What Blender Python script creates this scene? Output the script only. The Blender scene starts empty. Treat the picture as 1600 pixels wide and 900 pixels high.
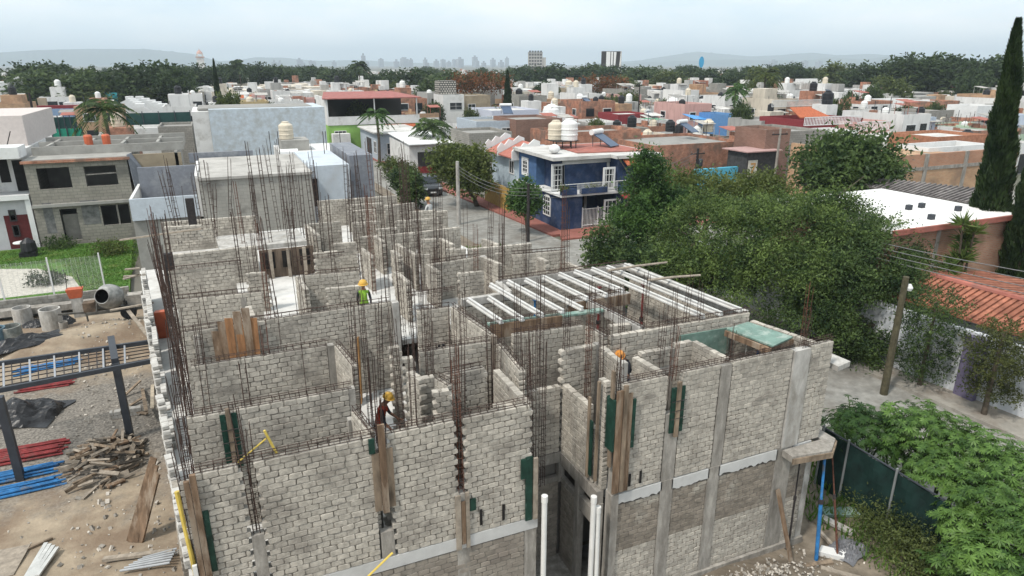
import bpy, math, random
import numpy as np
from mathutils import Vector, Matrix
R = math.radians
rnd = random.Random(11)
rng = np.random.default_rng(5)
S = bpy.context.scene
COL = S.collection

# ---------------------------------------------------------------- camera, sky, sun, exposure
FPX = 1050.0; CAMZ = 11.5; HEAD = R(23.3); PITCH = math.atan(350 / FPX)
cam = bpy.data.cameras.new('camera'); cam.sensor_width = 36; cam.lens = FPX / 1600 * 36
cam.clip_start = 0.1; cam.clip_end = 30000
camo = bpy.data.objects.new('camera', cam); COL.objects.link(camo)
camo.location = (0, 0, CAMZ); camo.rotation_euler = (R(90) - PITCH, 0, -HEAD)
S.camera = camo
SUN_EL = R(56); SUN_AZ = R(-112)      # azimuth clockwise from +Y : behind the camera, to its left
wd = bpy.data.worlds.new('World'); S.world = wd; wd.use_nodes = True
nt = wd.node_tree; bg = nt.nodes['Background']; bg.inputs['Strength'].default_value = 0.118
sky = nt.nodes.new('ShaderNodeTexSky'); sky.sky_type = 'NISHITA'; sky.sun_disc = False
sky.sun_elevation = SUN_EL; sky.sun_rotation = SUN_AZ % (2 * math.pi)
sky.air_density = 1.0; sky.dust_density = 2.5; sky.ozone_density = 1.0
tc = nt.nodes.new('ShaderNodeTexCoord'); mp = nt.nodes.new('ShaderNodeMapping')
mp.inputs['Scale'].default_value = (1.5, 1.5, 4.5)
nz = nt.nodes.new('ShaderNodeTexNoise'); nz.inputs['Scale'].default_value = 1.7
nz.inputs['Detail'].default_value = 8; nz.inputs['Roughness'].default_value = 0.58
rp = nt.nodes.new('ShaderNodeValToRGB')
rp.color_ramp.elements[0].position = 0.36; rp.color_ramp.elements[0].color = (8.0, 9.5, 10.4, 1)
rp.color_ramp.elements[1].position = 0.66; rp.color_ramp.elements[1].color = (11.8, 12.0, 12.0, 1)
mx = nt.nodes.new('ShaderNodeMix'); mx.data_type = 'RGBA'; mx.inputs[0].default_value = 0.88
L = nt.links.new
L(tc.outputs['Generated'], mp.inputs['Vector']); L(mp.outputs['Vector'], nz.inputs['Vector'])
L(nz.outputs['Fac'], rp.inputs['Fac']); L(sky.outputs['Color'], mx.inputs[6])
L(rp.outputs['Color'], mx.inputs[7]); L(mx.outputs[2], bg.inputs['Color'])
sl = bpy.data.lights.new('sun', 'SUN'); sl.energy = 3.1; sl.angle = R(6); sl.color = (1, .95, .87)
so = bpy.data.objects.new('sun', sl); COL.objects.link(so)
sd = Vector((math.sin(SUN_AZ) * math.cos(SUN_EL), math.cos(SUN_AZ) * math.cos(SUN_EL), math.sin(SUN_EL)))
so.rotation_euler = sd.to_track_quat('Z', 'Y').to_euler(); so.location = (0, 0, 60)
S.view_settings.view_transform = 'Standard'; S.view_settings.look = 'None'
S.view_settings.exposure = 0.06; S.view_settings.gamma = 1
S.render.engine = 'CYCLES'
S.cycles.max_bounces = 4; S.cycles.diffuse_bounces = 1; S.cycles.transparent_max_bounces = 8
S.cycles.volume_bounces = 0

# ---------------------------------------------------------------- plan positions read off the survey picture
_c, _s = math.cos(PITCH), math.sin(PITCH)
def ray(px, py):
    a = (px - 800) / FPX; b = -(py - 450) / FPX
    f = _c + b * _s; z = -_s + b * _c
    return (a * math.cos(HEAD) + f * math.sin(HEAD), -a * math.sin(HEAD) + f * math.cos(HEAD), z)
def at(px, py, z=0.0):
    d = ray(px, py); t = (z - CAMZ) / d[2]
    return Vector((d[0] * t, d[1] * t, z))
def atd(px, py, D):
    d = ray(px, py); t = D / math.hypot(d[0], d[1])
    return Vector((d[0] * t, d[1] * t, CAMZ + d[2] * t))
def proj(p):
    a = p[0] * math.cos(HEAD) - p[1] * math.sin(HEAD); f = p[0] * math.sin(HEAD) + p[1] * math.cos(HEAD); z = p[2] - CAMZ
    dep = f * _c - z * _s
    return (800 + FPX * a / dep, 450 - FPX * (f * _s + z * _c) / dep) if dep > .1 else (-9999, -9999)

# ---------------------------------------------------------------- materials
def lin(c):
    if isinstance(c, (int, float)): c = (c, c, c)
    return (*c, 1)
MATS = {}
def mat(name, col, rough=.9, var=.12, scale=4., bump=0., bscale=30., island=0., metal=0., stain=None, stain_scale=.6, spec=.3, thr=(.5, .68), coord='Object', hue=None, vsc=(1,1,1)):
    """procedural paint: noise tone variation, optional per-piece variation, stains with their own shape, fine bump"""
    if name in MATS: return MATS[name]
    m = bpy.data.materials.new(name); m.use_nodes = True; n = m.node_tree; l = n.links.new
    p = n.nodes['Principled BSDF']; p.inputs['Roughness'].default_value = rough; p.inputs['Metallic'].default_value = metal
    p.inputs['Specular IOR Level'].default_value = spec
    t = n.nodes.new('ShaderNodeTexCoord'); mpn = n.nodes.new('ShaderNodeMapping'); mpn.inputs['Scale'].default_value = vsc
    l(t.outputs[coord], mpn.inputs['Vector'])
    no = n.nodes.new('ShaderNodeTexNoise'); no.inputs['Scale'].default_value = scale; no.inputs['Detail'].default_value = 6; no.inputs['Roughness'].default_value = .62
    l(mpn.outputs[0], no.inputs['Vector'])
    r = n.nodes.new('ShaderNodeValToRGB'); c = np.array(lin(col)[:3]); h = np.array(hue if hue else (1, 1, 1))
    r.color_ramp.elements[0].position = .3; r.color_ramp.elements[0].color = (*(c * (1 - var * 1.6)), 1)
    r.color_ramp.elements[1].position = .7; r.color_ramp.elements[1].color = (*np.clip(c * (1 + var) * h, 0, .95), 1)
    l(no.outputs['Fac'], r.inputs['Fac']); out = r.outputs['Color']
    if stain is not None:
        n2 = n.nodes.new('ShaderNodeTexNoise'); n2.inputs['Scale'].default_value = stain_scale; n2.inputs['Detail'].default_value = 9; n2.inputs['Roughness'].default_value = .68
        l(mpn.outputs[0], n2.inputs['Vector'])
        mr = n.nodes.new('ShaderNodeMapRange'); mr.inputs[1].default_value = thr[0]; mr.inputs[2].default_value = thr[1]
        l(n2.outputs['Fac'], mr.inputs[0])
        mm = n.nodes.new('ShaderNodeMix'); mm.data_type = 'RGBA'; l(mr.outputs[0], mm.inputs[0]); l(out, mm.inputs[6]); mm.inputs[7].default_value = lin(stain); out = mm.outputs[2]
    if island:
        g = n.nodes.new('ShaderNodeNewGeometry'); hs = n.nodes.new('ShaderNodeHueSaturation'); mr = n.nodes.new('ShaderNodeMapRange')
        mr.inputs[3].default_value = 1 - island; mr.inputs[4].default_value = 1 + island
        l(g.outputs['Random Per Island'], mr.inputs[0]); l(mr.outputs[0], hs.inputs['Value']); l(out, hs.inputs['Color']); out = hs.outputs['Color']
    l(out, p.inputs['Base Color'])
    if bump:
        n3 = n.nodes.new('ShaderNodeTexNoise'); n3.inputs['Scale'].default_value = bscale; n3.inputs['Detail'].default_value = 4
        l(t.outputs[coord], n3.inputs['Vector'])
        b = n.nodes.new('ShaderNodeBump'); b.inputs['Strength'].default_value = bump; b.inputs['Distance'].default_value = .02
        l(n3.outputs['Fac'], b.inputs['Height']); l(b.outputs[0], p.inputs['Normal'])
    MATS[name] = m; return m
def brickmat(name, c1, c2, mortar, bw=.26, bh=.085, ms=.012, bump=.5, stain=None, thr=(.52, .66), var=.2, ssc=.5):
    """coursed masonry from the wall's own metre coordinates (UV)"""
    if name in MATS: return MATS[name]
    m = bpy.data.materials.new(name); m.use_nodes = True; n = m.node_tree; l = n.links.new
    p = n.nodes['Principled BSDF']; p.inputs['Roughness'].default_value = .93; p.inputs['Specular IOR Level'].default_value = .2
    t = n.nodes.new('ShaderNodeTexCoord'); ns = n.nodes.new('ShaderNodeTexNoise'); ns.inputs['Scale'].default_value = 5
    l(t.outputs['UV'], ns.inputs['Vector'])
    ad = n.nodes.new('ShaderNodeMixRGB'); ad.blend_type = 'LINEAR_LIGHT'; ad.inputs[0].default_value = .02
    l(t.outputs['UV'], ad.inputs[1]); l(ns.outputs['Color'], ad.inputs[2])
    b = n.nodes.new('ShaderNodeTexBrick'); b.inputs['Scale'].default_value = 1; b.inputs['Brick Width'].default_value = bw; b.inputs['Row Height'].default_value = bh
    b.inputs['Mortar Size'].default_value = ms; b.inputs['Mortar Smooth'].default_value = .3; b.inputs['Bias'].default_value = 0
    b.inputs['Color1'].default_value = lin(c1); b.inputs['Color2'].default_value = lin(c2); b.inputs['Mortar'].default_value = lin(mortar)
    l(ad.outputs[0], b.inputs['Vector'])
    n2 = n.nodes.new('ShaderNodeTexNoise'); n2.inputs['Scale'].default_value = ssc; n2.inputs['Detail'].default_value = 8; n2.inputs['Roughness'].default_value = .65
    l(t.outputs['Object'], n2.inputs['Vector'])
    mr = n.nodes.new('ShaderNodeMapRange'); mr.inputs[1].default_value = .3; mr.inputs[2].default_value = .7; mr.inputs[3].default_value = 1 - var; mr.inputs[4].default_value = 1 + var
    l(n2.outputs['Fac'], mr.inputs[0])
    hs = n.nodes.new('ShaderNodeHueSaturation'); l(mr.outputs[0], hs.inputs['Value']); l(b.outputs['Color'], hs.inputs['Color']); out = hs.outputs['Color']
    if stain is not None:
        n4 = n.nodes.new('ShaderNodeTexNoise'); n4.inputs['Scale'].default_value = .9; n4.inputs['Detail'].default_value = 9; l(t.outputs['Object'], n4.inputs['Vector'])
        mq = n.nodes.new('ShaderNodeMapRange'); mq.inputs[1].default_value = thr[0]; mq.inputs[2].default_value = thr[1]; l(n4.outputs['Fac'], mq.inputs[0])
        mm = n.nodes.new('ShaderNodeMix'); mm.data_type = 'RGBA'; l(mq.outputs[0], mm.inputs[0]); l(out, mm.inputs[6]); mm.inputs[7].default_value = lin(stain); out = mm.outputs[2]
    l(out, p.inputs['Base Color'])
    iv = n.nodes.new('ShaderNodeMath'); iv.operation = 'SUBTRACT'; iv.inputs[0].default_value = 1; l(b.outputs['Fac'], iv.inputs[1])
    bu = n.nodes.new('ShaderNodeBump'); bu.inputs['Strength'].default_value = bump; bu.inputs['Distance'].default_value = .02
    l(iv.outputs[0], bu.inputs['Height']); l(bu.outputs[0], p.inputs['Normal'])
    MATS[name] = m; return m
def leafmat(name, c, c2, island=.45, rough=.55):
    if name in MATS: return MATS[name]
    m = bpy.data.materials.new(name); m.use_nodes = True; n = m.node_tree; l = n.links.new
    p = n.nodes['Principled BSDF']; p.inputs['Roughness'].default_value = rough; p.inputs['Specular IOR Level'].default_value = .25
    g = n.nodes.new('ShaderNodeNewGeometry'); r = n.nodes.new('ShaderNodeValToRGB')
    r.color_ramp.elements[0].position = 0; r.color_ramp.elements[0].color = lin(c)
    r.color_ramp.elements[1].position = 1; r.color_ramp.elements[1].color = lin(c2)
    t = n.nodes.new('ShaderNodeTexCoord'); no = n.nodes.new('ShaderNodeTexNoise'); no.inputs['Scale'].default_value = 1.1; no.inputs['Detail'].default_value = 3
    l(t.outputs['Object'], no.inputs['Vector'])
    ma = n.nodes.new('ShaderNodeMath'); ma.operation = 'MULTIPLY_ADD'; ma.inputs[1].default_value = .55
    mb_ = n.nodes.new('ShaderNodeMath'); mb_.operation = 'MULTIPLY_ADD'; mb_.inputs[1].default_value = 2.6; mb_.inputs[2].default_value = -1.1  # clump-sized noise puts foliage highlights and dark gaps into the colour
    l(no.outputs['Fac'], mb_.inputs[0]); l(g.outputs['Random Per Island'], ma.inputs[0]); l(mb_.outputs[0], ma.inputs[2])
    l(ma.outputs[0], r.inputs['Fac']); l(r.outputs['Color'], p.inputs['Base Color'])
    tr = n.nodes.new('ShaderNodeBsdfTranslucent'); l(r.outputs['Color'], tr.inputs['Color'])
    ms = n.nodes.new('ShaderNodeMixShader'); ms.inputs[0].default_value = .36
    o = n.nodes['Material Output']; l(p.outputs[0], ms.inputs[1]); l(tr.outputs[0], ms.inputs[2]); l(ms.outputs[0], o.inputs['Surface'])
    MATS[name] = m; return m

# ---------------------------------------------------------------- mesh builder
_BF = [(0, 3, 2, 1), (4, 5, 6, 7), (0, 1, 5, 4), (2, 3, 7, 6), (3, 0, 4, 7), (1, 2, 6, 5)]
class MB:
    def __init__(s): s.v = []; s.f = []; s.mi = []; s.n = 0; s.uv = []
    def add(s, verts, faces, slot=0, uvs=None):
        verts = np.asarray(verts, float); s.v.append(verts)
        for k, f in enumerate(faces):
            s.f.append(tuple(i + s.n for i in f)); s.mi.append(slot)
            if uvs is not None: s.uv.append(uvs[k])
            else:
                q = verts[list(f[:3])]; nn = np.abs(np.cross(q[1] - q[0], q[2] - q[0])); a = int(np.argmax(nn))
                ii = ((1, 2), (0, 2), (0, 1))[a]
                if a == 2: ii = (0, 1)
                s.uv.append([(verts[i][ii[0]], verts[i][ii[1]]) for i in f])
        s.n += len(verts); return s
    def box(s, x0, y0, z0, x1, y1, z1, slot=0):
        return s.add([(x0, y0, z0), (x1, y0, z0), (x1, y1, z0), (x0, y1, z0), (x0, y0, z1), (x1, y0, z1), (x1, y1, z1), (x0, y1, z1)], _BF, slot)
    def obox(s, M, sx, sy, sz, slot=0):
        """box centred on matrix M; uv follows its own axes"""
        loc = np.array([(-sx, -sy, -sz), (sx, -sy, -sz), (sx, sy, -sz), (-sx, sy, -sz), (-sx, -sy, sz), (sx, -sy, sz), (sx, sy, sz), (-sx, sy, sz)]) * .5
        m = np.array(M); w = loc @ m[:3, :3].T + m[:3, 3]
        uvs = []
        for f, ii in zip(_BF, ((0, 1), (0, 1), (0, 2), (0, 2), (1, 2), (1, 2))):
            uvs.append([(loc[i][ii[0]], loc[i][ii[1]]) for i in f])
        return s.add(w, _BF, slot, uvs)
    def beam(s, p, q, w, h, slot=0, roll=0.):
        p = Vector(p); q = Vector(q); d = q - p; ln = d.length
        rot = d.to_track_quat('X', 'Z').to_matrix().to_4x4() @ Matrix.Rotation(roll, 4, 'X')
        return s.obox(Matrix.Translation((p + q) / 2) @ rot, ln, w, h, slot)
    def tube(s, pts, r, n=6, slot=0, caps=True):
        pts = [Vector(p) for p in pts]; rs = r if isinstance(r, (list, tuple)) else [r] * len(pts)
        V = []; F = []
        for i, p in enumerate(pts):
            d = (pts[min(i + 1, len(pts) - 1)] - pts[max(i - 1, 0)]); d = d.normalized() if d.length > 1e-9 else Vector((0, 0, 1))
            u = d.cross(Vector((0, 0, 1)) if abs(d.z) < .9 else Vector((1, 0, 0))).normalized(); w = d.cross(u)
            for k in range(n):
                a = 2 * math.pi * k / n; V.append(tuple(p + (u * math.cos(a) + w * math.sin(a)) * rs[i]))
        for i in range(len(pts) - 1):
            for k in range(n):
                F.append((i * n + k, i * n + (k + 1) % n, (i + 1) * n + (k + 1) % n, (i + 1) * n + k))
        if caps: F.append(tuple(range(n))); F.append(tuple((len(pts) - 1) * n + k for k in reversed(range(n))))
        return s.add(V, F, slot)
    def lathe(s, prof, c=(0, 0, 0), n=16, slot=0):
        V = []; F = []; m = len(prof)
        for r, z in prof:
            for k in range(n):
                a = 2 * math.pi * k / n; V.append((c[0] + r * math.cos(a), c[1] + r * math.sin(a), c[2] + z))
        for i in range(m - 1):
            for k in range(n): F.append((i * n + k, i * n + (k + 1) % n, (i + 1) * n + (k + 1) % n, (i + 1) * n + k))
        F.append(tuple(reversed(range(n)))); F.append(tuple((m - 1) * n + k for k in range(n)))
        return s.add(V, F, slot)
    def prism(s, poly, z0, z1, slot=0):
        n = len(poly); V = [(x, y, z0) for x, y in poly] + [(x, y, z1) for x, y in poly]
        F = [tuple(reversed(range(n))), tuple(range(n, 2 * n))] + [(k, (k + 1) % n, (k + 1) % n + n, k + n) for k in range(n)]
        return s.add(V, F, slot)
    def extr(s, poly3, vec, slot=0):
        """planar polygon given in 3-D, extruded by vec"""
        n = len(poly3); A = [Vector(p) for p in poly3]; B = [p + Vector(vec) for p in A]
        F = [tuple(reversed(range(n))), tuple(range(n, 2 * n))] + [(k, (k + 1) % n, (k + 1) % n + n, k + n) for k in range(n)]
        return s.add([tuple(p) for p in A + B], F, slot)
    def build(s, name, m, parent=None, smooth=False, loc=None):
        me = bpy.data.meshes.new(name)
        V = np.concatenate(s.v) if s.v else np.zeros((0, 3))
        me.from_pydata(V.tolist(), [], s.f)
        ms = m if isinstance(m, (list, tuple)) else [m]
        for x in ms: me.materials.append(x)
        if len(ms) > 1: me.polygons.foreach_set('material_index', s.mi)
        uvl = me.uv_layers.new(name='UVMap'); flat = np.array([c for f in s.uv for p in f for c in p], np.float32)
        uvl.data.foreach_set('uv', flat)
        if smooth: me.polygons.foreach_set('use_smooth', [True] * len(me.polygons))
        me.update()
        o = bpy.data.objects.new(name, me); COL.objects.link(o)
        if parent is not None: o.parent = parent
        if loc is not None: o.location = loc
        return o
def quads_obj(name, V, m, parent=None, k=4):
    """many loose k-gons from an (n*k,3) array, fast"""
    n = len(V) // k; me = bpy.data.meshes.new(name)
    me.vertices.add(n * k); me.vertices.foreach_set('co', np.asarray(V, np.float32).ravel())
    me.loops.add(n * k); me.loops.foreach_set('vertex_index', np.arange(n * k, dtype=np.int32))
    me.polygons.add(n); me.polygons.foreach_set('loop_start', np.arange(0, n * k, k, dtype=np.int32)); me.polygons.foreach_set('loop_total', np.full(n, k, np.int32))
    me.materials.append(m); me.update(calc_edges=True); me.validate()
    o = bpy.data.objects.new(name, me); COL.objects.link(o)
    if parent is not None: o.parent = parent
    return o
def tag(o, label=None, cat=None, group=None, kind=None):
    if label: o['label'] = label
    if cat: o['category'] = cat
    if group: o['group'] = group
    if kind: o['kind'] = kind
    return o
def thing(name, label, cat, loc=(0, 0, 0), group=None, rz=0.):
    o = bpy.data.objects.new(name, None); COL.objects.link(o); o.location = loc; o.rotation_euler = (0, 0, rz)
    o.empty_display_size = .3
    return tag(o, label, cat, group)
def copy_tree(o, parent=None):
    c = o.copy(); COL.objects.link(c)
    if parent is not None: c.parent = parent
    for ch in list(o.children): copy_tree(ch, c)
    return c
def part(mb, name, m, root, **k):
    """part whose coordinates were given in world space, under a root that may sit elsewhere (no rotation)"""
    o = mb.build(name, m, root, **k)
    if root is not None: o.location = -_wloc(root)
    return o
def _wloc(o):
    v = Vector((0, 0, 0))
    while o is not None: v = v + o.location; o = o.parent
    return v
def nth(i):
    w = 'first second third fourth fifth sixth seventh eighth ninth tenth eleventh twelfth thirteenth fourteenth fifteenth sixteenth seventeenth eighteenth nineteenth twentieth'.split()
    if i < 20: return w[i]
    t = ['', '', 'twenty', 'thirty', 'forty', 'fifty', 'sixty', 'seventy', 'eighty', 'ninety']; k = i + 1
    return (t[k // 10] + '-' + w[k % 10 - 1]) if k % 10 else t[k // 10][:-1] + 'ieth'
PEND = []      # (object, look) : labels finished at the end, counted from the left among things that look the same
def pend(o, look, cat, group=None): PEND.append((o, look)); tag(o, look, cat, group)

# ---------------------------------------------------------------- shared materials
mBlock = mat('cream_block', (.475, .434, .374), var=.2, scale=9, bump=.7, bscale=55, island=.13, stain=(.245, .22, .19), stain_scale=1.4, thr=(.47, .68))
mMortar = mat('grey_mortar', (.215, .192, .162), var=.25, scale=12, bump=.5, stain=(.38, .345, .295), stain_scale=1.5, thr=(.47, .62))
mMortarL = mat('pale_mortar', (.33, .305, .265), var=.25, scale=12, bump=.5)
mBlockD = mat('dirty_block', (.31, .275, .23), var=.16, scale=7, bump=.6, bscale=55, island=.14, stain=(.22, .19, .16), stain_scale=1.1, thr=(.46, .64))
mConc = mat('concrete', (.35, .325, .29), var=.22, scale=5, bump=.4, bscale=25, stain=(.19, .172, .15), stain_scale=2.6, thr=(.42, .66), vsc=(1.6, 1.6, .45))
mConcL = mat('pale_concrete', (.46, .44, .41), var=.18, scale=4, bump=.3, stain=(.27, .25, .22), stain_scale=2.4, thr=(.44, .66), vsc=(1.3, 1.3, .6))
mBand = mat('white_cement_band', (.52, .515, .50), var=.07, scale=3, bump=.15, stain=(.44, .43, .41), stain_scale=2.2, thr=(.56, .7))
mRust = mat('rusty_steel', (.062, .038, .03), rough=.8, var=.4, scale=14)
mRustR = mat('red_rust_steel', (.12, .05, .032), rough=.85, var=.4, scale=14)
mDarkSt = mat('dark_steel', (.035, .03, .03), rough=.7, var=.3, scale=14)
mWood = mat('weathered_board', (.23, .175, .125), var=.4, scale=5, island=.25, vsc=(1, 1, .25), bump=.2)
mWoodG = mat('grey_board', (.30, .255, .205), var=.25, scale=6, island=.3, bump=.2)
mWoodB = mat('brown_board', (.19, .125, .08), var=.4, scale=6, island=.3, vsc=(1, 1, .2), bump=.3, stain=(.26, .21, .16), stain_scale=3, thr=(.5, .62))
mGreenF = mat('dark_green_panel', (.012, .045, .032), rough=.5, var=.3, scale=6, stain=(.05, .10, .085), stain_scale=7, thr=(.6, .66))
mGreenL = mat('pale_green_panel', (.16, .25, .21), rough=.6, var=.2, scale=4, stain=(.36, .42, .37), stain_scale=3)
mWhite = mat('white_paint', (.66, .65, .63), var=.07, scale=1.2, stain=(.42, .40, .37), stain_scale=.8, thr=(.52, .72))
mWhiteC = mat('clean_white_paint', (.70, .70, .69), var=.06, scale=1.5, stain=(.52, .51, .49), stain_scale=1.1, thr=(.58, .74))
mGlass = mat('dark_glass', (.02, .024, .028), rough=.12, var=.2, spec=.5)
mDark = mat('dark_interior', (.018, .016, .015), var=.3)
mBlack = mat('black_plastic', (.016, .017, .02), rough=.45, var=.2)
mBlackT = mat('black_tarp', (.022, .022, .024), rough=.35, var=.3, bump=.6, bscale=9)
mBlue = mat('blue_painted_steel', (.03, .16, .38), rough=.5, var=.3, scale=5, stain=(.12, .14, .17), stain_scale=3, thr=(.56, .66))
mRed = mat('red_painted_steel', (.24, .035, .035), rough=.55, var=.3, scale=5, stain=(.14, .07, .06), stain_scale=3, thr=(.56, .66))
mPVC = mat('white_pvc', (.70, .69, .66), rough=.4, var=.05)
mGreySt = mat('grey_painted_steel', (.045, .05, .06), rough=.5, var=.12)
mBark = mat('bark', (.10, .08, .06), var=.3, scale=8, bump=.5)
mYellow = mat('yellow_painted_steel', (.62, .46, .10), rough=.5, var=.15)
mOrange = mat('orange_plastic', (.50, .12, .055), rough=.5, var=.12)
# ================================================================ terrain and streets
def grid_sheet(name, x0, x1, y0, y1, step, zf, m, label=None):
    nx = int((x1 - x0) / step) + 1; ny = int((y1 - y0) / step) + 1
    X, Y = np.meshgrid(np.linspace(x0, x1, nx), np.linspace(y0, y1, ny)); Z = zf(X, Y)
    V = np.stack([X, Y, Z], -1).reshape(-1, 3); F = []
    for j in range(ny - 1):
        for i in range(nx - 1): F.append((j * nx + i, j * nx + i + 1, (j + 1) * nx + i + 1, (j + 1) * nx + i))
    me = bpy.data.meshes.new(name); me.from_pydata(V.tolist(), [], F); me.materials.append(m)
    me.polygons.foreach_set('use_smooth', [True] * len(F)); me.update()
    o = bpy.data.objects.new(name, me); COL.objects.link(o); return tag(o, kind='structure')
def vnoise(X, Y, f, seed):
    r = np.random.default_rng(seed); out = np.zeros_like(X)
    for k in range(7):
        a = r.uniform(0, 2 * np.pi); ph = r.uniform(0, 6.28); ff = f * r.uniform(.6, 2.2)
        out += np.sin((X * np.cos(a) + Y * np.sin(a)) * ff + ph + 1.3 * np.sin((X * np.sin(a) - Y * np.cos(a)) * ff * .7 + ph * 2)) / (1 + k * .25)
    return out / 4
mGround = mat('city_earth', (.16, .15, .125), var=.3, scale=.05, stain=(.09, .10, .06), stain_scale=.03)
mDirt = mat('bare_dirt', (.20, .165, .125), var=.28, scale=2.2, bump=.9, bscale=14, stain=(.13, .105, .08), stain_scale=.8)
mSand = mat('sandy_yard', (.325, .262, .19), var=.2, scale=1.6, bump=1., bscale=10, stain=(.20, .145, .10), stain_scale=.33, thr=(.46, .6))
mSandH = mat('sand_heap', (.40, .31, .21), var=.22, scale=4, bump=1., bscale=16)
mGravel = mat('grey_gravel', (.22, .205, .185), var=.4, scale=16, bump=1., bscale=40, stain=(.30, .26, .2), stain_scale=1.2)
mStreet = mat('worn_concrete_street', (.27, .262, .24), var=.2, scale=2.5, stain=(.165, .15, .13), stain_scale=.5, bump=.3, bscale=12, thr=(.47, .68))
mWalk = mat('pavement_concrete', (.31, .29, .255), var=.16, scale=2, stain=(.2, .17, .14), stain_scale=.9, bump=.2)
mRedWalk = mat('red_pavement', (.30, .115, .09), var=.18, scale=2, stain=(.22, .10, .08), stain_scale=1)
mGrass = mat('lawn_green', (.075, .17, .025), var=.35, scale=6, bump=.8, bscale=40, stain=(.13, .16, .04), stain_scale=1.)
G = MB(); G.add([(-9000, -600, -.03), (9000, -600, -.03), (9000, 9000, -.03), (-9000, 9000, -.03)], [(0, 1, 2, 3)])
tag(G.build('ground', mGround), kind='structure')
def yardz(X, Y):
    z = .10 + .06 * vnoise(X, Y, 1.1, 3) + .025 * vnoise(X, Y, 4, 4)
    for cx, cy, r, h in ((-6.4, 31.5, 2.2, .5), (-8.6, 30.3, 2.0, .45), (-4.6, 32.2, 1.5, .35), (-2.9, 15.2, 1.2, .2)):
        z += h * np.exp(-((X - cx) ** 2 + (Y - cy) ** 2) / r ** 2) * (1 + .15 * vnoise(X, Y, 3, 8))
    return np.maximum(z, -.02)
def _zone(m, y0, y1, col):
    n = m.node_tree; l = n.links.new; p = n.nodes['Principled BSDF']; src = p.inputs['Base Color'].links[0].from_socket
    g = n.nodes.new('ShaderNodeTexCoord'); sx = n.nodes.new('ShaderNodeSeparateXYZ'); l(g.outputs['Object'], sx.inputs[0]); no = n.nodes.new('ShaderNodeTexNoise'); no.inputs['Scale'].default_value = .55; no.inputs['Detail'].default_value = 10; no.inputs['Roughness'].default_value = .7; l(g.outputs['Object'], no.inputs['Vector'])
    ad = n.nodes.new('ShaderNodeMath'); ad.operation = 'MULTIPLY_ADD'; ad.inputs[1].default_value = 12; l(no.outputs['Fac'], ad.inputs[0]); l(sx.outputs['Y'], ad.inputs[2])
    r = n.nodes.new('ShaderNodeValToRGB'); cr = r.color_ramp; mr = n.nodes.new('ShaderNodeMapRange'); mr.inputs[1].default_value = y0 + 6; mr.inputs[2].default_value = y1 + 6; l(ad.outputs[0], mr.inputs[0]); l(mr.outputs[0], r.inputs['Fac'])
    cr.elements[0].color = (0, 0, 0, 1); cr.elements[1].color = (0, 0, 0, 1); e = cr.elements.new(.25); e.color = (1, 1, 1, 1); e = cr.elements.new(.75); e.color = (1, 1, 1, 1)
    n2 = n.nodes.new('ShaderNodeTexNoise'); n2.inputs['Scale'].default_value = 14; n2.inputs['Detail'].default_value = 6; l(g.outputs['Object'], n2.inputs['Vector']); r2 = n.nodes.new('ShaderNodeValToRGB'); r2.color_ramp.elements[0].position = .35; r2.color_ramp.elements[0].color = lin(tuple(v * .55 for v in col)); r2.color_ramp.elements[1].position = .68; r2.color_ramp.elements[1].color = lin(tuple(v * 1.4 for v in col)); l(n2.outputs['Fac'], r2.inputs['Fac'])
    mm = n.nodes.new('ShaderNodeMix'); mm.data_type = 'RGBA'; l(r.outputs['Color'], mm.inputs[0]); l(src, mm.inputs[6]); l(r2.outputs['Color'], mm.inputs[7]); l(mm.outputs[2], p.inputs['Base Color'])
_zone(mSand, 18.5, 29, (.20, .18, .155))
yard = grid_sheet('yard', -22, 3, 2, 36.6, .16, yardz, mSand)
dirt = grid_sheet('dirt_strip', 3, 16.2, -2, 41, .2, lambda X, Y: .05 + .05 * vnoise(X, Y, 1.3, 9) + .02 * vnoise(X, Y, 5, 2) + .5 * np.exp(-((X - 10.0) ** 2 / 2.2 + (Y - 9.0) ** 2 / .5)), mDirt)
STL = [(-8, 17.0), (5, 16.6), (15, 16.2), (30, 15.7), (41, 15.0), (54, 14.6), (71, 14.1), (98, 13.6)]
STR = [(-8, 23.2), (5, 22.8), (15, 22.2), (30, 21.4), (41, 20.7), (54, 19.7), (71, 18.3), (98, 17.3)]
WLL = [(-8, 25.4), (5, 24.6), (15, 23.45), (30, 22.7), (41, 21.9), (54, 20.95), (71, 19.35), (98, 18.6)]
def strip(name, A, B, z0, z1, m, kind='structure'):
    mb = MB()
    for (ya, xa), (yb, xb), (_, xc), (_, xd) in zip(A[:-1], A[1:], B[:-1], B[1:]):
        mb.prism([(xa, ya), (xc, ya), (xd, yb), (xb, yb)], z0, z1)
    return tag(mb.build(name, m), kind=kind)
strip('road', STL, STR, -.02, .03, mStreet)
mb = MB()
mb.prism([(20.75, 33.5), (90, 33.5), (90, 39.6), (20.75, 39.6)], -.02, .034); tag(mb.build('side_road', mStreet), kind='structure')
strip('pavement', STR[:4], [(y, x + 1.3) for y, x in WLL[:4]], -.02, .15, mWalk)
strip('pavement', STR[4:], [(y, x + .5) for y, x in WLL[4:]], -.02, .15, mRedWalk)
mb = MB(); mb.prism([(20.75, 39.6), (60, 39.6), (60, 42.5), (21.95, 42.5)], -.02, .145); tag(mb.build('pavement', mRedWalk), kind='structure')
strip('verge', [(y, x - 1.1) for y, x in STL], STL, -.02, .10, mDirt)
mb = MB(); mb.prism([(-22, 37.0), (-5.1, 37.0), (-6.1, 50.9), (-22, 50.9)], -.02, .22); tag(mb.build('lawn', mGrass), kind='structure')
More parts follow.
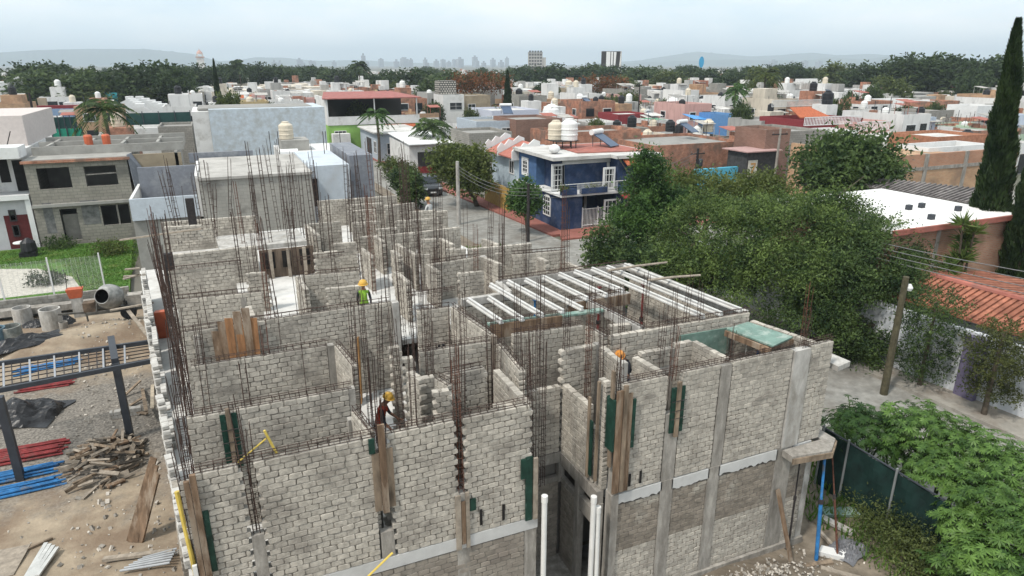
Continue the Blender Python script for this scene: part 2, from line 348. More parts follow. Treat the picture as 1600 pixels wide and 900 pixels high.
mb = MB(); mb.prism([(-22, 39.2), (-7.6, 40.0), (-8.4, 42.6), (-10.5, 45.2), (-13.5, 46.4), (-22, 46)], .0, .226); tag(mb.build('path', mat('pale_gravel_path', (.5, .47, .41), var=.2, scale=5, bump=.5)), kind='structure')
def blades(name, n, fx, h, m, label=None):
    """short upright blades of grass"""
    P = fx(n); a = rng.uniform(0, np.pi, n); w = rng.uniform(.02, .04, n); hh = rng.uniform(.5, 1.2, n) * h
    d = np.stack([np.cos(a), np.sin(a), np.zeros(n)], -1) * w[:, None]; t = np.stack([rng.normal(0, .35, n) * hh, rng.normal(0, .35, n) * hh, hh], -1)
    o = quads_obj(name, np.stack([P - d, P + d, P + t], 1).reshape(-1, 3), m, k=3)
    return tag(o, kind='stuff')
mBlade = leafmat('grass_blade', (.05, .12, .015), (.15, .26, .05))
def lawn_pts(n):
    x = rng.uniform(-14, -5.4, n * 2); y = rng.uniform(37.1, 50.6, n * 2); k = (y < 39.4) | (y > 46.3) | (x > -7.5 + (y - 40) * -.33)
    return np.stack([x[k], y[k], np.full(k.sum(), .2)], -1)[:n]
def _bl(n): return lawn_pts(n)
P_ = lawn_pts(16000)
blades('grass', len(P_), lambda n: P_[:n], .10, mBlade)

# ================================================================ the unfinished block building
B = thing('unfinished_building', 'roofless two storey building of cream blocks with rebar columns standing up all over it', 'building', (0, 0, 0))
_OCT = None
def wall_blocks(mb, p0, p1, z0, z1, th=.13, bl=.222, rh=.1125, prot=.006, tooth=(0, 0), top_jit=0., seed=0, off=0):
    """mortar core (slot 1) with separate rough blocks (slot 0) laid in running bond"""
    p0 = np.array(p0, float); p1 = np.array(p1, float); d = p1 - p0; Lg = np.hypot(*d); u = d / Lg; nrm = np.array([-u[1], u[0]])
    r = np.random.default_rng(int(abs(p0[0] * 97 + p0[1] * 31 + z0 * 7) * 10) % 99991 + seed)
    nr = max(1, int(round((z1 - z0) / rh))); rh = (z1 - z0) / nr
    ins0 = .05 if tooth[0] else .012; ins1 = .05 if tooth[1] else .012
    a = p0 + u * ins0; b = p1 - u * ins1; h = th / 2 - .006
    q = [a - nrm * h, b - nrm * h, b + nrm * h, a + nrm * h]
    V = [(x, y, z0) for x, y in q] + [(x, y, z1 - .012) for x, y in q]; mb.add(V, _BF, 1)
    T = []; 
    for k in range(nr):
        zb = z0 + k * rh; x = (-(bl / 2) if (k + off) % 2 else 0.) + r.uniform(-.02, .02)
        e0 = (.035 if k % 2 else -.02) * tooth[0]; e1 = (-.02 if k % 2 else .035) * tooth[1]
        while x < Lg - .03:
            w = bl * r.uniform(.93, 1.05); xa = max(x, -e0 if tooth[0] else 0.); xb = min(x + w, Lg + (e1 if tooth[1] else 0.))
            if Lg - xb < .07: xb = Lg + (e1 if tooth[1] else 0.)
            if xb - xa > .04: T.append((xa + r.uniform(.003, .012), xb - r.uniform(.003, .012), zb + r.uniform(.004, .010), zb + rh - r.uniform(.004, .010)))
            if xb >= Lg - .001: break
            x += w
    T = np.array(T); n = len(T)
    if n == 0: return
    cut = r.uniform(.007, .027, (n, 4, 2)) * np.array([1.0, .95]); J = r.normal(0, .0036, (n, 8, 2))
    x0, x1, za, zb = T.T; cut[:, :, 0] = np.minimum(cut[:, :, 0], ((x1 - x0) * .3)[:, None])
    O = np.stack([np.stack([x0 + cut[:, 0, 0], za], -1), np.stack([x1 - cut[:, 1, 0], za], -1), np.stack([x1, za + cut[:, 1, 1]], -1), np.stack([x1, zb - cut[:, 2, 1]], -1),
                  np.stack([x1 - cut[:, 2, 0], zb], -1), np.stack([x0 + cut[:, 3, 0], zb], -1), np.stack([x0, zb - cut[:, 3, 1]], -1), np.stack([x0, za + cut[:, 0, 1]], -1)], 1) + J
    cen = O.mean(1, keepdims=True); I = O + (cen - O) * np.array([.025, .06])
    pr = prot + r.uniform(-.006, .006, n); t0 = -th / 2 - pr; t1 = th / 2 + pr
    rings = [(I, t0), (O, t0 + .007), (O, t1 - .007), (I, t1)]
    allv = []
    for ring, t in rings:
        X = p0[0] + u[0] * ring[..., 0] + nrm[0] * t[:, None]; Y = p0[1] + u[1] * ring[..., 0] + nrm[1] * t[:, None]
        allv.append(np.stack([X, Y, ring[..., 1]], -1))
    Vb = np.concatenate(allv, 1)  # n,32,3
    F = []
    base = np.arange(n) * 32
    fl = [tuple(range(7, -1, -1))[::-1], tuple(range(24, 32))[::-1]]
    for s_ in range(3):
        for k in range(8): fl.append((s_ * 8 + k, s_ * 8 + 8 + k, s_ * 8 + 8 + (k + 1) % 8, s_ * 8 + (k + 1) % 8))
    for bb in base:
        for f in fl: F.append(tuple(int(i + bb) for i in f))
    mb.add(Vb.reshape(-1, 3), F, 0, uvs=[[(0, 0)] * len(f) for f in F])
def bwall(p0, p1, z0=3.0, z1=5.5, th=.13, tooth=(0, 0), m=None, mm=None, prot=.005, name='wall', **k):
    mb = MB(); wall_blocks(mb, p0, p1, z0, z1, th, tooth=tooth, prot=prot, **k)
    o = mb.build(name, [m or mBlock, mm or mMortar], B); return o
def pY(px, py, y):
    d = ray(px, py); t = y / d[1]; return (d[0] * t, y, CAMZ + d[2] * t)
def fx(px):        # x on the front facade from its picture column along the wall top
    return pY(px, 745 - .2114 * (px - 300), 10.1)[0]
YF = 10.17
# --- ground floor of the front, slab band, upper panels
xs = [-1.0, 4.86]
bwall((-1.0, YF), (4.62, YF), 0, 2.72, m=mBlockD)
for a, b, t in ((-.98, -.32, (0, 1)), (-.08, 1.78, (1, 0)), (2.06, 3.25, (1, 1)), (3.43, 4.74, (1, 1))):
    bwall((a, YF), (b, YF), 3.0, 5.5, tooth=t, prot=.008)
mb = MB(); mb.box(-1.02, 10.09, 2.74, 4.90, 10.26, 2.995); mb.build('slab_band', mBand, B)
for a, b, z0, z1 in ((-.30, -.10, 3, 4.15), (1.80, 2.04, 3, 3.55), (3.24, 3.45, 3, 3.95), (4.62, 4.88, 0, 2.74), (3.22, 3.47, 0, 2.74)):
    mb = MB(); mb.box(a, 10.10, z0, b, 10.24 if a < 4 else 10.32, z1); mb.build('column', mConc, B)
# --- right front
RB = [fx(p) for p in (974, 1045, 1068, 1127, 1146, 1241, 1268, 1304)]
for i, (a, b) in enumerate(((RB[0], RB[1]), (RB[2], RB[3]), (RB[4], RB[5]), (RB[6], RB[7]))):
    bwall((a, YF), (b, YF), 3.0, 4.3 + .1 * (i % 2), prot=.005, seed=i); bwall((a, YF), (b, YF), 4.3 + .1 * (i % 2), 5.5, prot=.001, mm=mMortarL, seed=i + 9)
RL = [fx(p) for p in (974, 1046, 1066, 1124, 1143, 1236, 1262, 1290)]
for i, (a, b) in enumerate(((RL[0] + .02, RL[1]), (RL[2], RL[3]), (RL[4], RL[5]), (RL[6], RL[7]))):
    bwall((a, YF), (b, YF), 0, 1.5, prot=.004, seed=i)
    bwall((a, YF), (b, YF), 1.5, 2.70, prot=.002, m=mat('grimy_block', (.25, .215, .175), var=.22, scale=5, bump=.6, bscale=50, island=.16, stain=(.36, .33, .28), stain_scale=1.3, thr=(.52, .64)), mm=mat('brown_mortar', (.20, .175, .15), var=.2), seed=i + 5)
    mb = MB(); n_ = int((b - a) / .06); lo = [(a - .03 + (b - a + .06) * j / n_, 2.74 + rnd.uniform(-.035, .03)) for j in range(n_ + 1)]
    mb.extr([(x, 10.085, z) for x, z in lo] + [(b + .03, 10.085, 2.985), (a - .03, 10.085, 2.975)], (0, .16, 0)); mb.build('slab_band', mBand, B)
for k, (a, b) in enumerate(((RB[1], RB[2]), (RB[3], RB[4]), (RB[5], RB[6]))):
    mb = MB(); mb.box(a + .02, 10.07 if k == 2 else 10.10, 3.0, b - .02, 10.245, 5.46 if k else 4.6); mb.build('column', mConcL if k == 2 else mConc, B)
for k, (a, b) in enumerate(((RL[1], RL[2]), (RL[3], RL[4]), (RL[5], RL[6]))):
    mb = MB(); mb.box(a, 10.085, 0, b, 10.25, 2.995); mb.build('column', mConc, B)
mb = MB(); mb.box(6.58, 10.06, 0, RL[0] + .02, 10.3, 2.995); mb.build('column', mConc, B); mb = MB(); mb.box(6.62, 10.10, 3.0, RB[0] - .01, 10.3, 5.3); mb.build('column', mConc, B)
mb = MB(); mb.box(RL[-1] - .02, 10.09, 0, RL[-1] + .16, 10.3, 2.70); mb.build('column', mConcL, B)
mb = MB(); mb.box(6.58, 10.03, -.05, RL[-1] + .2, 10.11, .22); mb.build('plinth', mConc, B)
# slabs
SL = MB(); SL.prism([(-1.33, 17.0), (5.3, 17.0), (5.3, 17.55), (10.9, 17.6), (10.2, 20.2), (9.2, 24), (8, 32), (-2.6, 32), (-2.0, 24.3)], 4.1, 4.25)
SL.prism([(-1.35, 10.27), (4.72, 10.27), (4.72, 12.2), (-1.5, 12.2)], 2.76, 2.99)
SL.prism([(6.62, 10.27), (12.2, 10.27), (11.9, 12.2), (6.62, 12.2)], 2.76, 2.99)
SL.prism([(-1.5, 12.2), (11.9, 12.2), (10.8, 18.2), (9.2, 24), (8.0, 32), (-3.8, 32), (-2.0, 15.7)], 2.76, 2.992)
SL.build('floor_slab', mat('pale_floor_screed', (.60, .585, .555), var=.1, scale=2, stain=(.42, .40, .37), stain_scale=1.5), B)
mb = MB(); mb.prism([(5.6, 13.5), (7.6, 13.4), (8.7, 12.5), (11.8, 12.5), (11.3, 17.2), (7.1, 17.2), (7.0, 16.1), (5.6, 16.1)], 2.9921, 3.004); mb.build('bay_shade_sheet', mat('bay_shade_dark', (.13, .12, .105), var=.35, scale=2, stain=(.24, .225, .2), stain_scale=1.2), B)  # added dark sheet: shade under the joists put into the floor colour
mb = MB(); mb.prism([(-.4, 24.45), (2.5, 24.5), (2.4, 26.5), (-.5, 26.5)], 5.3, 5.46); mb.build('upper_slab', mConcL, B)
# corner balcony slab with boarded edge
mb = MB(); c = [at(1240, 706, 2.95), at(1290, 713, 2.95), at(1322, 690, 2.95), at(1296, 672, 2.95)]
mb.prism([(11.2, 9.75), (12.25, 9.6), (12.75, 9.95), (12.75, 11.2), (12.4, 11.2), (12.4, 10.06), (11.2, 10.06)], 2.80, 2.96); mb.build('balcony_slab', mConc, B)
mb = MB(); mb.beam((11.2, 9.73, 2.84), (12.25, 9.58, 2.84), .04, .14); mb.beam((12.25, 9.57, 2.84), (12.77, 9.93, 2.84), .04, .14); mb.beam((12.77, 9.95, 2.84), (12.77, 11.2, 2.84), .04, .14); mb.build('edge_board', mWood, B)
mb = MB(); mb.prism([(12.5, 10.0), (13.0, 10.1), (12.95, 10.9), (12.5, 10.9)], 4.75, 4.88); mb.build('ledge', mConcL, B)
# rear side of right flank, seen end-on only from other places
bwall((12.42, 10.3), (11.95, 12.3), 0, 2.7, m=mBlockD); bwall((12.4, 10.3), (11.95, 12.3), 3, 5.3)
bwall((11.9, 12.45), (11.45, 17.1), 0, 5.3); bwall((-1.55, 12), (-3.7, 32), 0, 2.7, m=mBlockD)
# --- passage
bwall((4.80, 10.35), (4.80, 12.0), 0, 5.4)
bwall((4.9, 12.08), (6.36, 12.08), 3.0, 4.68, tooth=(1, 0)); bwall((4.9, 12.08), (6.36, 12.08), 0, 2.2, m=mBlockD)
bwall((6.46, 12.0), (6.5, 10.9), 3.0, 4.72); bwall((6.5, 10.9), (6.52, 10.62), 3.0, 4.3); bwall((6.53, 10.6), (6.55, 10.32), 3.0, 5.5)
mb = MB()
mb.box(4.9, 12.0, 2.72, 6.4, 12.15, 2.99); mb.box(6.38, 10.32, 2.68, 6.54, 12.0, 2.99); mb.box(4.9, 12.02, 2.2, 6.36, 12.12, 2.34)
mb.box(6.40, 11.25, 2.2, 6.52, 12.0, 2.33); mb.box(6.40, 10.32, 2.05, 6.52, 11.2, 2.42); mb.box(6.38, 11.1, 0, 6.54, 11.27, 2.68); mb.box(6.38, 10.3, 0, 6.54, 10.42, 2.68); mb.box(6.34, 11.98, 2.2, 6.5, 12.14, 2.72)
mb.build('lintel', mConc, B)
bwall((6.46, 11.95), (6.46, 11.27), 0, 2.2, m=mBlockD)
mb = MB(); mb.box(4.9, 12.2, 0, 12, 12.3, 2.75); mb.build('wall', mat('inside_plaster', (.2, .185, .165)), B)
mb = MB(); mb.box(4.88, 10.3, 0.02, 11.9, 12.05, .10); mb.build('passage_floor', mConc, B)
# --- interior walls on the slab
IW = [((-1.14, 12.12), (1.74, 12.12)), ((1.68, 11.2), (1.80, 10.3)), ((-1.1, 14.45), (1.66, 14.47)), ((1.90, 14.38), (2.06, 13.1)),
      ((-1.35, 16.6), (3.70, 16.8)), ((4.15, 15.83), (5.02, 15.78)), ((5.09, 15.75), (5.33, 13.5)), ((3.49, 13.28), (5.16, 13.24)), ((5.30, 13.05), (5.18, 11.5)),
      ((3.46, 11.89), (3.61, 11.45)), ((5.77, 13.4), (7.58, 13.27)), ((7.67, 13.2), (7.73, 12.43)), ((7.35, 11.95), (7.31, 11.15)),
      ((8.92, 11.46), (9.40, 11.44)), ((9.45, 11.40), (9.51, 10.35)), ((7.8, 12.42), (11.9, 12.38)),
      ((-1.55, 19.2), (.60, 19.02)), ((1.80, 20.1), (3.50, 19.95)), ((1.68, 20.1), (1.78, 18.7)), ((-1.89, 22.27), (0.0, 22.22)), ((-2.02, 24.2), (.80, 24.35)),
      ((-2.5, 29.75), (1.1, 29.6)), ((2.9, 27.1), (4.17, 27.14)), ((2.8, 27.1), (2.99, 25.03)), ((4.09, 22.57), (4.22, 21.5)), ((5.36, 22.75), (5.60, 21.0)),
      ((5.72, 20.97), (6.05, 20.85)), ((5.72, 19.77), (7.45, 19.98)), ((5.64, 19.85), (5.70, 18.9)), ((7.52, 19.95), (7.75, 18.95)), ((8.05, 20.15), (8.3, 20.1)),
      ((6.47, 29.48), (7.92, 29.66)), ((6.18, 26.27), (7.96, 26.15)), ((4.3, 24.2), (6.40, 24.08)), ((6.48, 24.08), (8.25, 24.27)), ((6.69, 21.34), (7.35, 21.05)),
      ((7.4, 21.03), (9.75, 20.9)), ((3.87, 31.81), (7.61, 31.72)), ((4.5, 26.6), (5.6, 26.5)), ((4.9, 29.0), (6.0, 28.9)), ((7.0, 17.3), (11.35, 17.35)), ((5.6, 16.2), (7.0, 16.25))]
for k, (a, b) in enumerate(IW):
    top = 5.5 if k < 40 else 5.28
    bwall(a, b, 3.0, top, prot=.004, seed=k)
q = [at(810, 406, 5.5), at(911, 394, 5.5), at(935, 409, 5.5)]
for p0, p1, t in (((2.3, 18.6), (3.3, 18.5), (1, 1)), ((4.5, 19.4), (4.6, 18.2), (1, 1)), ((5.0, 21.9), (5.08, 21.1), (1, 1)), ((3.3, 23.6), (4.1, 23.5), (0, 1)), ((6.3, 22.9), (6.9, 22.85), (1, 1)), ((7.0, 22.9), (7.15, 21.8), (0, 1)), ((8.4, 22.2), (8.6, 21.2), (0, 0)), ((6.2, 18.5), (7.0, 18.45), (1, 0)), ((9.2, 19.2), (9.25, 18.6), (1, 1)), ((2.5, 22.6), (3.3, 22.55), (1, 1)), ((5.2, 25.2), (6.0, 25.1), (1, 1)), ((7.2, 27.8), (8.3, 27.7), (0, 0)), ((5.0, 30.3), (6.6, 30.2), (0, 0)), ((.3, 21.0), (.9, 20.95), (1, 1)), ((.2, 17.9), (.25, 17.1), (1, 1)), ((4.9, 24.1), (5.0, 23.2), (1, 1))):
    bwall(p0, p1, 3, 5.5, tooth=t, prot=.008)
bwall((8.5, 19.75), (10.4, 19.55), 3, 5.5); bwall((10.42, 19.5), (10.62, 18.2), 3, 5.1)
for p0, p1, z0, z1, t in (((3.66, 11.98), (4.55, 12.01), 3, 5.5, (0, 1)), ((6.4, 12.12), (7.27, 12.13), 3, 5.5, (1, 0)), ((2.97, 13.8), (3.2, 13.78), 3, 5.5, (1, 1)),
                          ((3.09, 13.1), (3.32, 13.08), 3, 5.5, (1, 1)), ((3.05, 12.4), (3.18, 11.9), 3, 5.5, (1, 1)), ((3.24, 12.02), (3.47, 12.0), 3, 5.5, (1, 1)), ((3.24, 11.36), (3.57, 11.32), 3, 5.5, (1, 1)),
                          ((2.0, 10.62), (2.28, 10.6), 3, 4.9, (1, 1)), ((4.3, 11.0), (4.72, 10.9), 3, 5.15, (1, 0)),
                          ((8.04, 11.49), (8.80, 11.46), 5.0, 5.42, (0, 0)), ((7.82, 11.35), (7.9, 10.5), 5.0, 5.42, (0, 0)), ((-2.15, 26.4), (-.95, 26.25), 5.46, 6.0, (0, 1)), ((8.15, 13.0), (8.7, 12.9), 5.0, 5.5, (0, 0)), ((6.75, 10.75), (7.2, 10.9), 3, 4.5, (1, 1))):
    bwall(p0, p1, z0, z1, tooth=t, prot=.012)
mb = MB()
for p, q2 in (((8.0, 11.49, 4.9), (8.85, 11.46, 4.9)), ((7.82, 11.4, 4.9), (7.9, 10.45, 4.9))): mb.beam(p, q2, .14, .2)
mb.build('lintel', mConcL, B)
for i, (x, y, w, d, z1, m) in enumerate(((1.80, 12.13, .12, .16, 5.5, mConc), (1.63, 11.28, .14, .14, 5.3, mConc), (1.76, 14.46, .14, .16, 5.5, mConc), (3.80, 16.72, .18, .2, 5.5, mConcL), (5.24, 13.22, .1, .14, 5.62, mWoodG),
                              (7.33, 11.05, .15, .16, 5.5, mConcL), (2.35, 11.0, .2, .2, 4.2, mConc), (7.32, 12.13, .12, .16, 5.5, mConc), (8.86, 11.46, .1, .15, 5.4, mConc), (1.9, 10.8, .16, .16, 4.9, mConc), (-1.05, 16.55, .12, .16, 5.4, mConc), (.1, 19.05, .12, .15, 5.4, mConc), (7.8, 20.6, .2, .25, 5.3, mConcL))):
    mb = MB(); mb.box(x - w / 2, y - d / 2, 2.99, x + w / 2, y + d / 2, z1); mb.build('column', m, B)
# dark openings of the rear rooms
mb = MB(); mb.box(.85, 24.42, 3, 2.7, 24.5, 5.28); mb.build('wall', mat('boarded_back', (.16, .12, .09), var=.3, scale=3, vsc=(3, 3, .4)), B)
for xo, wo in ((.95, .4), (1.6, .3), (2.2, .35)):
    mb = MB(); mb.box(xo, 24.40, 4.6, xo + wo, 24.42, 5.2); mb.build('opening', mDark, B)
mb = MB()
for x in (1.15, 1.75, 2.3): mb.box(x, 24.28, 3, x + .12, 24.36, 5.28)
mb.build('post', mWoodG, B)
# left edge: toothed ends of the cross walls stepping up the slab edge
for k, (y, h) in enumerate(((15.6, .55), (17.9, .5), (20.4, .9), (22.3, 1.2), (24.0, 1.0), (26.0, 1.3))):
    x = -1.95 - (y - 15.7) * .113; bwall((x + .12, y), (x - .02, y + 1.5), 3, 3 + h, tooth=(1, 1), m=mat('whitewashed_block', (.53, .51, .475), var=.16, scale=6, bump=.4, island=.08, stain=(.4, .38, .35), stain_scale=1.5))
bwall((-1.25, 10.75), (-1.35, 12.2), 3, 3.6, tooth=(1, 1)); bwall((-1.02, 10.3), (-1.22, 10.32), 3, 5.3, tooth=(1, 0))
for k in range(22):
    y = 11.2 + k * .72 + rnd.uniform(-.1, .1); x = -1.42 - max(0, (y - 11)) * .115; h = rnd.choice([.25, .35, .5, .7, 1.0])
    bwall((x + .05, y), (x - .03, y + rnd.uniform(.3, .6)), 3, 3 + h, tooth=(1, 1), m=MATS['whitewashed_block'], prot=.01, seed=k)
# ring beam over the joist bay
mb = MB()
for p, q2 in (((5.5, 16.2, 5.4), (6.95, 16.25, 5.4)), ((6.95, 16.3, 5.4), (7.0, 17.3, 5.4)), ((7.0, 17.3, 5.4), (11.45, 17.35, 5.4)), ((11.45, 17.35, 5.4), (11.9, 12.45, 5.4)), ((8.05, 14.9, 5.4), (9.95, 14.95, 5.4)), ((8.6, 14.9, 5.4), (8.82, 12.55, 5.4))):
    mb.beam(p, q2, .16, .2)
mb.build('ring_beam', mConcL, B)
mb = MB(); mb.beam((5.5, 14.12, 5.33), (7.4, 14.0, 5.33), .05, .36); mb.beam((8.0, 14.78, 5.33), (9.95, 14.84, 5.33), .04, .3); mb.build('form_board', mWoodB, B)
mb = MB(); mb.beam((5.5, 14.24, 5.47), (7.4, 14.12, 5.47), .2, .05); mb.beam((7.4, 14.12, 5.47), (8.7, 14.05, 5.47), .2, .05); mb.build('form_top', mGreenL, B)
# rebar ---------------------------------------------------------------
def cage_mesh(mb, p, q, w=.10, r=.0071, step=.165, ext=.45, jit=.012, seed=0, w2=None):
    """four long bars tied with square stirrups from p to q"""
    rr = random.Random(seed); p = Vector(p); q = Vector(q); d = (q - p); Lg = d.length; d.normalize()
    u = d.cross(Vector((0, 1, 0)) if abs(d.y) < .8 else Vector((1, 0, 0))).normalized(); v = d.cross(u); w2 = w2 or w
    cs = [(-1, -1), (1, -1), (1, 1), (-1, 1)]
    for a, b in cs:
        e = rr.uniform(-.25, .2) * min(1, ext * 2); s0 = p + u * a * w / 2 + v * b * w2 / 2; s1 = q + d * e + u * (a * w / 2 + rr.uniform(-1, 1) * jit * 2.5) + v * (b * w2 / 2 + rr.uniform(-1, 1) * jit * 2.5)
        mid = (s0 + s1) / 2 + Vector((rr.uniform(-1, 1), rr.uniform(-1, 1), 0)) * jit
        mb.tube([s0, mid, s1], r, 4, 0, False)
    t = rr.uniform(.02, step)
    while t < Lg - ext:
        o = p + d * t; k = [o + u * a * (w / 2 + .006) + v * b * (w2 / 2 + .006) + d * rr.uniform(-.012, .012) for a, b in cs]
        mb.tube(k + [k[0]], r * .8, 3, 0, False); t += step * rr.uniform(.8, 1.25)
    return mb
def cage(x, y, z0, z1, m=None, lean=.02, **k):
    sd = rnd.randint(0, 10 ** 6); mb = cage_mesh(MB(), (x, y, z0), (x + rnd.gauss(0, lean) * (z1 - z0), y + rnd.gauss(0, lean) * (z1 - z0), z1), seed=sd, **k)
    return mb.build('rebar_cage', m or (mRustR if rnd.random() < .18 else mRust), B)
front = [(-.2, 10.2, 3.9, 6.55), (-.16, 10.24, 3.9, 6.1), (3.34, 10.17, 3.9, 6.8), (4.82, 10.2, 3.2, 6.9), (4.86, 10.26, 3.0, 6.5), (1.92, 10.2, 5.3, 6.3), (5.42, 11.0, 3, 6.3), (5.5, 12.0, 4.3, 6.1),
         (6.75, 10.25, 5.2, 6.3), (6.66, 10.2, 5.2, 6.0), (8.02, 10.25, 5.3, 6.4), (9.48, 10.25, 5.3, 6.2), (11.5, 10.2, 5.3, 6.35), (11.62, 10.25, 5.4, 6.2), (12.4, 11.0, 4.8, 6.6), (2.1, 11.6, 3, 6.3),
         (-1.18, 12.1, 3, 6.3), (-1.1, 10.3, 3, 6.1), (-.95, 14.4, 3, 6.6), (-.1, 12.2, 5.3, 6.3), (.35, 14.5, 3, 6.2), (2.0, 12.9, 3, 6.9), (2.6, 13.4, 3, 6.8), (2.5, 14.2, 3, 6.7), (3.0, 13.0, 3, 6.6),
         (3.65, 13.2, 3, 7.0), (3.45, 12.4, 3, 6.7), (2.9, 11.7, 3, 6.4), (3.75, 11.7, 3, 6.9), (3.85, 11.5, 3, 6.3), (4.72, 12.0, 3, 6.5), (4.6, 13.3, 3, 6.9), (5.0, 12.6, 3, 6.5), (5.75, 13.0, 3, 6.8), (6.28, 12.9, 3, 7.0),
         (6.5, 12.2, 3, 6.7), (7.2, 11.6, 3, 6.7), (7.35, 12.4, 4, 6.9), (7.05, 12.0, 3, 6.5), (7.8, 12.4, 5.3, 6.9), (8.2, 12.5, 5.3, 6.7), (8.8, 12.5, 5.3, 7.0), (8.55, 11.4, 5.0, 6.4), (8.95, 11.5, 5.2, 6.6), (10.0, 12.45, 5.3, 6.6), (10.4, 12.4, 5.3, 6.5)]
for c in front: cage(*c)
mid = [(-1.3, 14.0), (-1.42, 15.9), (-1.28, 11.4), (-1.3, 15.4), (-1.5, 16.7), (-1.62, 17.5), (-1.45, 18.3), (-1.75, 19.2), (-1.6, 20.0), (-1.85, 20.8), (-2.0, 21.7), (-1.9, 22.5), (-2.2, 23.6), (-2.3, 24.6), (.7, 19.0), (1.0, 18.9), (1.72, 18.4), (1.75, 20.2), (.15, 22.3), (.6, 22.0), (3.62, 19.9),
       (3.7, 17.0), (4.2, 16.2), (4.05, 16.9), (4.35, 17.2), (4.6, 15.9), (4.15, 21.2), (4.4, 22.7), (5.35, 22.9), (5.62, 20.85), (6.1, 20.6), (5.6, 18.7), (6.4, 19.9), (7.2, 19.7), (7.7, 18.8), (8.2, 19.9), (8.9, 19.6), (9.7, 18.0), (10.2, 19.4), (6.9, 18.0), (5.2, 19.2), (3.0, 21.8), (2.6, 23.5)]
for x, y in mid: cage(x, y, 3.0, rnd.uniform(6.4, 7.7), lean=.022, step=.19)
back = [(-1.7, 26.5), (.4, 25.0), (.9, 26.4), (1.3, 24.8), (2.0, 25.0), (2.6, 26.0), (3.4, 27.2), (4.4, 27.0), (2.9, 24.6), (4.2, 24.3), (4.9, 25.2), (5.5, 26.4), (6.2, 24.2), (6.6, 26.4)]
for x, y in back: cage(x, y, 5.3 if x < 2.1 else 3, rnd.uniform(7.4, 8.8), lean=.03, step=.24)
mb = MB()
for k in range(16):
    x = rnd.uniform(2.0, 8.0); y = rnd.uniform(23.5, 31.5); x = min(x, 9.8 - (y - 20) * .18); cage_mesh(mb, (x, y, 3), (x + rnd.gauss(0, .12), y + rnd.gauss(0, .1), rnd.uniform(6.6, 8.4)), seed=k, step=.26)
for k in range(10):
    x = rnd.uniform(-2.2, 1.8); y = rnd.uniform(25, 29.5); cage_mesh(mb, (x, y, 5.4), (x + rnd.gauss(0, .12), y + rnd.gauss(0, .1), rnd.uniform(7.2, 8.9)), seed=k + 50, step=.26)
tag(mb.build('rebar', mRust, B), kind='stuff')
for a, b in (((-1.0, YF), (4.7, YF)), ((6.75, YF), (11.2, YF)), ((11.5, YF), (12.4, YF)), ((-1.1, 12.12), (1.8, 12.12)), ((1.68, 11.2), (1.8, 10.3)), ((-1.1, 14.45), (1.7, 14.47)), ((1.9, 14.38), (2.06, 13.1)), ((-1.35, 16.6), (3.7, 16.8)), ((4.15, 15.83), (5.02, 15.78)), ((5.09, 15.75), (5.33, 13.5)),
             ((3.49, 13.28), (5.16, 13.24)), ((5.3, 13.05), (5.18, 11.5)), ((3.66, 11.98), (4.5, 12.0)), ((3.46, 11.9), (3.6, 11.45)), ((5.77, 13.4), (7.55, 13.27)), ((7.67, 13.2), (7.73, 12.4)), ((5.5, 14.15), (7.4, 14.1)), ((8.6, 14.9), (8.82, 12.5)), ((7.0, 17.3), (11.4, 17.35)), ((8.0, 14.9), (9.9, 14.95)), ((8.9, 12.45), (11.9, 12.4)),
             ((-1.55, 19.2), (.6, 19.05)), ((1.8, 20.1), (3.5, 19.95)), ((5.7, 19.8), (7.45, 20.0)), ((8.5, 19.75), (10.4, 19.55)), ((4.2, 17.0), (5.6, 17.0)), ((-1.89, 22.2), (.2, 22.2)), ((1.9, 21.8), (3.4, 21.9))):
    cage_mesh(mb2 := MB(), (a[0], a[1], 5.565 if a[1] < 17.5 else 5.57), (b[0], b[1], 5.565), w=.10, w2=.08, r=.0075, ext=0, jit=.008, seed=int(a[0] * 100)); mb2.build('rebar_beam', mRust, B)
# loose single bars
mb = MB()
for k in range(36):
    y = rnd.uniform(11, 29); x = rnd.uniform(-1.0 - (y - 10) * .08, 10.8 - (y - 10) * .16); z1 = rnd.uniform(5.6, 7.3) if y < 15 else rnd.uniform(6, 8)
    mb.tube([(x, y, 3), (x + rnd.gauss(0, .08), y + rnd.gauss(0, .08), z1)], .007, 4, 0, False)
tag(mb.build('loose_bars', mRust, B), kind='stuff')
mb = MB()
for px, py, h in ((984, 750, .3), (1001, 745, .3), (752, 808, .35), (787, 800, .35)):
    p = pY(px, py, 10.085); mb.box(p[0] - .03, 10.075, p[2] - h / 2, p[0] + .02, 10.09, p[2] + h / 2)
mb.build('wall_chase', mDark, B)
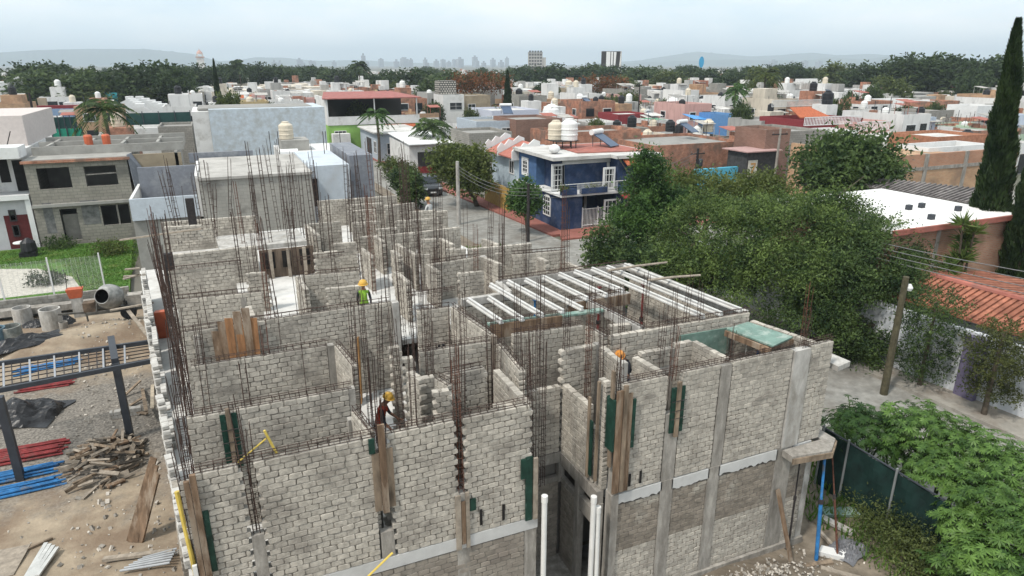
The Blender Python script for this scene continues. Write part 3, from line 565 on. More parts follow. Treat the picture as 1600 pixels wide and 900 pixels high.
# ================================================================ formwork, joists, props and other loose things on the building
def formwork(label, name, boards, cat='formwork', root=None):
    """boards: list of (part name, p, q, width, thick, material, roll)"""
    t = thing(name, label, cat, boards[0][1], 'formwork clamped to the columns')
    for nm, p, q, w, h, m, roll in boards:
        mb = MB(); mb.beam(p, q, w, h, 0, roll); part(mb, nm, m, t)
    return t
def panel_form(x0, x1, y, z0, z1, label, mid=mWood, green=mGreenF):
    """two dark panels either side of a wooden upright, held on the wall face (x0..x1 wide)"""
    w = (x1 - x0); g = w * .33; bs = []
    t = thing('formwork', label, 'formwork', ((x0 + x1) / 2, y, z0), 'formwork clamped to the columns')
    for a, b in ((x0, x0 + g), (x1 - g, x1)):
        mb = MB(); mb.box(a, y - .03, z0, b, y, z1); part(mb, 'panel', green, t)
    mb = MB(); mb.box(x0 + g + .01, y - .06, z0 - .1, x1 - g - .01, y - .01, z1 + .12); part(mb, 'upright', mid, t)
    mb = MB()
    for z in (z0 + .35, (z0 + z1) / 2, z1 - .3): mb.tube([(x0 - .02, y - .07, z), (x1 + .02, y - .065, z)], .008, 4)
    part(mb, 'tie_wire', mDarkSt, t)
    return t
q0 = pY(1050, 608, 10.1); q1 = pY(1069, 670, 10.1)
panel_form(q0[0] - .02, pY(1068, 605, 10.1)[0] + .02, 10.08, pY(1060, 672, 10.1)[2], pY(1060, 603, 10.1)[2], 'pair of dark green panels with plank upright on the right front wall')
t = thing('formwork', 'tall brown board formwork boxing the corner column beside the dark passage', 'formwork', (6.75, 10.0, 3.1), 'formwork clamped to the columns')
zA = pY(960, 770, 10.05)[2]; zB = pY(960, 605, 10.05)[2]
for nm, a, b, y0, y1, z0, z1, m in (('board', 6.56, 6.70, 10.01, 10.05, zA, zB - .1, mWoodB), ('board', 6.715, 6.80, 9.99, 10.05, zA + .02, zB, mWood), ('board', 6.81, 6.93, 10.02, 10.055, zA, zB - .2, mWoodB), ('panel', 6.935, 7.02, 10.03, 10.06, zA + 1.0, zB - .35, mGreenF), ('panel', 6.50, 6.55, 10.03, 10.3, zA + 1.0, zB - .3, mGreenF), ('board', 6.51, 6.55, 10.1, 10.2, zA + .6, zB + .3, mWood)):
    mb = MB(); mb.box(a, y0, z0, b, y1, z1); part(mb, nm, m, t)
t = thing('formwork', 'weathered board formwork on the middle column of the left front wall', 'formwork', (1.95, 10.0, 3.9), 'formwork clamped to the columns')
for nm, a, b, y0, z0, z1, m in (('board', 1.74, 1.86, 10.06, 4.05, 5.2, mWood), ('board', 1.865, 1.98, 10.03, 4.0, 5.75, mWoodB), ('board', 1.985, 2.10, 10.06, 4.08, 5.25, mWood), ('panel', 1.70, 1.80, 10.05, 5.22, 5.5, mGreenF)):
    mb = MB(); mb.box(a, y0, z0, b, y0 + .04, z1); part(mb, nm, m, t)
t = thing('formwork', 'small board formwork low on the front column under a toothed gap', 'formwork', (3.35, 10.0, 2.9), 'formwork clamped to the columns')
mb = MB(); mb.box(3.20, 10.05, 2.75, 3.30, 10.09, 3.95); mb.box(3.40, 10.05, 2.75, 3.47, 10.09, 3.98); part(mb, 'board', mWoodG, t); mb = MB(); mb.box(3.31, 10.06, 2.85, 3.39, 10.08, 3.8); part(mb, 'upright', mWoodB, t); mb = MB(); mb.box(3.48, 10.06, 3.55, 3.60, 10.09, 3.8); part(mb, 'panel', mGreenF, t)
t = thing('formwork', 'green panel and grey plank hung at the left edge of the dark passage', 'formwork', (4.8, 10.0, 3.1), 'formwork clamped to the columns')
za = pY(832, 810, 10.08)[2]; zb = pY(832, 712, 10.08)[2]
mb = MB(); mb.box(4.62, 10.05, za, 4.76, 10.085, zb); mb.box(4.52, 10.045, zb - .45, 4.66, 10.08, zb - .02); part(mb, 'panel', mGreenF, t); mb = MB(); mb.box(4.78, 10.03, za, 4.87, 10.085, zb - .05); part(mb, 'upright', mWoodG, t)
t = thing('formwork', 'long brown plank formwork with green spotted strip on the near left corner', 'formwork', (-1.0, 10.0, 3.5), 'formwork clamped to the columns')
mb = MB(); mb.box(-1.13, 10.02, 3.3, -1.05, 10.08, 5.45); mb.box(-1.04, 10.01, 3.2, -.95, 10.07, 5.55); part(mb, 'board', mWoodB, t); mb = MB(); mb.box(-.945, 10.06, 3.7, -.86, 10.085, 4.85); part(mb, 'panel', mGreenF, t); mb = MB(); mb.box(-1.22, 10.05, 2.0, -1.15, 10.1, 3.9); part(mb, 'upright', mPVC, t)
a = pY(343, 640, 12.05); b = pY(368, 735, 12.05)
panel_form(a[0] - .02, a[0] + .27, 12.04, 4.35, 5.46, 'green panels and patched plank standing on the wall behind the near left room')
t = thing('formwork', 'plank formwork with dark green strip on the inner wall beside the passage', 'formwork', (6.42, 10.7, 3.2), 'formwork clamped to the columns')
mb = MB(); mb.box(6.36, 10.72, 3.1, 6.40, 10.80, 5.0); mb.box(6.36, 10.40, 3.2, 6.41, 10.46, 5.5); part(mb, 'board', mWood, t); mb = MB(); mb.box(6.37, 10.60, 3.2, 6.40, 10.70, 4.5); part(mb, 'panel', mGreenF, t)
# joists over the roof opening
js = [((733, 469), (782, 502)), ((765, 466), (815, 498)), ((768, 446), (846, 492)), ((795, 441), (878, 486)), ((823, 438), (908, 482)), ((851, 434), (916, 466)), ((876, 429), (946, 461)), ((900, 425), (972, 454)), ((927, 421), (1097, 494)), ((951, 418), (1125, 490)), ((978, 415), (1155, 484))]
for i, (a, b) in enumerate(js):
    p = at(*a, 5.56); q = at(*b, 5.56); mb = MB(); d = (q - p).normalized()
    c = (p + q) / 2; ang = math.atan2(d.y, d.x); Lg = (q - p).length + .12
    prof = [(-.058, 0), (.058, 0), (.058, .035), (.024, .05), (.024, .085), (.034, .09), (.034, .115), (-.034, .115), (-.034, .09), (-.024, .085), (-.024, .05), (-.058, .035)]
    n = Vector((-d.y, d.x, 0)); s0 = c - d * Lg / 2
    mb.extr([s0 + n * x + Vector((0, 0, z - .05)) for x, z in prof], d * Lg)
    o = mb.build('concrete_joist', mat('joist_white', (.56, .55, .53), var=.12, scale=5, stain=(.5, .48, .44), stain_scale=3))
    tag(o, f'white concrete joist, {nth(i)} from the left of those laid across the roof opening', 'joist', 'joists laid over the roof opening')
for lab, a, b in (('long timber pole lying over the rear ends of the joists', (950, 423), (1042, 410)), ('long timber pole lying across the two longest joists by the tree', (1012, 438), (1094, 430))):
    mb = MB(); p = at(*a, 5.72); q = at(*b, 5.72); mb.tube([p, (p + q) / 2 + Vector((0, 0, .02)), q], [.04, .038, .032], 8); tag(mb.build('timber_pole', mWoodG), lab, 'pole')
t = thing('formwork_deck', 'pale green panel deck beyond the right front wall, on timber bearers', 'formwork', (10.8, 11.3, 5.2))
p = [at(1165, 505, 5.35), at(1200, 494, 5.35), at(1256, 524, 5.35), at(1224, 544, 5.35)]
p = [(10.95, 12.05), (11.75, 12.2), (12.05, 11.0), (11.2, 10.75)]
mb = MB(); mb.prism(p, 5.28, 5.32); part(mb, 'panel', mGreenL, t)
mb = MB()
for y in (10.85, 11.4, 11.9): mb.beam((11.0, y + .05, 5.2), (12.05, y + .15, 5.2), .08, .12)
mb.beam((11.14, 10.75, 5.2), (10.92, 12.05, 5.2), .06, .14); part(mb, 'bearer', mWoodB, t)
mb = MB(); mb.beam((9.7, 12.26, 4.9), (11.2, 12.22, 4.9), .04, .7); tag(mb.build('plywood_sheet', mGreenL), 'scuffed green plywood sheet standing behind the right front wall, under the deck', 'plywood')
def prop(label, p, q, m, r=.03, name='steel_prop', plate=True):
    p = Vector(p); q = Vector(q); t = thing(name, label, 'prop', p); md = p.lerp(q, .55)
    mb = MB(); mb.tube([p, md], r * 1.15, 8); part(mb, 'outer_tube', m, t)
    mb = MB(); mb.tube([md, q], r * .8, 8); part(mb, 'inner_tube', m, t)
    mb = MB(); mb.tube([md - (q - p).normalized() * .06, md + (q - p).normalized() * .05], r * 1.7, 8); part(mb, 'collar', mDarkSt, t)
    if plate:
        mb = MB(); mb.box(p.x - .06, p.y - .06, p.z, p.x + .06, p.y + .06, p.z + .01); mb.box(q.x - .06, q.y - .06, q.z - .01, q.x + .06, q.y + .06, q.z); part(mb, 'plate', m, t)
    return t
g = lambda px, py: at(px, py, .05)
prop('blue steel prop under the corner balcony slab at the right end', (12.05, 9.35, .05), (12.35, 9.85, 2.78), mBlue, .04)
prop('rust brown slim prop under the outer edge of the corner balcony slab', (12.6, 9.2, .05), (12.72, 10.0, 2.78), mRustR, .022)
prop('dark prop against the corner pillar under the balcony slab', (11.75, 9.95, .05), (11.72, 9.98, 2.78), mDarkSt, .022)
prop('blue steel prop standing under the green deck', (11.6, 11.6, 3.0), (11.62, 11.6, 5.2), mBlue, .04)
prop('red steel prop inside the joist bay, nearer the passage', (9.6, 15.9, 3.0), (9.6, 15.9, 5.4), mRed, .04)
prop('red steel prop inside the joist bay, nearer the trees', (10.9, 15.6, 3.0), (10.9, 15.6, 5.4), mRed, .04)
prop('blue steel prop seen down between the left joists', (7.4, 15.6, 3.0), (7.4, 15.6, 5.4), mBlue, .04)
def plank(label, p, q, w=.18, h=.04, m=None, roll=0., name='plank', cat='plank', group=None):
    mb = MB(); mb.beam(p, q, w, h, 0, roll); return tag(mb.build(name, m or mWood), label, cat, group)
plank('brown plank leaning on the lower right front wall', (11.35, 9.4, .05), (11.2, 10.03, 1.9), .12, .04, mWoodB)
def pipe(label, p, q, r, m, name='pipe'):
    mb = MB(); mb.tube([p, q], r, 12); mb.tube([Vector(q) - (Vector(q) - Vector(p)).normalized() * .14, Vector(q) + Vector((0, 0, .006))], r * 1.18, 12); return tag(mb.build(name, m, smooth=False), label, 'pipe')
def pzx(px, py, y): p = pY(px, py, y); return p
p = pY(851, 775, 9.95); pipe('white plastic drain pipe standing at the left jamb of the passage', (p[0], 9.95, 0), p, .055, mPVC)
p = pY(928, 776, 9.95); pipe('taller white plastic drain pipe at the right jamb of the passage', (p[0], 9.95, 0), p, .055, mPVC)
p = pY(935, 792, 9.93); pipe('shorter white plastic drain pipe beside the taller one, right of the passage', (p[0] + .04, 9.93, 0), p, .05, mPVC)
# boards stacked upright in a room and other loose pieces
bx = [(349, 505, 545, 0), (357, 500, 550, 1), (366, 490, 548, 0), (374, 492, 545, 1), (383, 484, 548, 0), (392, 500, 546, 1), (340, 520, 550, 0)]
for i, (px, t0, b0, k) in enumerate(bx):
    tp = pY(px, t0, 16.35); mb = MB(); x_ = tp[0]; sk = .05 * (i % 3 - 1); mb.extr([(x_ - .075, 16.1 - .03 * i, 3.02), (x_ + .075, 16.1 - .03 * i, 3.02), (x_ + .09 + sk, 16.46, tp[2]), (x_ - .09 + sk, 16.46, tp[2] + .02)], (0, -.035, .005))
    tag(mb.build('board', mat('orange_board', (.30, .15, .07), var=.35, scale=6, bump=.3, vsc=(1, 1, .2)) if k else mWoodB), f'brown board stood in the left room, {nth(sorted(b_[0] for b_ in bx).index(px))} from the left', 'board', 'boards stood against the room wall')
mb = MB(); p = pY(408, 540, 16.4); mb.beam((p[0] - .02, 16.35, 3.6), (p[0] + .02, 16.47, 4.65), .03, .55, 0, 0); tag(mb.build('dark_board', mDarkSt), 'dark board leaning in the left room right of the brown boards', 'board')
mb = MB(); p = pY(560, 560, 16.2); mb.beam((p[0], 16.2, 3.0), (p[0] + .1, 16.6, 4.7), .03, .42, 0, 0); tag(mb.build('plywood_sheet', mat('orange_ply', (.30, .16, .06), var=.4, scale=3)), 'orange brown plywood leaning on the wall beside the worker room', 'plywood')
mb = MB(); mb.box(2.72, 10.9, 3, 3.0, 10.95, 4.45); tag(mb.build('plywood_sheet', mat('tan_ply', (.30, .235, .16), var=.15, scale=2)), 'plain tan plywood sheet standing beside the orange vested worker', 'plywood')
p = at(698, 525, 4.2)
for i in range(5):
    mb = MB(); mb.tube([(4.55 + .07 * i, 15.45, 3), (4.58 + .06 * i, 15.58, 4.5 + .05 * (i % 2))], .035, 8); tag(mb.build('black_pipe', mBlack), 'black pipe in the bunch stood in the small room left of the joists', 'pipe', 'black pipes stood in the small room')
t = thing('trestle', 'small yellow steel trestle on the near left wall top', 'trestle', (.45, 10.4, 5.5)); 
mb = MB(); a = at(416, 695, 5.75); mb.tube([(a.x, 10.25, 5.95), (a.x + .14, 10.25, 5.5)], .022, 6); part(mb, 'leg', mYellow, t); mb = MB(); mb.tube([(a.x + .01, 10.25, 5.8), (a.x - .45, 10.3, 5.45)], .014, 6); part(mb, 'brace', mYellow, t)
mb = MB(); p = pY(612, 870, 10.0); mb.tube([(p[0] + .02, 9.98, p[2] + .1), (p[0] - .6, 9.85, p[2] - .25)], .02, 6); tag(mb.build('yellow_bar', mYellow), 'yellow bar leaning against the front wall below the toothed gap', 'bar')
mb = MB(); mb.tube([(-1.28, 10.4, 5.1), (-1.12, 9.98, 2.2)], .04, 8); tag(mb.build('yellow_pole', mYellow), 'yellow pole leaning down the near left corner', 'pole')
for i, (p, q) in enumerate((((-4.05, 18.9, .15), (-2.75, 17.2, 2.3)), ((-3.95, 18.8, .15), (-2.65, 17.1, 2.3)), ((-3.85, 18.7, .15), (-2.58, 17.0, 2.25)))):
    pass
lp = [at(206, 848, .2), at(241, 722, .2)]
for i in range(3):
    plank(f'long brown plank leaning on the slab edge, {("outer", "middle", "inner")[i]} of three', at(203 + 8 * i, 846 + i, .12), at(240 + 3 * i, 715 + 12 * i, 2.2 - .1 * i), .17, .05, mWoodB, roll=.8, group='planks leaning on the slab edge')
for lab, a, za, b, zb in (('board bracing over the left slab edge beside the mixer', (172, 485), 3.2, (240, 473), 3.3), ('slanted board bracing below the first, down to the slab edge', (200, 485), 3.1, (248, 545), 2.9), ('long pole lying over the left rear cages', (188, 375), 5.6, (316, 357), 6.2)):
    plank(lab, at(*a, za), at(*b, zb), .12, .05, mWoodG)
for i, (a, b) in enumerate((((195, 421), (212, 419)), ((193, 432), (214, 430)), ((193, 436), (215, 429)))):
    plank(f'short board end jutting from the left rear slab edge, {nth(i)} from the top', at(*a, 3.3), at(b[0] + 6, b[1], 3.3), .12, .05, mWoodG, group='board ends at the left rear slab edge')
mb = MB(); p = at(252, 500, 3.6); mb.prism([(p.x - .18, p.y - .1), (p.x + .18, p.y - .1), (p.x + .14, p.y + .14), (p.x - .14, p.y + .14)], 3.0, 3.9); tag(mb.build('orange_drum', mOrange), 'orange plastic container on the slab behind the left edge cages', 'container')
t = thing('dark_form', 'blackened column form box rising at the left rear corner', 'formwork', (-2.0, 22.5, 3)); mb = MB(); mb.box(-1.95, 22.3, 4.3, -1.7, 22.5, 6.0); part(mb, 'panel', mDarkSt, t)
mb = MB(); mb.box(-1.45, 28.9, 5.46, -1.15, 29.1, 6.5); tag(mb.build('dark_form', mDarkSt), 'short dark column form in front of the grey house terrace', 'formwork')

# ================================================================ workers
def person(label, loc, face, bend=.15, shirt=None, trousers=None, vest=None, helmet=None, arms=((.35, .5), (.35, .5)), step=.0, hs=1.52):
    """one continuous skinned body standing at loc, facing angle face (0 = +x), trunk bent forward by bend"""
    t = thing('person', label, 'person', loc, 'workers on the building', rz=face)
    k = hs / 1.70; V = []; E = []; Rr = []
    def v(x, y, z, r, pa=None):
        V.append((x * k, y * k, z * k)); Rr.append(r * k)
        if pa is not None: E.append((pa, len(V) - 1))
        return len(V) - 1
    sb, cb = math.sin(bend), math.cos(bend)
    def tr(x, y, h): return (x * cb + h * sb, y, .92 + h * cb - x * sb)      # trunk frame above the hips
    pel = v(0, 0, .92, .125); w1 = v(*tr(.01, 0, .16), .12, pel); ch = v(*tr(.0, 0, .36), .135, w1); sh = v(*tr(-.01, 0, .48), .095, ch); nk = v(*tr(.0, 0, .57), .052, sh)
    h1 = v(*tr(.03, 0, .66), .078, nk); h2 = v(*tr(.035, 0, .75), .088, h1); h3 = v(*tr(.03, 0, .81), .06, h2)
    nose = v(*tr(.125, 0, .685), .012, h1)
    for s_, (fa, el) in zip((1, -1), arms):
        a = v(*tr(-.01, s_ * .17, .45), .062, sh); px_, pz = .29 * math.sin(fa), -.29 * math.cos(fa); e = v(*tr(px_, s_ * .23, .45 + pz), .043, a)
        wx, wz = px_ + .25 * math.sin(fa + el), pz - .25 * math.cos(fa + el); w = v(*tr(wx, s_ * .21, .45 + wz), .028, e)
        pxx, pzz = wx + .08 * math.sin(fa + el + .2), wz - .08 * math.cos(fa + el + .2); pm = v(*tr(pxx, s_ * .205, .45 + pzz), .030, w)
        for j in range(4):
            f1 = v(*tr(pxx + .05 * math.sin(fa + el + .5), s_ * (.175 + .02 * j), .45 + pzz - .05 * math.cos(fa + el + .5)), .0095, pm)
            v(*tr(pxx + (.07 + .006 * (j % 3)) * math.sin(fa + el + .9), s_ * (.175 + .02 * j), .45 + pzz - .075 * math.cos(fa + el + .8)), .008, f1)
        v(*tr(wx + .06, s_ * .16, .45 + wz - .04), .011, w)
    for s_ in (1, -1):
        hp = v(0, s_ * .09, .88, .098, pel); kn = v(.03 + step * s_, s_ * .11, .48, .062, hp); an = v(.0 + step * s_ * .9, s_ * .12, .09, .042, kn); v(.15 + step * s_ * .9, s_ * .13, .03, .038, an)
    me = bpy.data.meshes.new('body'); me.from_pydata(V, E, []); o = bpy.data.objects.new('body', me); COL.objects.link(o)
    md = o.modifiers.new('skin', 'SKIN'); md.use_smooth_shade = True
    for i, r in enumerate(Rr): me.skin_vertices[0].data[i].radius = (r, r); me.skin_vertices[0].data[i].use_root = (i == 0)
    o.modifiers.new('sub', 'SUBSURF').levels = 2; o.modifiers['sub'].render_levels = 2
    dg = bpy.context.evaluated_depsgraph_get(); me2 = bpy.data.meshes.new_from_object(o.evaluated_get(dg)); bpy.data.objects.remove(o)
    o = bpy.data.objects.new('body', me2); COL.objects.link(o); o.parent = t; me2.materials.clear()
    skin = mat('skin', (.30, .155, .10), rough=.6); boots = mat('boot_leather', (.04, .03, .022), rough=.7)
    for m in (skin, shirt, trousers, boots, vest or shirt): me2.materials.append(m)
    inv = lambda c: ((c.x / k) * cb - (c.z / k - .92) * sb, c.y / k, (c.x / k) * sb + (c.z / k - .92) * cb)
    mi = []
    for p_ in me2.polygons:
        c = p_.center; x, y, h = inv(c)
        if c.z / k < .12: i = 3
        elif c.z / k < .95 and abs(y) < .24 and h < .05: i = 2
        elif h > .54 and abs(y) < .14: i = 0
        elif abs(y) < .165 and h > .0: i = 4
        elif abs(y) > .16: i = 0 if (abs(y) > .13 and (x > .22 or h < .02)) else 1
        else: i = 1
        mi.append(i)
    me2.polygons.foreach_set('material_index', mi); me2.polygons.foreach_set('use_smooth', [True] * len(mi))
    def trk(x, y, h): a = tr(x, y, h); return (a[0] * k, a[1] * k, a[2] * k)
    mb = MB(); M = Matrix.Translation(trk(.03, 0, .765)) @ Matrix.Rotation(bend, 4, 'Y')
    prof = [(.125, 0), (.122, .03), (.108, .075), (.075, .11), (.03, .126), (.004, .13)]
    b2 = MB(); b2.lathe(prof, n=16); b2.lathe([(.128, -.006), (.145, -.004), (.145, .004), (.12, .01)], (.018, 0, 0), 16)
    b2.v = [np.asarray(x) @ np.array(M)[:3, :3].T + np.array(M)[:3, 3] for x in b2.v]
    b2.build('helmet', helmet, t, smooth=True)
    b3 = MB()
    for s_ in (1, -1):
        e = Vector(trk(.112, s_ * .033, .715)); b3.box(e.x - .008, e.y - .012, e.z - .006, e.x + .006, e.y + .012, e.z + .006)
    b3.build('eyes', mDark, t)
    return t
hOr = mat('helmet_orange', (.62, .24, .04), rough=.6, var=.15, stain=(.45, .3, .16), stain_scale=8); hYe = mat('helmet_yellow', (.62, .36, .06), rough=.6, var=.15, stain=(.45, .35, .2), stain_scale=8)
vOr = mat('orange_vest', (.48, .07, .035), rough=.85, var=.3, scale=12); vGr = mat('lime_vest', (.26, .48, .05), rough=.85, var=.2, scale=12); cDk = mat('dark_cloth', (.025, .027, .035), var=.2); cBl = mat('jeans_cloth', (.05, .07, .12), var=.2); cWh = mat('pale_shirt', (.5, .5, .49), var=.1)
p = at(588, 622, 4.42); person('worker in yellow helmet and orange vest standing between the stub walls', (p.x, p.y, 2.99), R(-25), .35, cDk, cDk, vOr, hYe, ((.7, .6), (.5, .5)))
p = at(984, 549, 5.0); person('worker in orange helmet and dark shirt bending behind the low block courses', (p.x, p.y, 3.62), R(200), .55, cDk, cBl, cDk, hOr, ((.9, .3), (.8, .4)))
pp = p; tt = thing('scaffold_bench', 'low plank bench carrying the worker in the dark shirt', 'bench', (p.x, p.y, 2.99)); mb = MB(); mb.box(p.x - .3, p.y - .3, 3.56, p.x + .3, p.y + .25, 3.6); part(mb, 'seat', mWood, tt)
for dx in (-.26, .26):
    for dy in (-.26, .21): mb = MB(); mb.box(p.x + dx - .02, p.y + dy - .02, 2.99, p.x + dx + .02, p.y + dy + .02, 3.56); part(mb, 'leg', mWood, tt)
p = at(567, 442, 5.62); person('worker in lime green vest walking past the wall of the middle room', (p.x, p.y, 4.25), R(-100), .08, cDk, cDk, vGr, hYe, ((.3, .4), (-.2, .3)), step=.06, hs=1.38)
p = at(671, 314, 5.7); person('worker in a pale shirt standing far back beside the street wall', (p.x, p.y, 4.25), R(120), .1, cWh, cBl, cWh, hYe)
bwall((p.x - .6, p.y - .35), (p.x + .7, p.y - .4), 3, 5.3)

# ================================================================ yard
def zy(x, y): return float(yardz(np.array([[x]]), np.array([[y]]))[0, 0])
def ay(px, py, h=0.): 
    p = at(px, py, .2); p.z = zy(p.x, p.y) + h; return p
# blue and red props lying in stacks
def barstack(p, q, n, layers, m, nm, look, grp, r=.042):
    p = Vector(p); q = Vector(q); d = (q - p).normalized(); s = Vector((-d.y, d.x, 0)); c = 0
    for l_ in range(layers):
        for i in range(n - l_):
            j = rnd.uniform(-.18, .18); a = p + s * ((i + l_ * .5) * r * 2.9 + rnd.uniform(-.02, .02)) + Vector((0, 0, r + l_ * r * 1.75)) + d * j; b = q + s * ((i + l_ * .5) * r * 2.8 + rnd.uniform(-.06, .06)) + Vector((0, 0, r + l_ * r * 1.75)) + d * j
            t = thing(nm, look, 'prop', a, grp); mdp = a.lerp(b, .55)
            mb = MB(); mb.tube([a, mdp], r, 7); part(mb, 'outer_tube', m, t); mb = MB(); mb.tube([mdp, b], r * .75, 7); part(mb, 'inner_tube', m, t); c += 1
barstack(ay(-40, 786), ay(92, 752), 5, 2, mBlue, 'steel_prop', 'blue steel prop lying in the near stack left of the lumber heap', 'blue props stacked left of the lumber heap')
barstack(ay(-40, 760), ay(92, 730), 5, 2, mBlue, 'steel_prop', 'blue steel prop lying in the second row, between near blue stack and red stack', 'blue props of the second row')
barstack(ay(-40, 732), ay(95, 706), 8, 2, mRed, 'steel_prop', 'red steel prop lying in the stack above the blue ones', 'red props stacked by the lumber heap')
barstack(ay(25, 612), ay(112, 600), 6, 2, mRed, 'steel_prop', 'dark red steel prop lying in the stack under the grey steel frame', 'red props under the steel frame')
barstack(ay(28, 592), ay(124, 572), 8, 2, mBlue, 'steel_prop', 'blue steel prop lying in the stack under the grey steel frame', 'blue props under the steel frame')
# lumber heap: every piece a thing
cen = ay(158, 722)
for i in range(120):
    a = rnd.uniform(0, 6.28); rr_ = rnd.random() ** .6; x = cen.x + rr_ * 1.05 * math.cos(a) + .1; y = cen.y + rr_ * 1.5 * math.sin(a)
    h = max(0, .75 * (1 - rr_)) * rnd.uniform(.4, 1.1) + .04; Lg = rnd.uniform(.22, .85); th = rnd.gauss(.1, .8); el = rnd.gauss(0, .18)
    d = Vector((math.cos(th) * math.cos(el), math.sin(th) * math.cos(el), math.sin(el))) * Lg / 2; c = Vector((x, y, zy(x, y) + h + abs(d.z)))
    plank('weathered offcut lying in the lumber heap', c - d, c + d, rnd.uniform(.05, .13), rnd.uniform(.03, .08), rnd.choice((mWood, mWoodG, mWoodG, mWoodB, mat('dark_scrap', (.07, .06, .05), var=.3))), roll=rnd.uniform(0, 3), name='offcut', cat='offcut', group='offcuts in the lumber heap')
plank('long thin batten lying downhill from the lumber heap', ay(128, 777, .03), ay(165, 745, .06), .08, .04, mWoodG)
plank('wide plank end lying at the right of the lumber heap', ay(185, 730, .05), ay(216, 712, .15), .2, .04, mWood)
plank('long board lying on the sand near the leaning planks', ay(162, 876, .12), ay(272, 871, .14), .13, .07, mWoodG)
for i in range(6):
    a = ay(190 + i * 7, 903 - i * 4, .13); b = ay(268 + i * 2, 893 - i * 5, .16); mb = MB(); mb.tube([a, b], .03, 8); tag(mb.build('grey_pipe', mat('galvanised_tube', (.38, .39, .40), rough=.5, metal=.3)), 'galvanised tube lying in the bunch at the bottom edge by the slab', 'pipe', 'galvanised tubes near the slab')
for i in range(4):
    a = ay(38 + i * 7, 906 - i, .05 + .015 * i); b = ay(72 + i * 6, 848 + i * 3, .08 + .015 * i); plank(f'pale aluminium channel lying at the lower left, {nth(i)} from the left', a, b, .09, .05, mat('pale_metal', (.50, .50, .48), rough=.5), name='metal_channel', cat='channel', group='pale channels at the lower left')
mb = MB(); p = ay(10, 870, .06); mb.prism([(p.x - .5, p.y - .75), (p.x + .3, p.y - .75), (p.x + .42, p.y + .35), (p.x - .4, p.y + .4)], p.z, p.z + .03); tag(mb.build('panel_sheet', mWoodG), 'grey plywood sheet lying at the lower left corner', 'plywood')
plank('thin pole lying above the pale channels', ay(28, 862, .05), ay(82, 838, .05), .06, .05, mWood)
plank('short pale board dropped on the dirt in mid yard', ay(64, 622, .04), ay(78, 627, .05), .14, .04, mWoodG)
for i, (a, b, h) in enumerate((((193, 618), (222, 606), .4), ((222, 606), (232, 660), .5), ((238, 600), (241, 655), .5), ((203, 632), (224, 622), .15), ((196, 640), (230, 646), .1))):
    plank(f'broken board in the scrap beside the steel post, {nth(i)} from the top', ay(*a, .06), ay(*b, h), .11, .04, mWood if i != 2 else mat('pale_wood', (.5, .43, .33), var=.2), group='boards scrapped beside the steel post')
mb = MB(); p = ay(196, 646, 0)
wall_blocks(mb, (p.x - .45, p.y), (p.x + .5, p.y + .05), p.z, p.z + .28, .2); tag(mb.build('block_stack', [mConcL, mMortar]), 'low stack of grey blocks at the foot of the steel post', 'block stack')
# dark tarpaulins
def tarp(label, px, py, sx, sy, h, rz, seed, m=None):
    p = ay(px, py, 0); n = 26; X, Y = np.meshgrid(np.linspace(-1, 1, n), np.linspace(-1, 1, n))
    f = np.clip(1 - (X ** 2 + Y ** 2 * .9), 0, 1) ** .6; Z = h * f * (.65 + .5 * vnoise(X * 2, Y * 2, 2.2, seed)) + .09 * f * vnoise(X * 2, Y * 2, 8, seed + 1) + .02
    W = 1 + .13 * vnoise(X * 2, Y * 2, 2.0, seed + 2); c, s_ = math.cos(rz), math.sin(rz); x = X * sx * W; y = Y * sy * W
    V = np.stack([p.x + x * c - y * s_, p.y + x * s_ + y * c, p.z + Z], -1).reshape(-1, 3); F = [(j * n + i, j * n + i + 1, (j + 1) * n + i + 1, (j + 1) * n + i) for j in range(n - 1) for i in range(n - 1)]
    mb = MB(); mb.add(V, F); o = mb.build('tarpaulin', m or mBlackT, smooth=False); return tag(o, label, 'tarpaulin')
tarp('crumpled black tarpaulin on the ground below the steel frame', 32, 645, 1.25, .95, .55, -.3, 3)
tarp('black tarpaulin strip heaped beyond the steel frame beside the sand', 38, 556, 1.4, .7, .35, .4, 7)
tarp('small black tarpaulin under the concrete rings by the block wall', 70, 502, .9, .5, .35, .2, 9)
tarp('black plastic sheet bunched beside the right concrete ring', 98, 502, .5, .45, .45, .2, 12)
# concrete rings and drums
def ring(label, px, py, r, h, m, tilt=0, dark=True, name='concrete_ring'):
    p = ay(px, py, -.03); mb = MB(); mb.lathe([(r, 0), (r * 1.01, h * .5), (r, h), (r * .86, h), (r * .85, .06), (.01, .06)], n=24); o = mb.build(name, m, smooth=False); o.location = p; o.rotation_euler = (tilt, 0, 0); return tag(o, label, 'ring' if name == 'concrete_ring' else 'drum')
ring('short concrete ring by the block wall, the farther of two', 37, 500, .38, .75, mConcL); ring('taller concrete ring standing on the sand beside the black tarpaulin', 84, 515, .42, 1.0, mConcL)
ring('blue grey drum at the left edge of the yard', -1, 545, .38, .85, mat('blue_drum', (.10, .16, .2), rough=.6, var=.2), name='drum'); ring('grey dirty drum with dark mouth standing on the sand', 22, 540, .40, .7, mat('dirty_drum', (.2, .215, .2), rough=.7, var=.3, stain=(.35, .33, .29), stain_scale=3), name='drum')
ring('small grey bucket on the sand right of the tall ring', 102, 520, .17, .35, mConc, name='bucket')
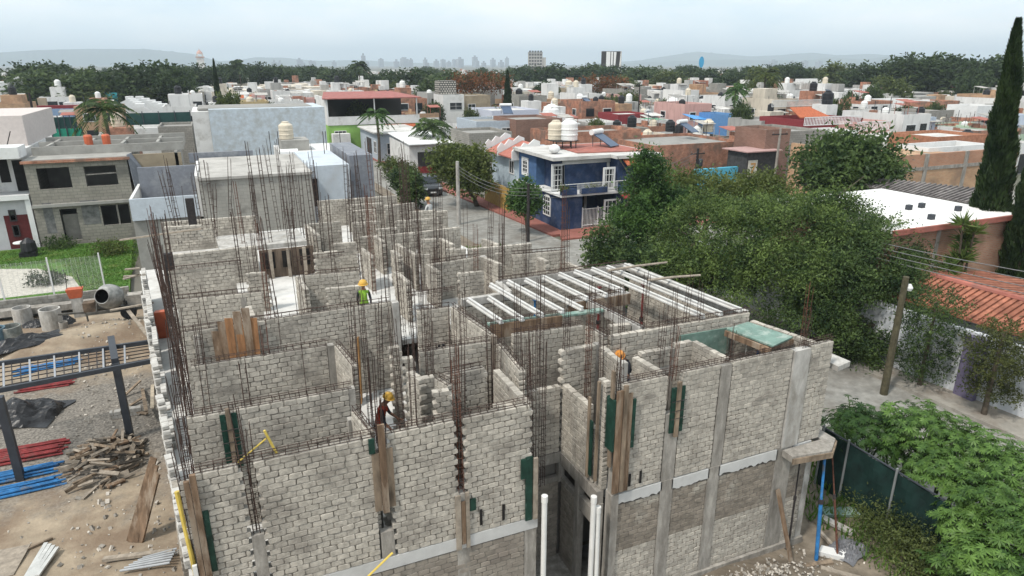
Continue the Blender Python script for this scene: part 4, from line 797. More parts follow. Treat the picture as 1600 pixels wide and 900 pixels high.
# concrete mixer
p = ay(176, 512, 0); t = thing('concrete_mixer', 'towed concrete mixer with grey drum mouth facing the yard, beside the slab', 'concrete mixer', p)
M = Matrix.Translation(p + Vector((.1, 0, 1.15))) @ Matrix.Rotation(R(-115), 4, 'Z') @ Matrix.Rotation(R(70), 4, 'Y')
mDrum = mat('mixer_drum', (.30, .30, .285), rough=.6, var=.3, stain=(.45, .43, .4), stain_scale=3)
mb = MB(); mb.lathe([(.02, -.55), (.3, -.55), (.52, -.3), (.56, 0), (.54, .12), (.34, .5), (.33, .52), (.30, .5), (.48, .1), (.3, -.4), (.01, -.45)], n=24); mb.v = [x @ np.array(M)[:3, :3].T + np.array(M)[:3, 3] - np.array(p) for x in mb.v]
o = mb.build('drum', [mDrum, mDark], t, smooth=True)
mi = [1 if (i // 24) >= 7 else 0 for i in range(len(o.data.polygons))]; o.data.polygons.foreach_set('material_index', mi)
mb = MB(); mb.beam(p + Vector((-.9, .1, .42)), p + Vector((1.3, .1, .42)), .1, .12); mb.beam(p + Vector((-.9, .6, .42)), p + Vector((1.3, .6, .42)), .1, .12); mb.beam(p + Vector((-.5, .1, .42)), p + Vector((-.35, .2, 1.25)), .08, .08); mb.beam(p + Vector((.7, .1, .42)), p + Vector((.55, .2, 1.25)), .08, .08); mb.beam(p + Vector((-.9, .35, .42)), p + Vector((-2.0, .3, .5)), .08, .08); mb.tube([p + Vector((-.95, .35, .42)), p + Vector((-.95, .35, 0))], .04, 6); part(mb, 'frame', mat('mixer_frame', (.10, .095, .085), rough=.8, var=.4), t)
for s_ in (-.05, .75):
    mb = MB(); mb.lathe([(.14, -.06), (.3, -.07), (.33, -.03), (.33, .03), (.3, .07), (.14, .06)], n=18); mb.v = [x @ np.array(Matrix.Rotation(R(90), 3, 'X')).T + np.array((.75, s_, .33)) for x in mb.v]
    w = mb.build('wheel', mBlack, t); mb = MB(); mb.lathe([(.02, -.05), (.15, -.05), (.15, .05), (.02, .05)], n=12); mb.v = [x @ np.array(Matrix.Rotation(R(90), 3, 'X')).T + np.array((.75, s_, .33)) for x in mb.v]; mb.build('rim', mDrum, w)
mb = MB(); mb.box(.75, .1, .5, 1.35, .62, 1.05); mb.build('engine_cover', mat('mixer_engine', (.36, .33, .29), rough=.7, var=.3), t)
mb = MB(); mb.box(-1.0, .15, .48, -.55, .6, .9); mb.build('gear_box', mat('mixer_gear', (.14, .10, .07), rough=.9, var=.4), t)
p = ay(125, 492, 0); t = thing('hopper_bucket', 'orange skip bucket hung beside the mixer, on a pale stand', 'bucket', p); mb = MB(); V = [(-.32, -.25, 1.2), (.32, -.25, 1.2), (.32, .25, 1.2), (-.32, .25, 1.2), (-.45, -.3, 1.75), (.45, -.3, 1.75), (.45, .3, 1.75), (-.45, .3, 1.75)]; mb.add(V, [(0, 3, 2, 1), (0, 1, 5, 4), (2, 3, 7, 6), (3, 0, 4, 7), (1, 2, 6, 5), (4, 5, 6, 7)]); mb.build('tub', mOrange, t)
mb = MB(); mb.tube([(-.4, 0, 1.7), (-.3, 0, 2.7)], .02, 6); mb.tube([(.4, 0, 1.7), (.3, 0, 2.7)], .02, 6); t.scale = (.75, .75, .8); mb.build('handle', mDarkSt, t); mb = MB(); mb.box(-.28, -.24, 0, .28, .24, 1.19); mb.build('stand', mConcL, t)
# steel frame gate lying on posts
t = thing('steel_canopy_frame', 'dark grey steel ladder frame with barred infill carried on square posts over the yard', 'steel frame', at(190, 690, .1))
zf = 2.75; A = [at(-60, 593, zf), at(236, 528, zf), at(244, 558, zf), at(-60, 615, zf)]
A = [at(-60, 576.5, zf), at(242, 533, zf), at(242, 563, zf), at(-60, 621, zf)]
mb = MB(); mb.beam(A[0], A[1], .10, .14); mb.beam(A[3], A[2], .10, .14); mb.beam(A[1], A[2], .10, .14); part(mb, 'rail', mGreySt, t)
mb = MB(); fr = (.12, .2, .33, .455, .585, .712, .83)
for f in fr: mb.beam(A[0].lerp(A[1], f), A[3].lerp(A[2], f), .05, .05)
part(mb, 'cross_bar', mat('pale_grey_steel', (.30, .31, .33), rough=.5), t)
mb = MB()
for j in range(1, 6): mb.beam(A[0].lerp(A[3], j / 6) - Vector((0, 0, .03)), A[1].lerp(A[2], j / 6) - Vector((0, 0, .03)), .026, .026)
for f in np.linspace(.02, .72, 17): mb.beam(A[0].lerp(A[1], f) - Vector((0, 0, .035)), A[3].lerp(A[2], f) - Vector((0, 0, .035)), .026, .026)
part(mb, 'infill_bars', mDarkSt, t)
a = at(174, 530, zf + .05); b = at(180, 565, zf + .05); mb = MB(); mb.beam(a + (a - b) * .03, b, .2, .2); part(mb, 'post_head', mGreySt, t)
mb = MB(); pb = at(190, 690, .1); mb.beam((b.x, b.y, zf), (b.x, b.y, .05), .2, .2); part(mb, 'post', mGreySt, t); mb = MB(); c = at(-2, 620, zf); mb.beam((c.x, c.y, zf), (c.x, c.y, .05), .2, .2); part(mb, 'post', mGreySt, t)
# low block wall and white mesh fence
mb = MB(); wall_blocks(mb, (-16, 36.75), (-5.0, 36.95), 0, .95, .18, bl=.4, rh=.2); tag(mb.build('block_wall', [mat('grey_wall_block', (.26, .25, .225), var=.2, island=.15), mMortar]), 'low grey block wall dividing the sandy yard from the lawn', 'wall')
mb = MB(); mb.beam((-16, 36.4, .45), (-5.5, 36.5, .45), .5, .3); tag(mb.build('foundation_kerb', mConc), 'pale concrete footing running along the low grey block wall', 'kerb')
t = thing('mesh_fence', 'white welded mesh fence with white posts in front of the lawn', 'fence', (-6.2, 37.1, .95))
for px in (-95, 4, 84, 165):
    p = pY(px, 455, 37.1); mb = MB(); mb.box(p[0] - .03, 37.07, .9, p[0] + .03, 37.13, 2.75); part(mb, 'post', mWhiteC, t)
mb = MB(); x0 = pY(-95, 440, 37.1)[0]; x1 = pY(165, 440, 37.1)[0]
for k in range(30): mb.box(x0, 37.096, 1.0 + k * .055, x1, 37.102, 1.004 + k * .055)
for x in np.arange(x0, x1, .2): mb.box(x, 37.09, .98, x + .006, 37.096, 2.65)
part(mb, 'mesh_panel', mWhite, t)
# ================================================================ vegetation builders
def unit(n):
    v = rng.normal(size=(n, 3)); return v / np.linalg.norm(v, axis=1, keepdims=True)
def leaf_quads(C, A, l, w, flat=.0):
    """diamond leaves at C along A"""
    n = len(C); Bv = np.cross(A, unit(n) * (1 - flat) + np.array([0, 0, flat])); Bv /= np.linalg.norm(Bv, axis=1, keepdims=True) + 1e-9
    l = np.asarray(l).reshape(-1, 1); w = np.asarray(w).reshape(-1, 1)
    return np.stack([C - A * l / 2, C + Bv * w / 2 - A * l * .08, C + A * l / 2, C - Bv * w / 2 - A * l * .08], 1).reshape(-1, 3)
def sprays(blobs, nspray, per, length, leaf, aspect=.4, droop=.4, jit=.35, shell=(.5, 1.02), flat=.3, seed=None):
    """feathery sprays reaching outwards through several crown masses"""
    w = np.array([b[1][0] * b[1][1] * b[1][2] for b in blobs]) ** .67; w = w / w.sum(); out = []
    ids = rng.choice(len(blobs), nspray, p=w); U = unit(nspray); rad = rng.uniform(shell[0], shell[1], nspray)
    C = np.array([blobs[i][0] for i in ids]); Rv = np.array([blobs[i][1] for i in ids])
    lump = 1 + .16 * np.sin(U[:, 0] * 5 + ids) * np.cos(U[:, 1] * 6 + ids * 2) + .1 * np.sin(U[:, 2] * 9 + ids * 3)
    P = C + U * Rv * (rad * lump)[:, None]
    D = U + unit(nspray) * .7; D[:, 2] -= droop * rng.uniform(0, 1, nspray); D /= np.linalg.norm(D, axis=1, keepdims=True)
    t = np.linspace(-.2, 1, per)[None, :, None]; Ls = length * rng.uniform(.6, 1.3, nspray)
    X = P[:, None, :] + D[:, None, :] * t * Ls[:, None, None] + rng.normal(0, jit * length, (nspray, per, 3)) * .5
    X[:, :, 2] -= droop * .25 * (t[..., 0] ** 2) * Ls[:, None]
    X = X.reshape(-1, 3); A = np.repeat(D, per, 0) * .6 + unit(len(X)) * .9; A /= np.linalg.norm(A, axis=1, keepdims=True)
    l = leaf * rng.uniform(.6, 1.35, len(X))
    return leaf_quads(X, A, l, l * aspect, flat)
def limbs(mb, base, tops, r0, n=8, wob=.12, fork=.4):
    base = Vector(base); c = sum((Vector(t) for t in tops), Vector()) / len(tops); f = base.lerp(c, fork); f.x += (c.x - base.x) * .1
    mb.tube([base, base.lerp(f, .5) + Vector((rnd.uniform(-wob, wob), rnd.uniform(-wob, wob), 0)), f], [r0 * 1.15, r0 * .9, r0 * .8], n)
    for t in tops:
        t = Vector(t); m1 = f.lerp(t, .5) + Vector((rnd.uniform(-.25, .25), rnd.uniform(-.25, .25), .15)); mb.tube([f, m1, t], [r0 * .62, r0 * .38, r0 * .1], 6)
        for k in range(3):
            a = f.lerp(t, rnd.uniform(.45, .9)); mb.tube([a, a + Vector((rnd.uniform(-1, 1), rnd.uniform(-1, 1), rnd.uniform(-.1, .8))) * (t - f).length * .35], [r0 * .22, r0 * .05], 5)
def clumps(blobs, k, f, flat=.75):
    """break big crown masses into smaller leaf clumps lying over them"""
    out = []
    for c, r in blobs:
        for i in range(k):
            u = unit(1)[0]; u[2] = abs(u[2]) * .95 - .25; q = rng.uniform(.55, .95)
            out.append((Vector((c[0] + u[0] * r[0] * q, c[1] + u[1] * r[1] * q, c[2] + u[2] * r[2] * q)), tuple(np.array(r) * f * rng.uniform(.7, 1.25) * np.array([1, 1, flat]))))
    return out
def tree(label, base, blobs, m, nspray, per=9, length=.9, leaf=.2, aspect=.4, droop=.4, r0=.16, group=None, cat='tree', name='tree', fine=None, **k):
    """trunk with limbs and a leafy crown; blobs in world space"""
    base = Vector(base); t = thing(name, label, cat, base, group)
    bl = [((Vector(c) - base)[:], r) for c, r in blobs]
    mb = MB(); limbs(mb, (0, 0, -.1), [b[0] for b in bl], r0); mb.build('trunk', mBark, t)
    if fine: bl = clumps(bl, *fine)
    quads_obj('crown', sprays(bl, nspray, per, length, leaf, aspect, droop, **k), m, t); return t
mLfA = leafmat('feathery_leaf', (.022, .05, .015), (.175, .245, .065)); mLfB = leafmat('dark_leaf', (.017, .04, .015), (.12, .18, .052)); mLfC = leafmat('mid_leaf', (.02, .056, .015), (.11, .20, .05))
mLfD = leafmat('yellow_leaf', (.05, .075, .015), (.15, .18, .05)); mLfE = leafmat('dense_dark_leaf', (.014, .03, .012), (.07, .105, .035)); mCyp = leafmat('cypress_leaf', (.012, .028, .010), (.045, .075, .022))
mLfF = leafmat('far_green_leaf', (.025, .046, .018), (.10, .14, .045)); mLfG = leafmat('far_olive_leaf', (.035, .055, .016), (.13, .16, .045)); mFlame = leafmat('orange_flower_leaf', (.03, .045, .015), (.28, .09, .035))
# big feathery tree by the street, right of the building
def bl(px, py, D, rx, ry, rz): return (atd(px, py, D), (rx, ry, rz))
tree('large feathery green tree spreading over the right street behind the joists', (17.3, 25.5, .1),
     [bl(1110, 340, 32, 2.2, 2.2, 1.3), bl(1175, 330, 32, 2.2, 2.0, 1.1), bl(1290, 325, 32, 1.8, 1.8, .9), bl(1170, 375, 30, 2.6, 2.4, 1.5), bl(1080, 430, 29.5, 1.7, 1.8, 1.5), bl(1190, 450, 28, 2.0, 2.0, 1.5), bl(1240, 340, 31, 2.1, 2.0, 1.2), bl(1140, 420, 29, 1.6, 1.6, 1.2), bl(1050, 385, 33, 1.5, 1.5, 1.4), bl(1230, 410, 28.5, 1.7, 1.7, 1.4)],
     mLfA, 7600, 11, .62, .125, .42, .45, r0=.24, jit=.25, fine=(8, .42), shell=(.3, 1.05))
tree('spreading dark green tree beside the leaning wooden pole', (20.4, 19.0, .1),
     [bl(1310, 350, 32, 2.0, 1.9, 1.2), bl(1370, 380, 31, 1.8, 1.8, 1.2), bl(1300, 430, 29, 2.0, 1.9, 1.5), bl(1385, 440, 30, 1.6, 1.6, 1.3), bl(1310, 495, 28.5, 1.7, 1.6, 1.2), bl(1435, 410, 31, .9, 1.0, .6), bl(1340, 525, 29.5, 1.2, 1.2, 1.0), bl(1250, 480, 28, 1.5, 1.4, 1.1), bl(1430, 470, 30, 1.1, 1.1, 1.0), bl(1452, 500, 29.5, 1.0, 1.0, .9), bl(1425, 530, 29.5, 1.0, 1.0, .8), bl(1345, 555, 28.5, 1.0, 1.0, .8), bl(1375, 530, 29, 1.0, 1.0, .8), bl(1385, 500, 30, 1.1, 1.1, 1.0)],
     mLfB, 7600, 11, .58, .125, .44, .4, r0=.22, jit=.25, fine=(8, .42), shell=(.3, 1.05))
tree('dense pointed bright green tree in front of the blue corner house', (16.3, 30.5, .1),
     [bl(1012, 258, 35, .75, .75, 1.0), bl(1006, 305, 35, 1.2, 1.3, 1.2), bl(995, 350, 34.5, 1.2, 1.3, 1.2), bl(1030, 345, 35, 1.3, 1.4, 1.3), bl(1005, 395, 34, 1.4, 1.5, 1.1), bl(1040, 310, 36, 1.0, 1.0, .8), bl(972, 335, 35, .5, .6, .6)],
     mLfC, 4200, 9, .6, .17, .42, .8, r0=.2, fine=(6, .5), shell=(.4, 1.05))
tree('low rounded dark tree between the building and the pointed tree', (14.6, 27.8, .1),
     [bl(945, 385, 31.5, .9, .9, .9), bl(960, 415, 31, 1.1, 1.1, 1.0), bl(985, 430, 30.5, 1.1, 1.1, 1.0), bl(1030, 420, 30, 1.1, 1.1, 1.1)], mLfB, 1500, 9, .55, .19, .45, .5, r0=.14)
tree('broad dark tree behind the black roof tank, by the tall brick wall', (34.0, 33.5, 0),
     [bl(1300, 250, 47, 2.0, 2.2, 1.2), bl(1340, 245, 46, 2.2, 2.2, 1.3), bl(1325, 275, 45, 2.4, 2.4, 1.3), bl(1365, 270, 45, 1.3, 1.3, 1.0)], mLfB, 2000, 9, 1.0, .3, .45, .4, r0=.2)
tree('yellow green tree tops over the turquoise wall, behind the feathery tree', (26.5, 31.5, 0), [bl(1090, 297, 42, 2.0, 1.8, .9), bl(1140, 305, 41, 1.8, 1.6, .9), bl(1050, 290, 42, 1.3, 1.3, .8)], mLfD, 1200, 9, .8, .22, .4, .4, r0=.15)
tree('pale green tree by the white tank stand, left of the black roof tank', (31.5, 29.5, 0), [bl(1200, 296, 44, 1.3, 1.3, .8), bl(1175, 302, 43, 1.5, 1.5, .9)], mLfD, 800, 9, .8, .22, .4, .4, r0=.13)
tree('bushy light green street tree with white flecks beside the concrete pole', (19.6, 53.0, .1),
     [bl(702, 246, 57, 1.5, 1.5, .9), bl(735, 252, 56, 1.6, 1.6, 1.0), bl(728, 274, 55.5, 1.6, 1.6, 1.0), bl(698, 264, 56, .9, .9, .7), bl(750, 282, 55, .8, .8, .7)], mLfD, 1300, 9, .8, .3, .5, .3, r0=.2)
tree('small round leafed shrub standing behind the rebar, left of the parked car', (15.2, 54.5, .1), [bl(640, 285, 56.5, 1.0, 1.0, .9), bl(643, 302, 56, .9, .9, .9), bl(625, 280, 57, .7, .7, .7)], mLfB, 700, 8, .5, .26, .5, .2, r0=.1, cat='shrub', name='shrub')
tree('small dark street tree against the navy wall beside the wooden pole', (19.6, 42.6, .1), [bl(818, 300, 46.6, .9, .9, .8), bl(826, 315, 46.4, .9, .9, .7), bl(812, 316, 46.6, .7, .7, .6)], mLfC, 700, 8, .5, .22, .5, .2, r0=.1)
tree('low grassy shrub by the corner of the white garage house', (17.2, 70.3, .1), [bl(615, 260, 72.5, 1.3, 1.3, .6), bl(632, 268, 71, 1.2, 1.2, .6)], mLfG, 400, 8, .6, .3, .4, .1, r0=.06, cat='shrub', name='shrub')
def topiary(label, px, py, tiers, m, h0):
    b = at(px, py, .12); t = thing('clipped_tree', label, 'tree', b, 'clipped street trees'); mb = MB(); mb.tube([(0, 0, 0), (.05, .05, h0), (0, 0, tiers[-1][1])], [.1, .08, .04], 8)
    V = []
    for dx, z, r, rz in tiers:
        V.append(sprays([((dx, 0, z), (r, r, rz))], int(250 * r * r) + 60, 9, .26, .085, .5, .1, shell=(.5, 1.1)))
        mb.tube([(0, 0, z - .5), (dx, 0, z)], [.05, .02], 5)
    mb.build('trunk', mBark, t); quads_obj('crown', np.concatenate(V), m, t); return t
topiary('dark clipped street tree in tiers right of the wooden pole', 1437, 602, ((0, .75, .85, .3), (.1, 1.55, .95, .32), (-.1, 2.45, 1.05, .4), (-.1, 3.3, 1.0, .5)), mLfB, .6)
topiary('light green clipped street tree of loose tiers before the white wall', 1537, 648, ((.15, .95, .85, .2), (.1, 1.7, .85, .2), (-.1, 2.4, 1.0, .25), (.1, 3.05, .7, .3)), leafmat('clipped_leaf', (.04, .055, .015), (.12, .13, .04)), 1.0)
def cypress(label, x, y, h, r, seed, lean=(0, 0)):
    t = thing('cypress', label, 'tree', (x, y, 0), 'tall cypresses at the right'); n = int(26000 * h / 14)
    z = rng.uniform(.02, 1, n) ** .85; rr = r * (1.005 - z) ** .62 * np.clip(z * 14 + .45, 0, 1); a = rng.uniform(0, 2 * np.pi, n)
    lump = 1 + .16 * np.sin(a * 5 + z * 40 + seed) + .13 * np.sin(a * 3 - z * 25) ; q = rr * rng.uniform(.72, 1.03, n) * lump
    C = np.stack([q * np.cos(a) + lean[0] * z ** 1.3, q * np.sin(a) + lean[1] * z ** 1.3, z * h], -1); A = np.stack([np.cos(a) * .35, np.sin(a) * .35, np.ones(n)], -1) + unit(n) * .35; A /= np.linalg.norm(A, axis=1, keepdims=True)
    quads_obj('crown', leaf_quads(C, A, rng.uniform(.2, .42, n), rng.uniform(.05, .1, n)), mCyp, t)
    mb = MB(); mb.tube([(0, 0, 0), (lean[0] * .3, lean[1] * .3, h * .4), (lean[0] * .75, lean[1] * .75, h * .85)], [.2, .1, .03], 8); mb.build('trunk', mBark, t); return t
p = atd(1534, 430, 38); l1 = atd(1591, 32, 38) - p; l2 = atd(1640, 150, 36.5) - atd(1597, 430, 36.5); cypress('tallest slender cypress rising past the top of the skyline at the right', p.x, p.y, atd(1590, 32, 38).z, .95, 1, (l1.x, l1.y))
p = atd(1597, 430, 36.5); cypress('second cypress half hidden at the right edge beside the tallest one', p.x, p.y, atd(1600, 190, 36.5).z, .95, 2, (l2.x, l2.y))
# palms
def palm(label, px, ytop, D, fr=2.4, nf=22, m=None, group='palm trees among the houses', trunk=True):
    p = atd(px, ytop, D); h = p.z - .4; b = Vector((p.x, p.y, 0)); t = thing('palm_tree', label, 'palm', b, group); mb = MB(); mb.tube([(0, 0, 0), (.1, 0, h * .5), (0, 0, h)], [.2, .16, .14], 8); mb.build('trunk', mBark, t); V = []
    for k in range(nf):
        a = rnd.uniform(0, 6.28); up = rnd.uniform(-.3, 1.2); s = np.linspace(0, 1, 26)[:, None]; Lf = fr * rnd.uniform(.8, 1.15)
        d = np.array([math.cos(a) * math.cos(up), math.sin(a) * math.cos(up), math.sin(up)]); C = np.array([0, 0, h]) + d * s * Lf + np.array([0, 0, -1]) * s ** 2 * Lf * .75
        T = np.gradient(C, axis=0); T /= np.linalg.norm(T, axis=1, keepdims=True); sd = np.cross(T, [0, 0, 1.]); sd /= np.linalg.norm(sd, axis=1, keepdims=True) + 1e-9
        ll = Lf * .26 * np.sin(np.pi * np.clip(s * .9 + .1, 0, 1))
        for sg in (1, -1):
            A = sd * sg + T * .5 + np.array([0, 0, -.45]); A /= np.linalg.norm(A, axis=1, keepdims=True); V.append(leaf_quads(C + A * ll / 2, A, ll[:, 0], np.full(26, .09 * D / 60)))
    quads_obj('crown', np.concatenate(V), m or mLfC, t); return t
palm('feather palm in front of the lime green house', 588, 172, 84, 2.6); palm('large drooping palm beside the white garage house', 676, 192, 78, 3.6, 30, mLfB); palm('palm behind the unfinished grey house, by the dark green mesh', 160, 163, 72, 3.2, 24, mLfB)
palm('palm with fan crown right of the church tower', 372, 99, 240, 6, 24, mLfE); palm('palm standing before the dark trees right of the blue sign disc', 1197, 112, 150, 5, 26, mLfG); palm('palm left of the tower block on the skyline treeline', 560, 100, 230, 5, 22, mLfE); palm('palm below the sign disc among white houses', 1150, 135, 120, 3, 22, mLfC)
def dracaena(label, px, py, D, n=3):
    p = atd(px, py, D); b = Vector((p.x, p.y, 0)); t = thing('dracaena', label, 'plant', b, 'strap leaved plants on the brick wall'); mb = MB(); V = []
    for k in range(n):
        q = Vector((rnd.uniform(-.5, .5), rnd.uniform(-.3, .3), p.z - rnd.uniform(0, 1.2))); mb.tube([(0, 0, 0), q * .5 + Vector((.1, 0, 0)), q], [.08, .06, .04], 6); m_ = 70
        A = unit(m_); A[:, 2] = np.abs(A[:, 2]) * .9 - .1; A /= np.linalg.norm(A, axis=1, keepdims=True); l = rng.uniform(.45, .8, m_); V.append(leaf_quads(np.array(q) + A * l[:, None] / 2 - np.array([0, 0, 1]) * (l ** 2)[:, None] * .2, A, l, np.full(m_, .08)))
    mb.build('stem', mBark, t); quads_obj('leaves', np.concatenate(V), leafmat('strap_leaf', (.05, .10, .02), (.17, .22, .06)), t)
dracaena('yellow green strap leaved plant high against the brick wall by the cypress', 1520, 345, 33, 4); dracaena('strap leaved plant in the middle of the brick wall, left of the cypress', 1503, 388, 32.5, 3); dracaena('lowest strap leaved plant at the foot of the brick wall', 1522, 430, 32, 3)
# castor plants and weeds near the camera
def palmate(C, N, U, size, lobes=8):
    """deeply cut hand-shaped leaves: each lobe a kite from the leaf centre"""
    n = len(C); Wv = np.cross(N, U); V = []
    for k in range(lobes):
        a = (k - (lobes - 1) / 2) * (2 * np.pi * .86 / lobes); ln = size * (1 - .32 * abs(k - (lobes - 1) / 2) / lobes * 2); d = U * np.cos(a) + Wv * np.sin(a); s = -U * np.sin(a) + Wv * np.cos(a)
        tip = C + d * ln[:, None] - N * (ln * .24)[:, None]; mid = C + d * (ln * .55)[:, None] - N * (ln * .05)[:, None]; w = (ln * .15)[:, None]
        V.append(np.stack([C, mid + s * w, tip, mid - s * w], 1))
    return np.stack(V, 1).reshape(-1, 3)
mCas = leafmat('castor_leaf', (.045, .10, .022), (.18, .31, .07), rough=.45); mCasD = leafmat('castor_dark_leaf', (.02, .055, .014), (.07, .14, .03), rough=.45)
def castor(label, px, py, z, r, n, m, D=None, size=.36):
    p = at(px, py, z); b = Vector((p.x, p.y, 0)); t = thing('castor_plant', label, 'plant', b, 'castor plants by the green fence'); mb = MB()
    U0 = unit(n); U0[:, 2] = np.abs(U0[:, 2]) * .95 - .15; q = U0 * np.array([r, r, r * .85]) * rng.uniform(.45, 1.05, n)[:, None]; C = q * (1 + .25 * np.sin(U0[:, :1] * 6 + px) * np.cos(U0[:, 1:2] * 7)) + np.array([0, 0, z]); C[:, 2] = np.maximum(C[:, 2], .25)
    N = U0 * .7 + unit(n) * .6 + np.array([0, 0, .7]); N /= np.linalg.norm(N, axis=1, keepdims=True); O = U0 * np.array([1, 1, .2]) + unit(n) * .4; O -= N * (O * N).sum(1, keepdims=True); O /= np.linalg.norm(O, axis=1, keepdims=True)
    for k in range(7): 
        e = C[k]; mb.tube([(0, 0, 0), (e[0] * .3, e[1] * .3, z * .5), tuple(e)], [.04, .03, .01], 5)
    mb.build('stem', mat('green_stem', (.08, .12, .04)), t); quads_obj('leaves', palmate(C, N, O, size * rng.uniform(.55, 1.2, n)), m, t)
for i, (px, py, z, r, n, m, lb) in enumerate(((1355, 650, 1.7, 1.3, 120, mCasD, 'dark castor plant just right of the building corner, along the street'), (1440, 650, 2.1, 1.25, 150, mCas, 'bright castor plant in front of the leaning wooden pole'), (1400, 672, 1.5, 1.0, 90, mCasD, 'shaded castor plant behind the top rail of the green mesh fence'), (1530, 690, 2.1, 1.2, 140, mCas, 'bright castor plant on the bank before the street, right of the fence post'), (1470, 712, 1.9, .95, 110, mCas, 'castor plant hanging over the far end of the mesh fence'),
                                      (1590, 715, 2.3, 1.0, 110, mCas, 'castor plant cut by the right edge, nearest the street'), (1545, 760, 2.0, 1.0, 140, mCas, 'large bright castor plant at the right, above the weeds'), (1510, 800, 1.5, .8, 90, mCas, 'castor plant leaning over the weeds at the fence end'), (1590, 800, 2.1, .8, 110, mCas, 'bright castor plant low at the right edge'), (1575, 870, 1.5, .75, 90, mCasD, 'dark castor plant in the lower right corner'), (1330, 640, .9, .9, 70, mCasD, 'low dark castor plant at the foot of the building corner'), (1500, 860, 1.0, .7, 80, mCas, 'small castor plant rising out of the weeds near the bottom'), (1545, 850, 1.6, .8, 100, mCas, 'castor plant between the large bright one and the lower right corner'))):
    castor(lb, px, py + 26, z, r * .92, int(n * 4.0), m, size=.165)
W = []
for px, py, z, r in ((1400, 800, .5, .9), (1440, 830, .6, .8), (1490, 850, .6, .8), (1400, 850, .4, .7), (1380, 815, .4, .6), (1530, 890, .8, .7), (1450, 880, .5, .7), (1340, 750, .3, .6), (1360, 780, .4, .5), (1500, 900, .5, .7)):
    p = at(px, py, z); W.append(((p.x, p.y, z * .6), (r, r, z * .9 + .15)))
o = quads_obj('weeds', sprays(W, 2600, 10, .45, .085, .42, .1, shell=(.3, 1.05)), leafmat('weed_leaf', (.04, .058, .018), (.155, .19, .06))); tag(o, kind='stuff')
gx = rng.uniform(12.6, 16.4, 9000); gy = rng.uniform(5.5, 40, 9000); kk = (gx > 13.1 - (gy > 12) * (gy - 12) * .06); Pw = np.stack([gx, gy, np.full(9000, .05)], -1)[kk]
o = blades('grass', len(Pw), lambda n: Pw[:n], .35, mBlade)
# green mesh fence at the right
t = thing('mesh_fence', 'dark green shade mesh fence on steel posts right of the building', 'fence', (14.6, 9, 0)); mb = MB(); F0 = at(1308, 680, 1.85); F1 = at(1490, 790, 1.85); F0 = F0 + (F0 - F1) * .15
mb.tube([F0, F1], .025, 6); part(mb, 'rail', mGreySt, t)
for f in (.02, .24, .62, 1.0):
    p = F0.lerp(F1, f); mb = MB(); mb.tube([(p.x - .04, p.y, 0), (p.x - .03, p.y, 1.95)], .03, 8); part(mb, 'post', mat('fence_post', (.22, .23, .23), rough=.5), t)
mb = MB(); n = 24; V = []; F = []
for i in range(n + 1):
    p = F0.lerp(F1, i / n)
    for j in range(7): z = .03 + (1.82 - .03) * j / 6; w = .03 * math.sin(i * 1.1 + j) ; V.append((p.x + w, p.y, z))
for i in range(n):
    for j in range(6): F.append((i * 7 + j, (i + 1) * 7 + j, (i + 1) * 7 + j + 1, i * 7 + j + 1))
mb.add(V, F); part(mb, 'mesh_panel', mat('shade_mesh', (.008, .028, .024), rough=.7, var=.35, scale=3, stain=(.05, .06, .04), stain_scale=11, thr=(.66, .7)), t)
for lab, a, b, w, m in (('pale beam lying in the grass right of the corner props', (1283, 808), (1333, 833), .2, mConcL), ('scuffed green board lying by the mesh fence', (1285, 800), (1340, 800), .35, mGreenL), ('pale plank lying at the bottom beside the props', (1282, 888), (1345, 905), .13, mWoodG), ('dark plank lying at the foot of the right corner', (1258, 885), (1300, 878), .12, mWood), ('thin plank leaning across the pale beam', (1280, 830), (1310, 862), .08, mWoodG)):
    plank(lab, at(*a, .14), at(*b, .12), w, .08, m)
tarp('grey plastic sheet on the ground right of the corner props', 1325, 855, .5, .35, .15, .3, 31, mat('grey_plastic', (.15, .15, .16), rough=.4, bump=.4, bscale=9))
mb = MB(); p = at(1300, 868, .1); mb.prism([(p.x - .3, p.y + .15), (p.x + .1, p.y - .25), (p.x + .35, p.y - .1), (p.x - .05, p.y + .3)], .08, .2); tag(mb.build('concrete_slab', mWhite), 'broken white slab lying at the foot of the corner props', 'slab')
rub = MB()
for k in range(700):
    x = rnd.gauss(10.0, 1.2); y = rnd.gauss(9.0, .45); s = rnd.uniform(.015, .065)
    if y > 9.95: continue
    z = .07 + .5 * math.exp(-((x - 10.0) ** 2 / 2.2 + (y - 9.0) ** 2 / .5)); rub.obox(Matrix.Translation((x, y, z)) @ Matrix.Rotation(rnd.uniform(0, 3), 4, Vector((rnd.random(), rnd.random(), rnd.random()))), s, s * rnd.uniform(.5, 1.5), s * .6)
for k in range(420):
    x = rnd.uniform(-4.6, -1.6) ; y = rnd.uniform(12, 33); x -= (y - 15) * .1; s = rnd.uniform(.02, .10); rub.obox(Matrix.Translation((x, y, zy(x, y) + s * .2)) @ Matrix.Rotation(rnd.uniform(0, 3), 4, Vector((rnd.random(), rnd.random(), rnd.random()))), s, s * rnd.uniform(.5, 2.0), s * .6)
for k in range(500):
    x = rnd.uniform(-9, -2.2); y = rnd.uniform(13, 35); s = rnd.uniform(.015, .05); rub.obox(Matrix.Translation((x, y, zy(x, y) + s * .2)) @ Matrix.Rotation(rnd.uniform(0, 3), 4, Vector((rnd.random(), rnd.random(), rnd.random()))), s, s * rnd.uniform(.5, 1.5), s * .6)
tag(rub.build('rubble', mat('rubble_stone', (.42, .38, .33), var=.3, island=.4)), kind='stuff')

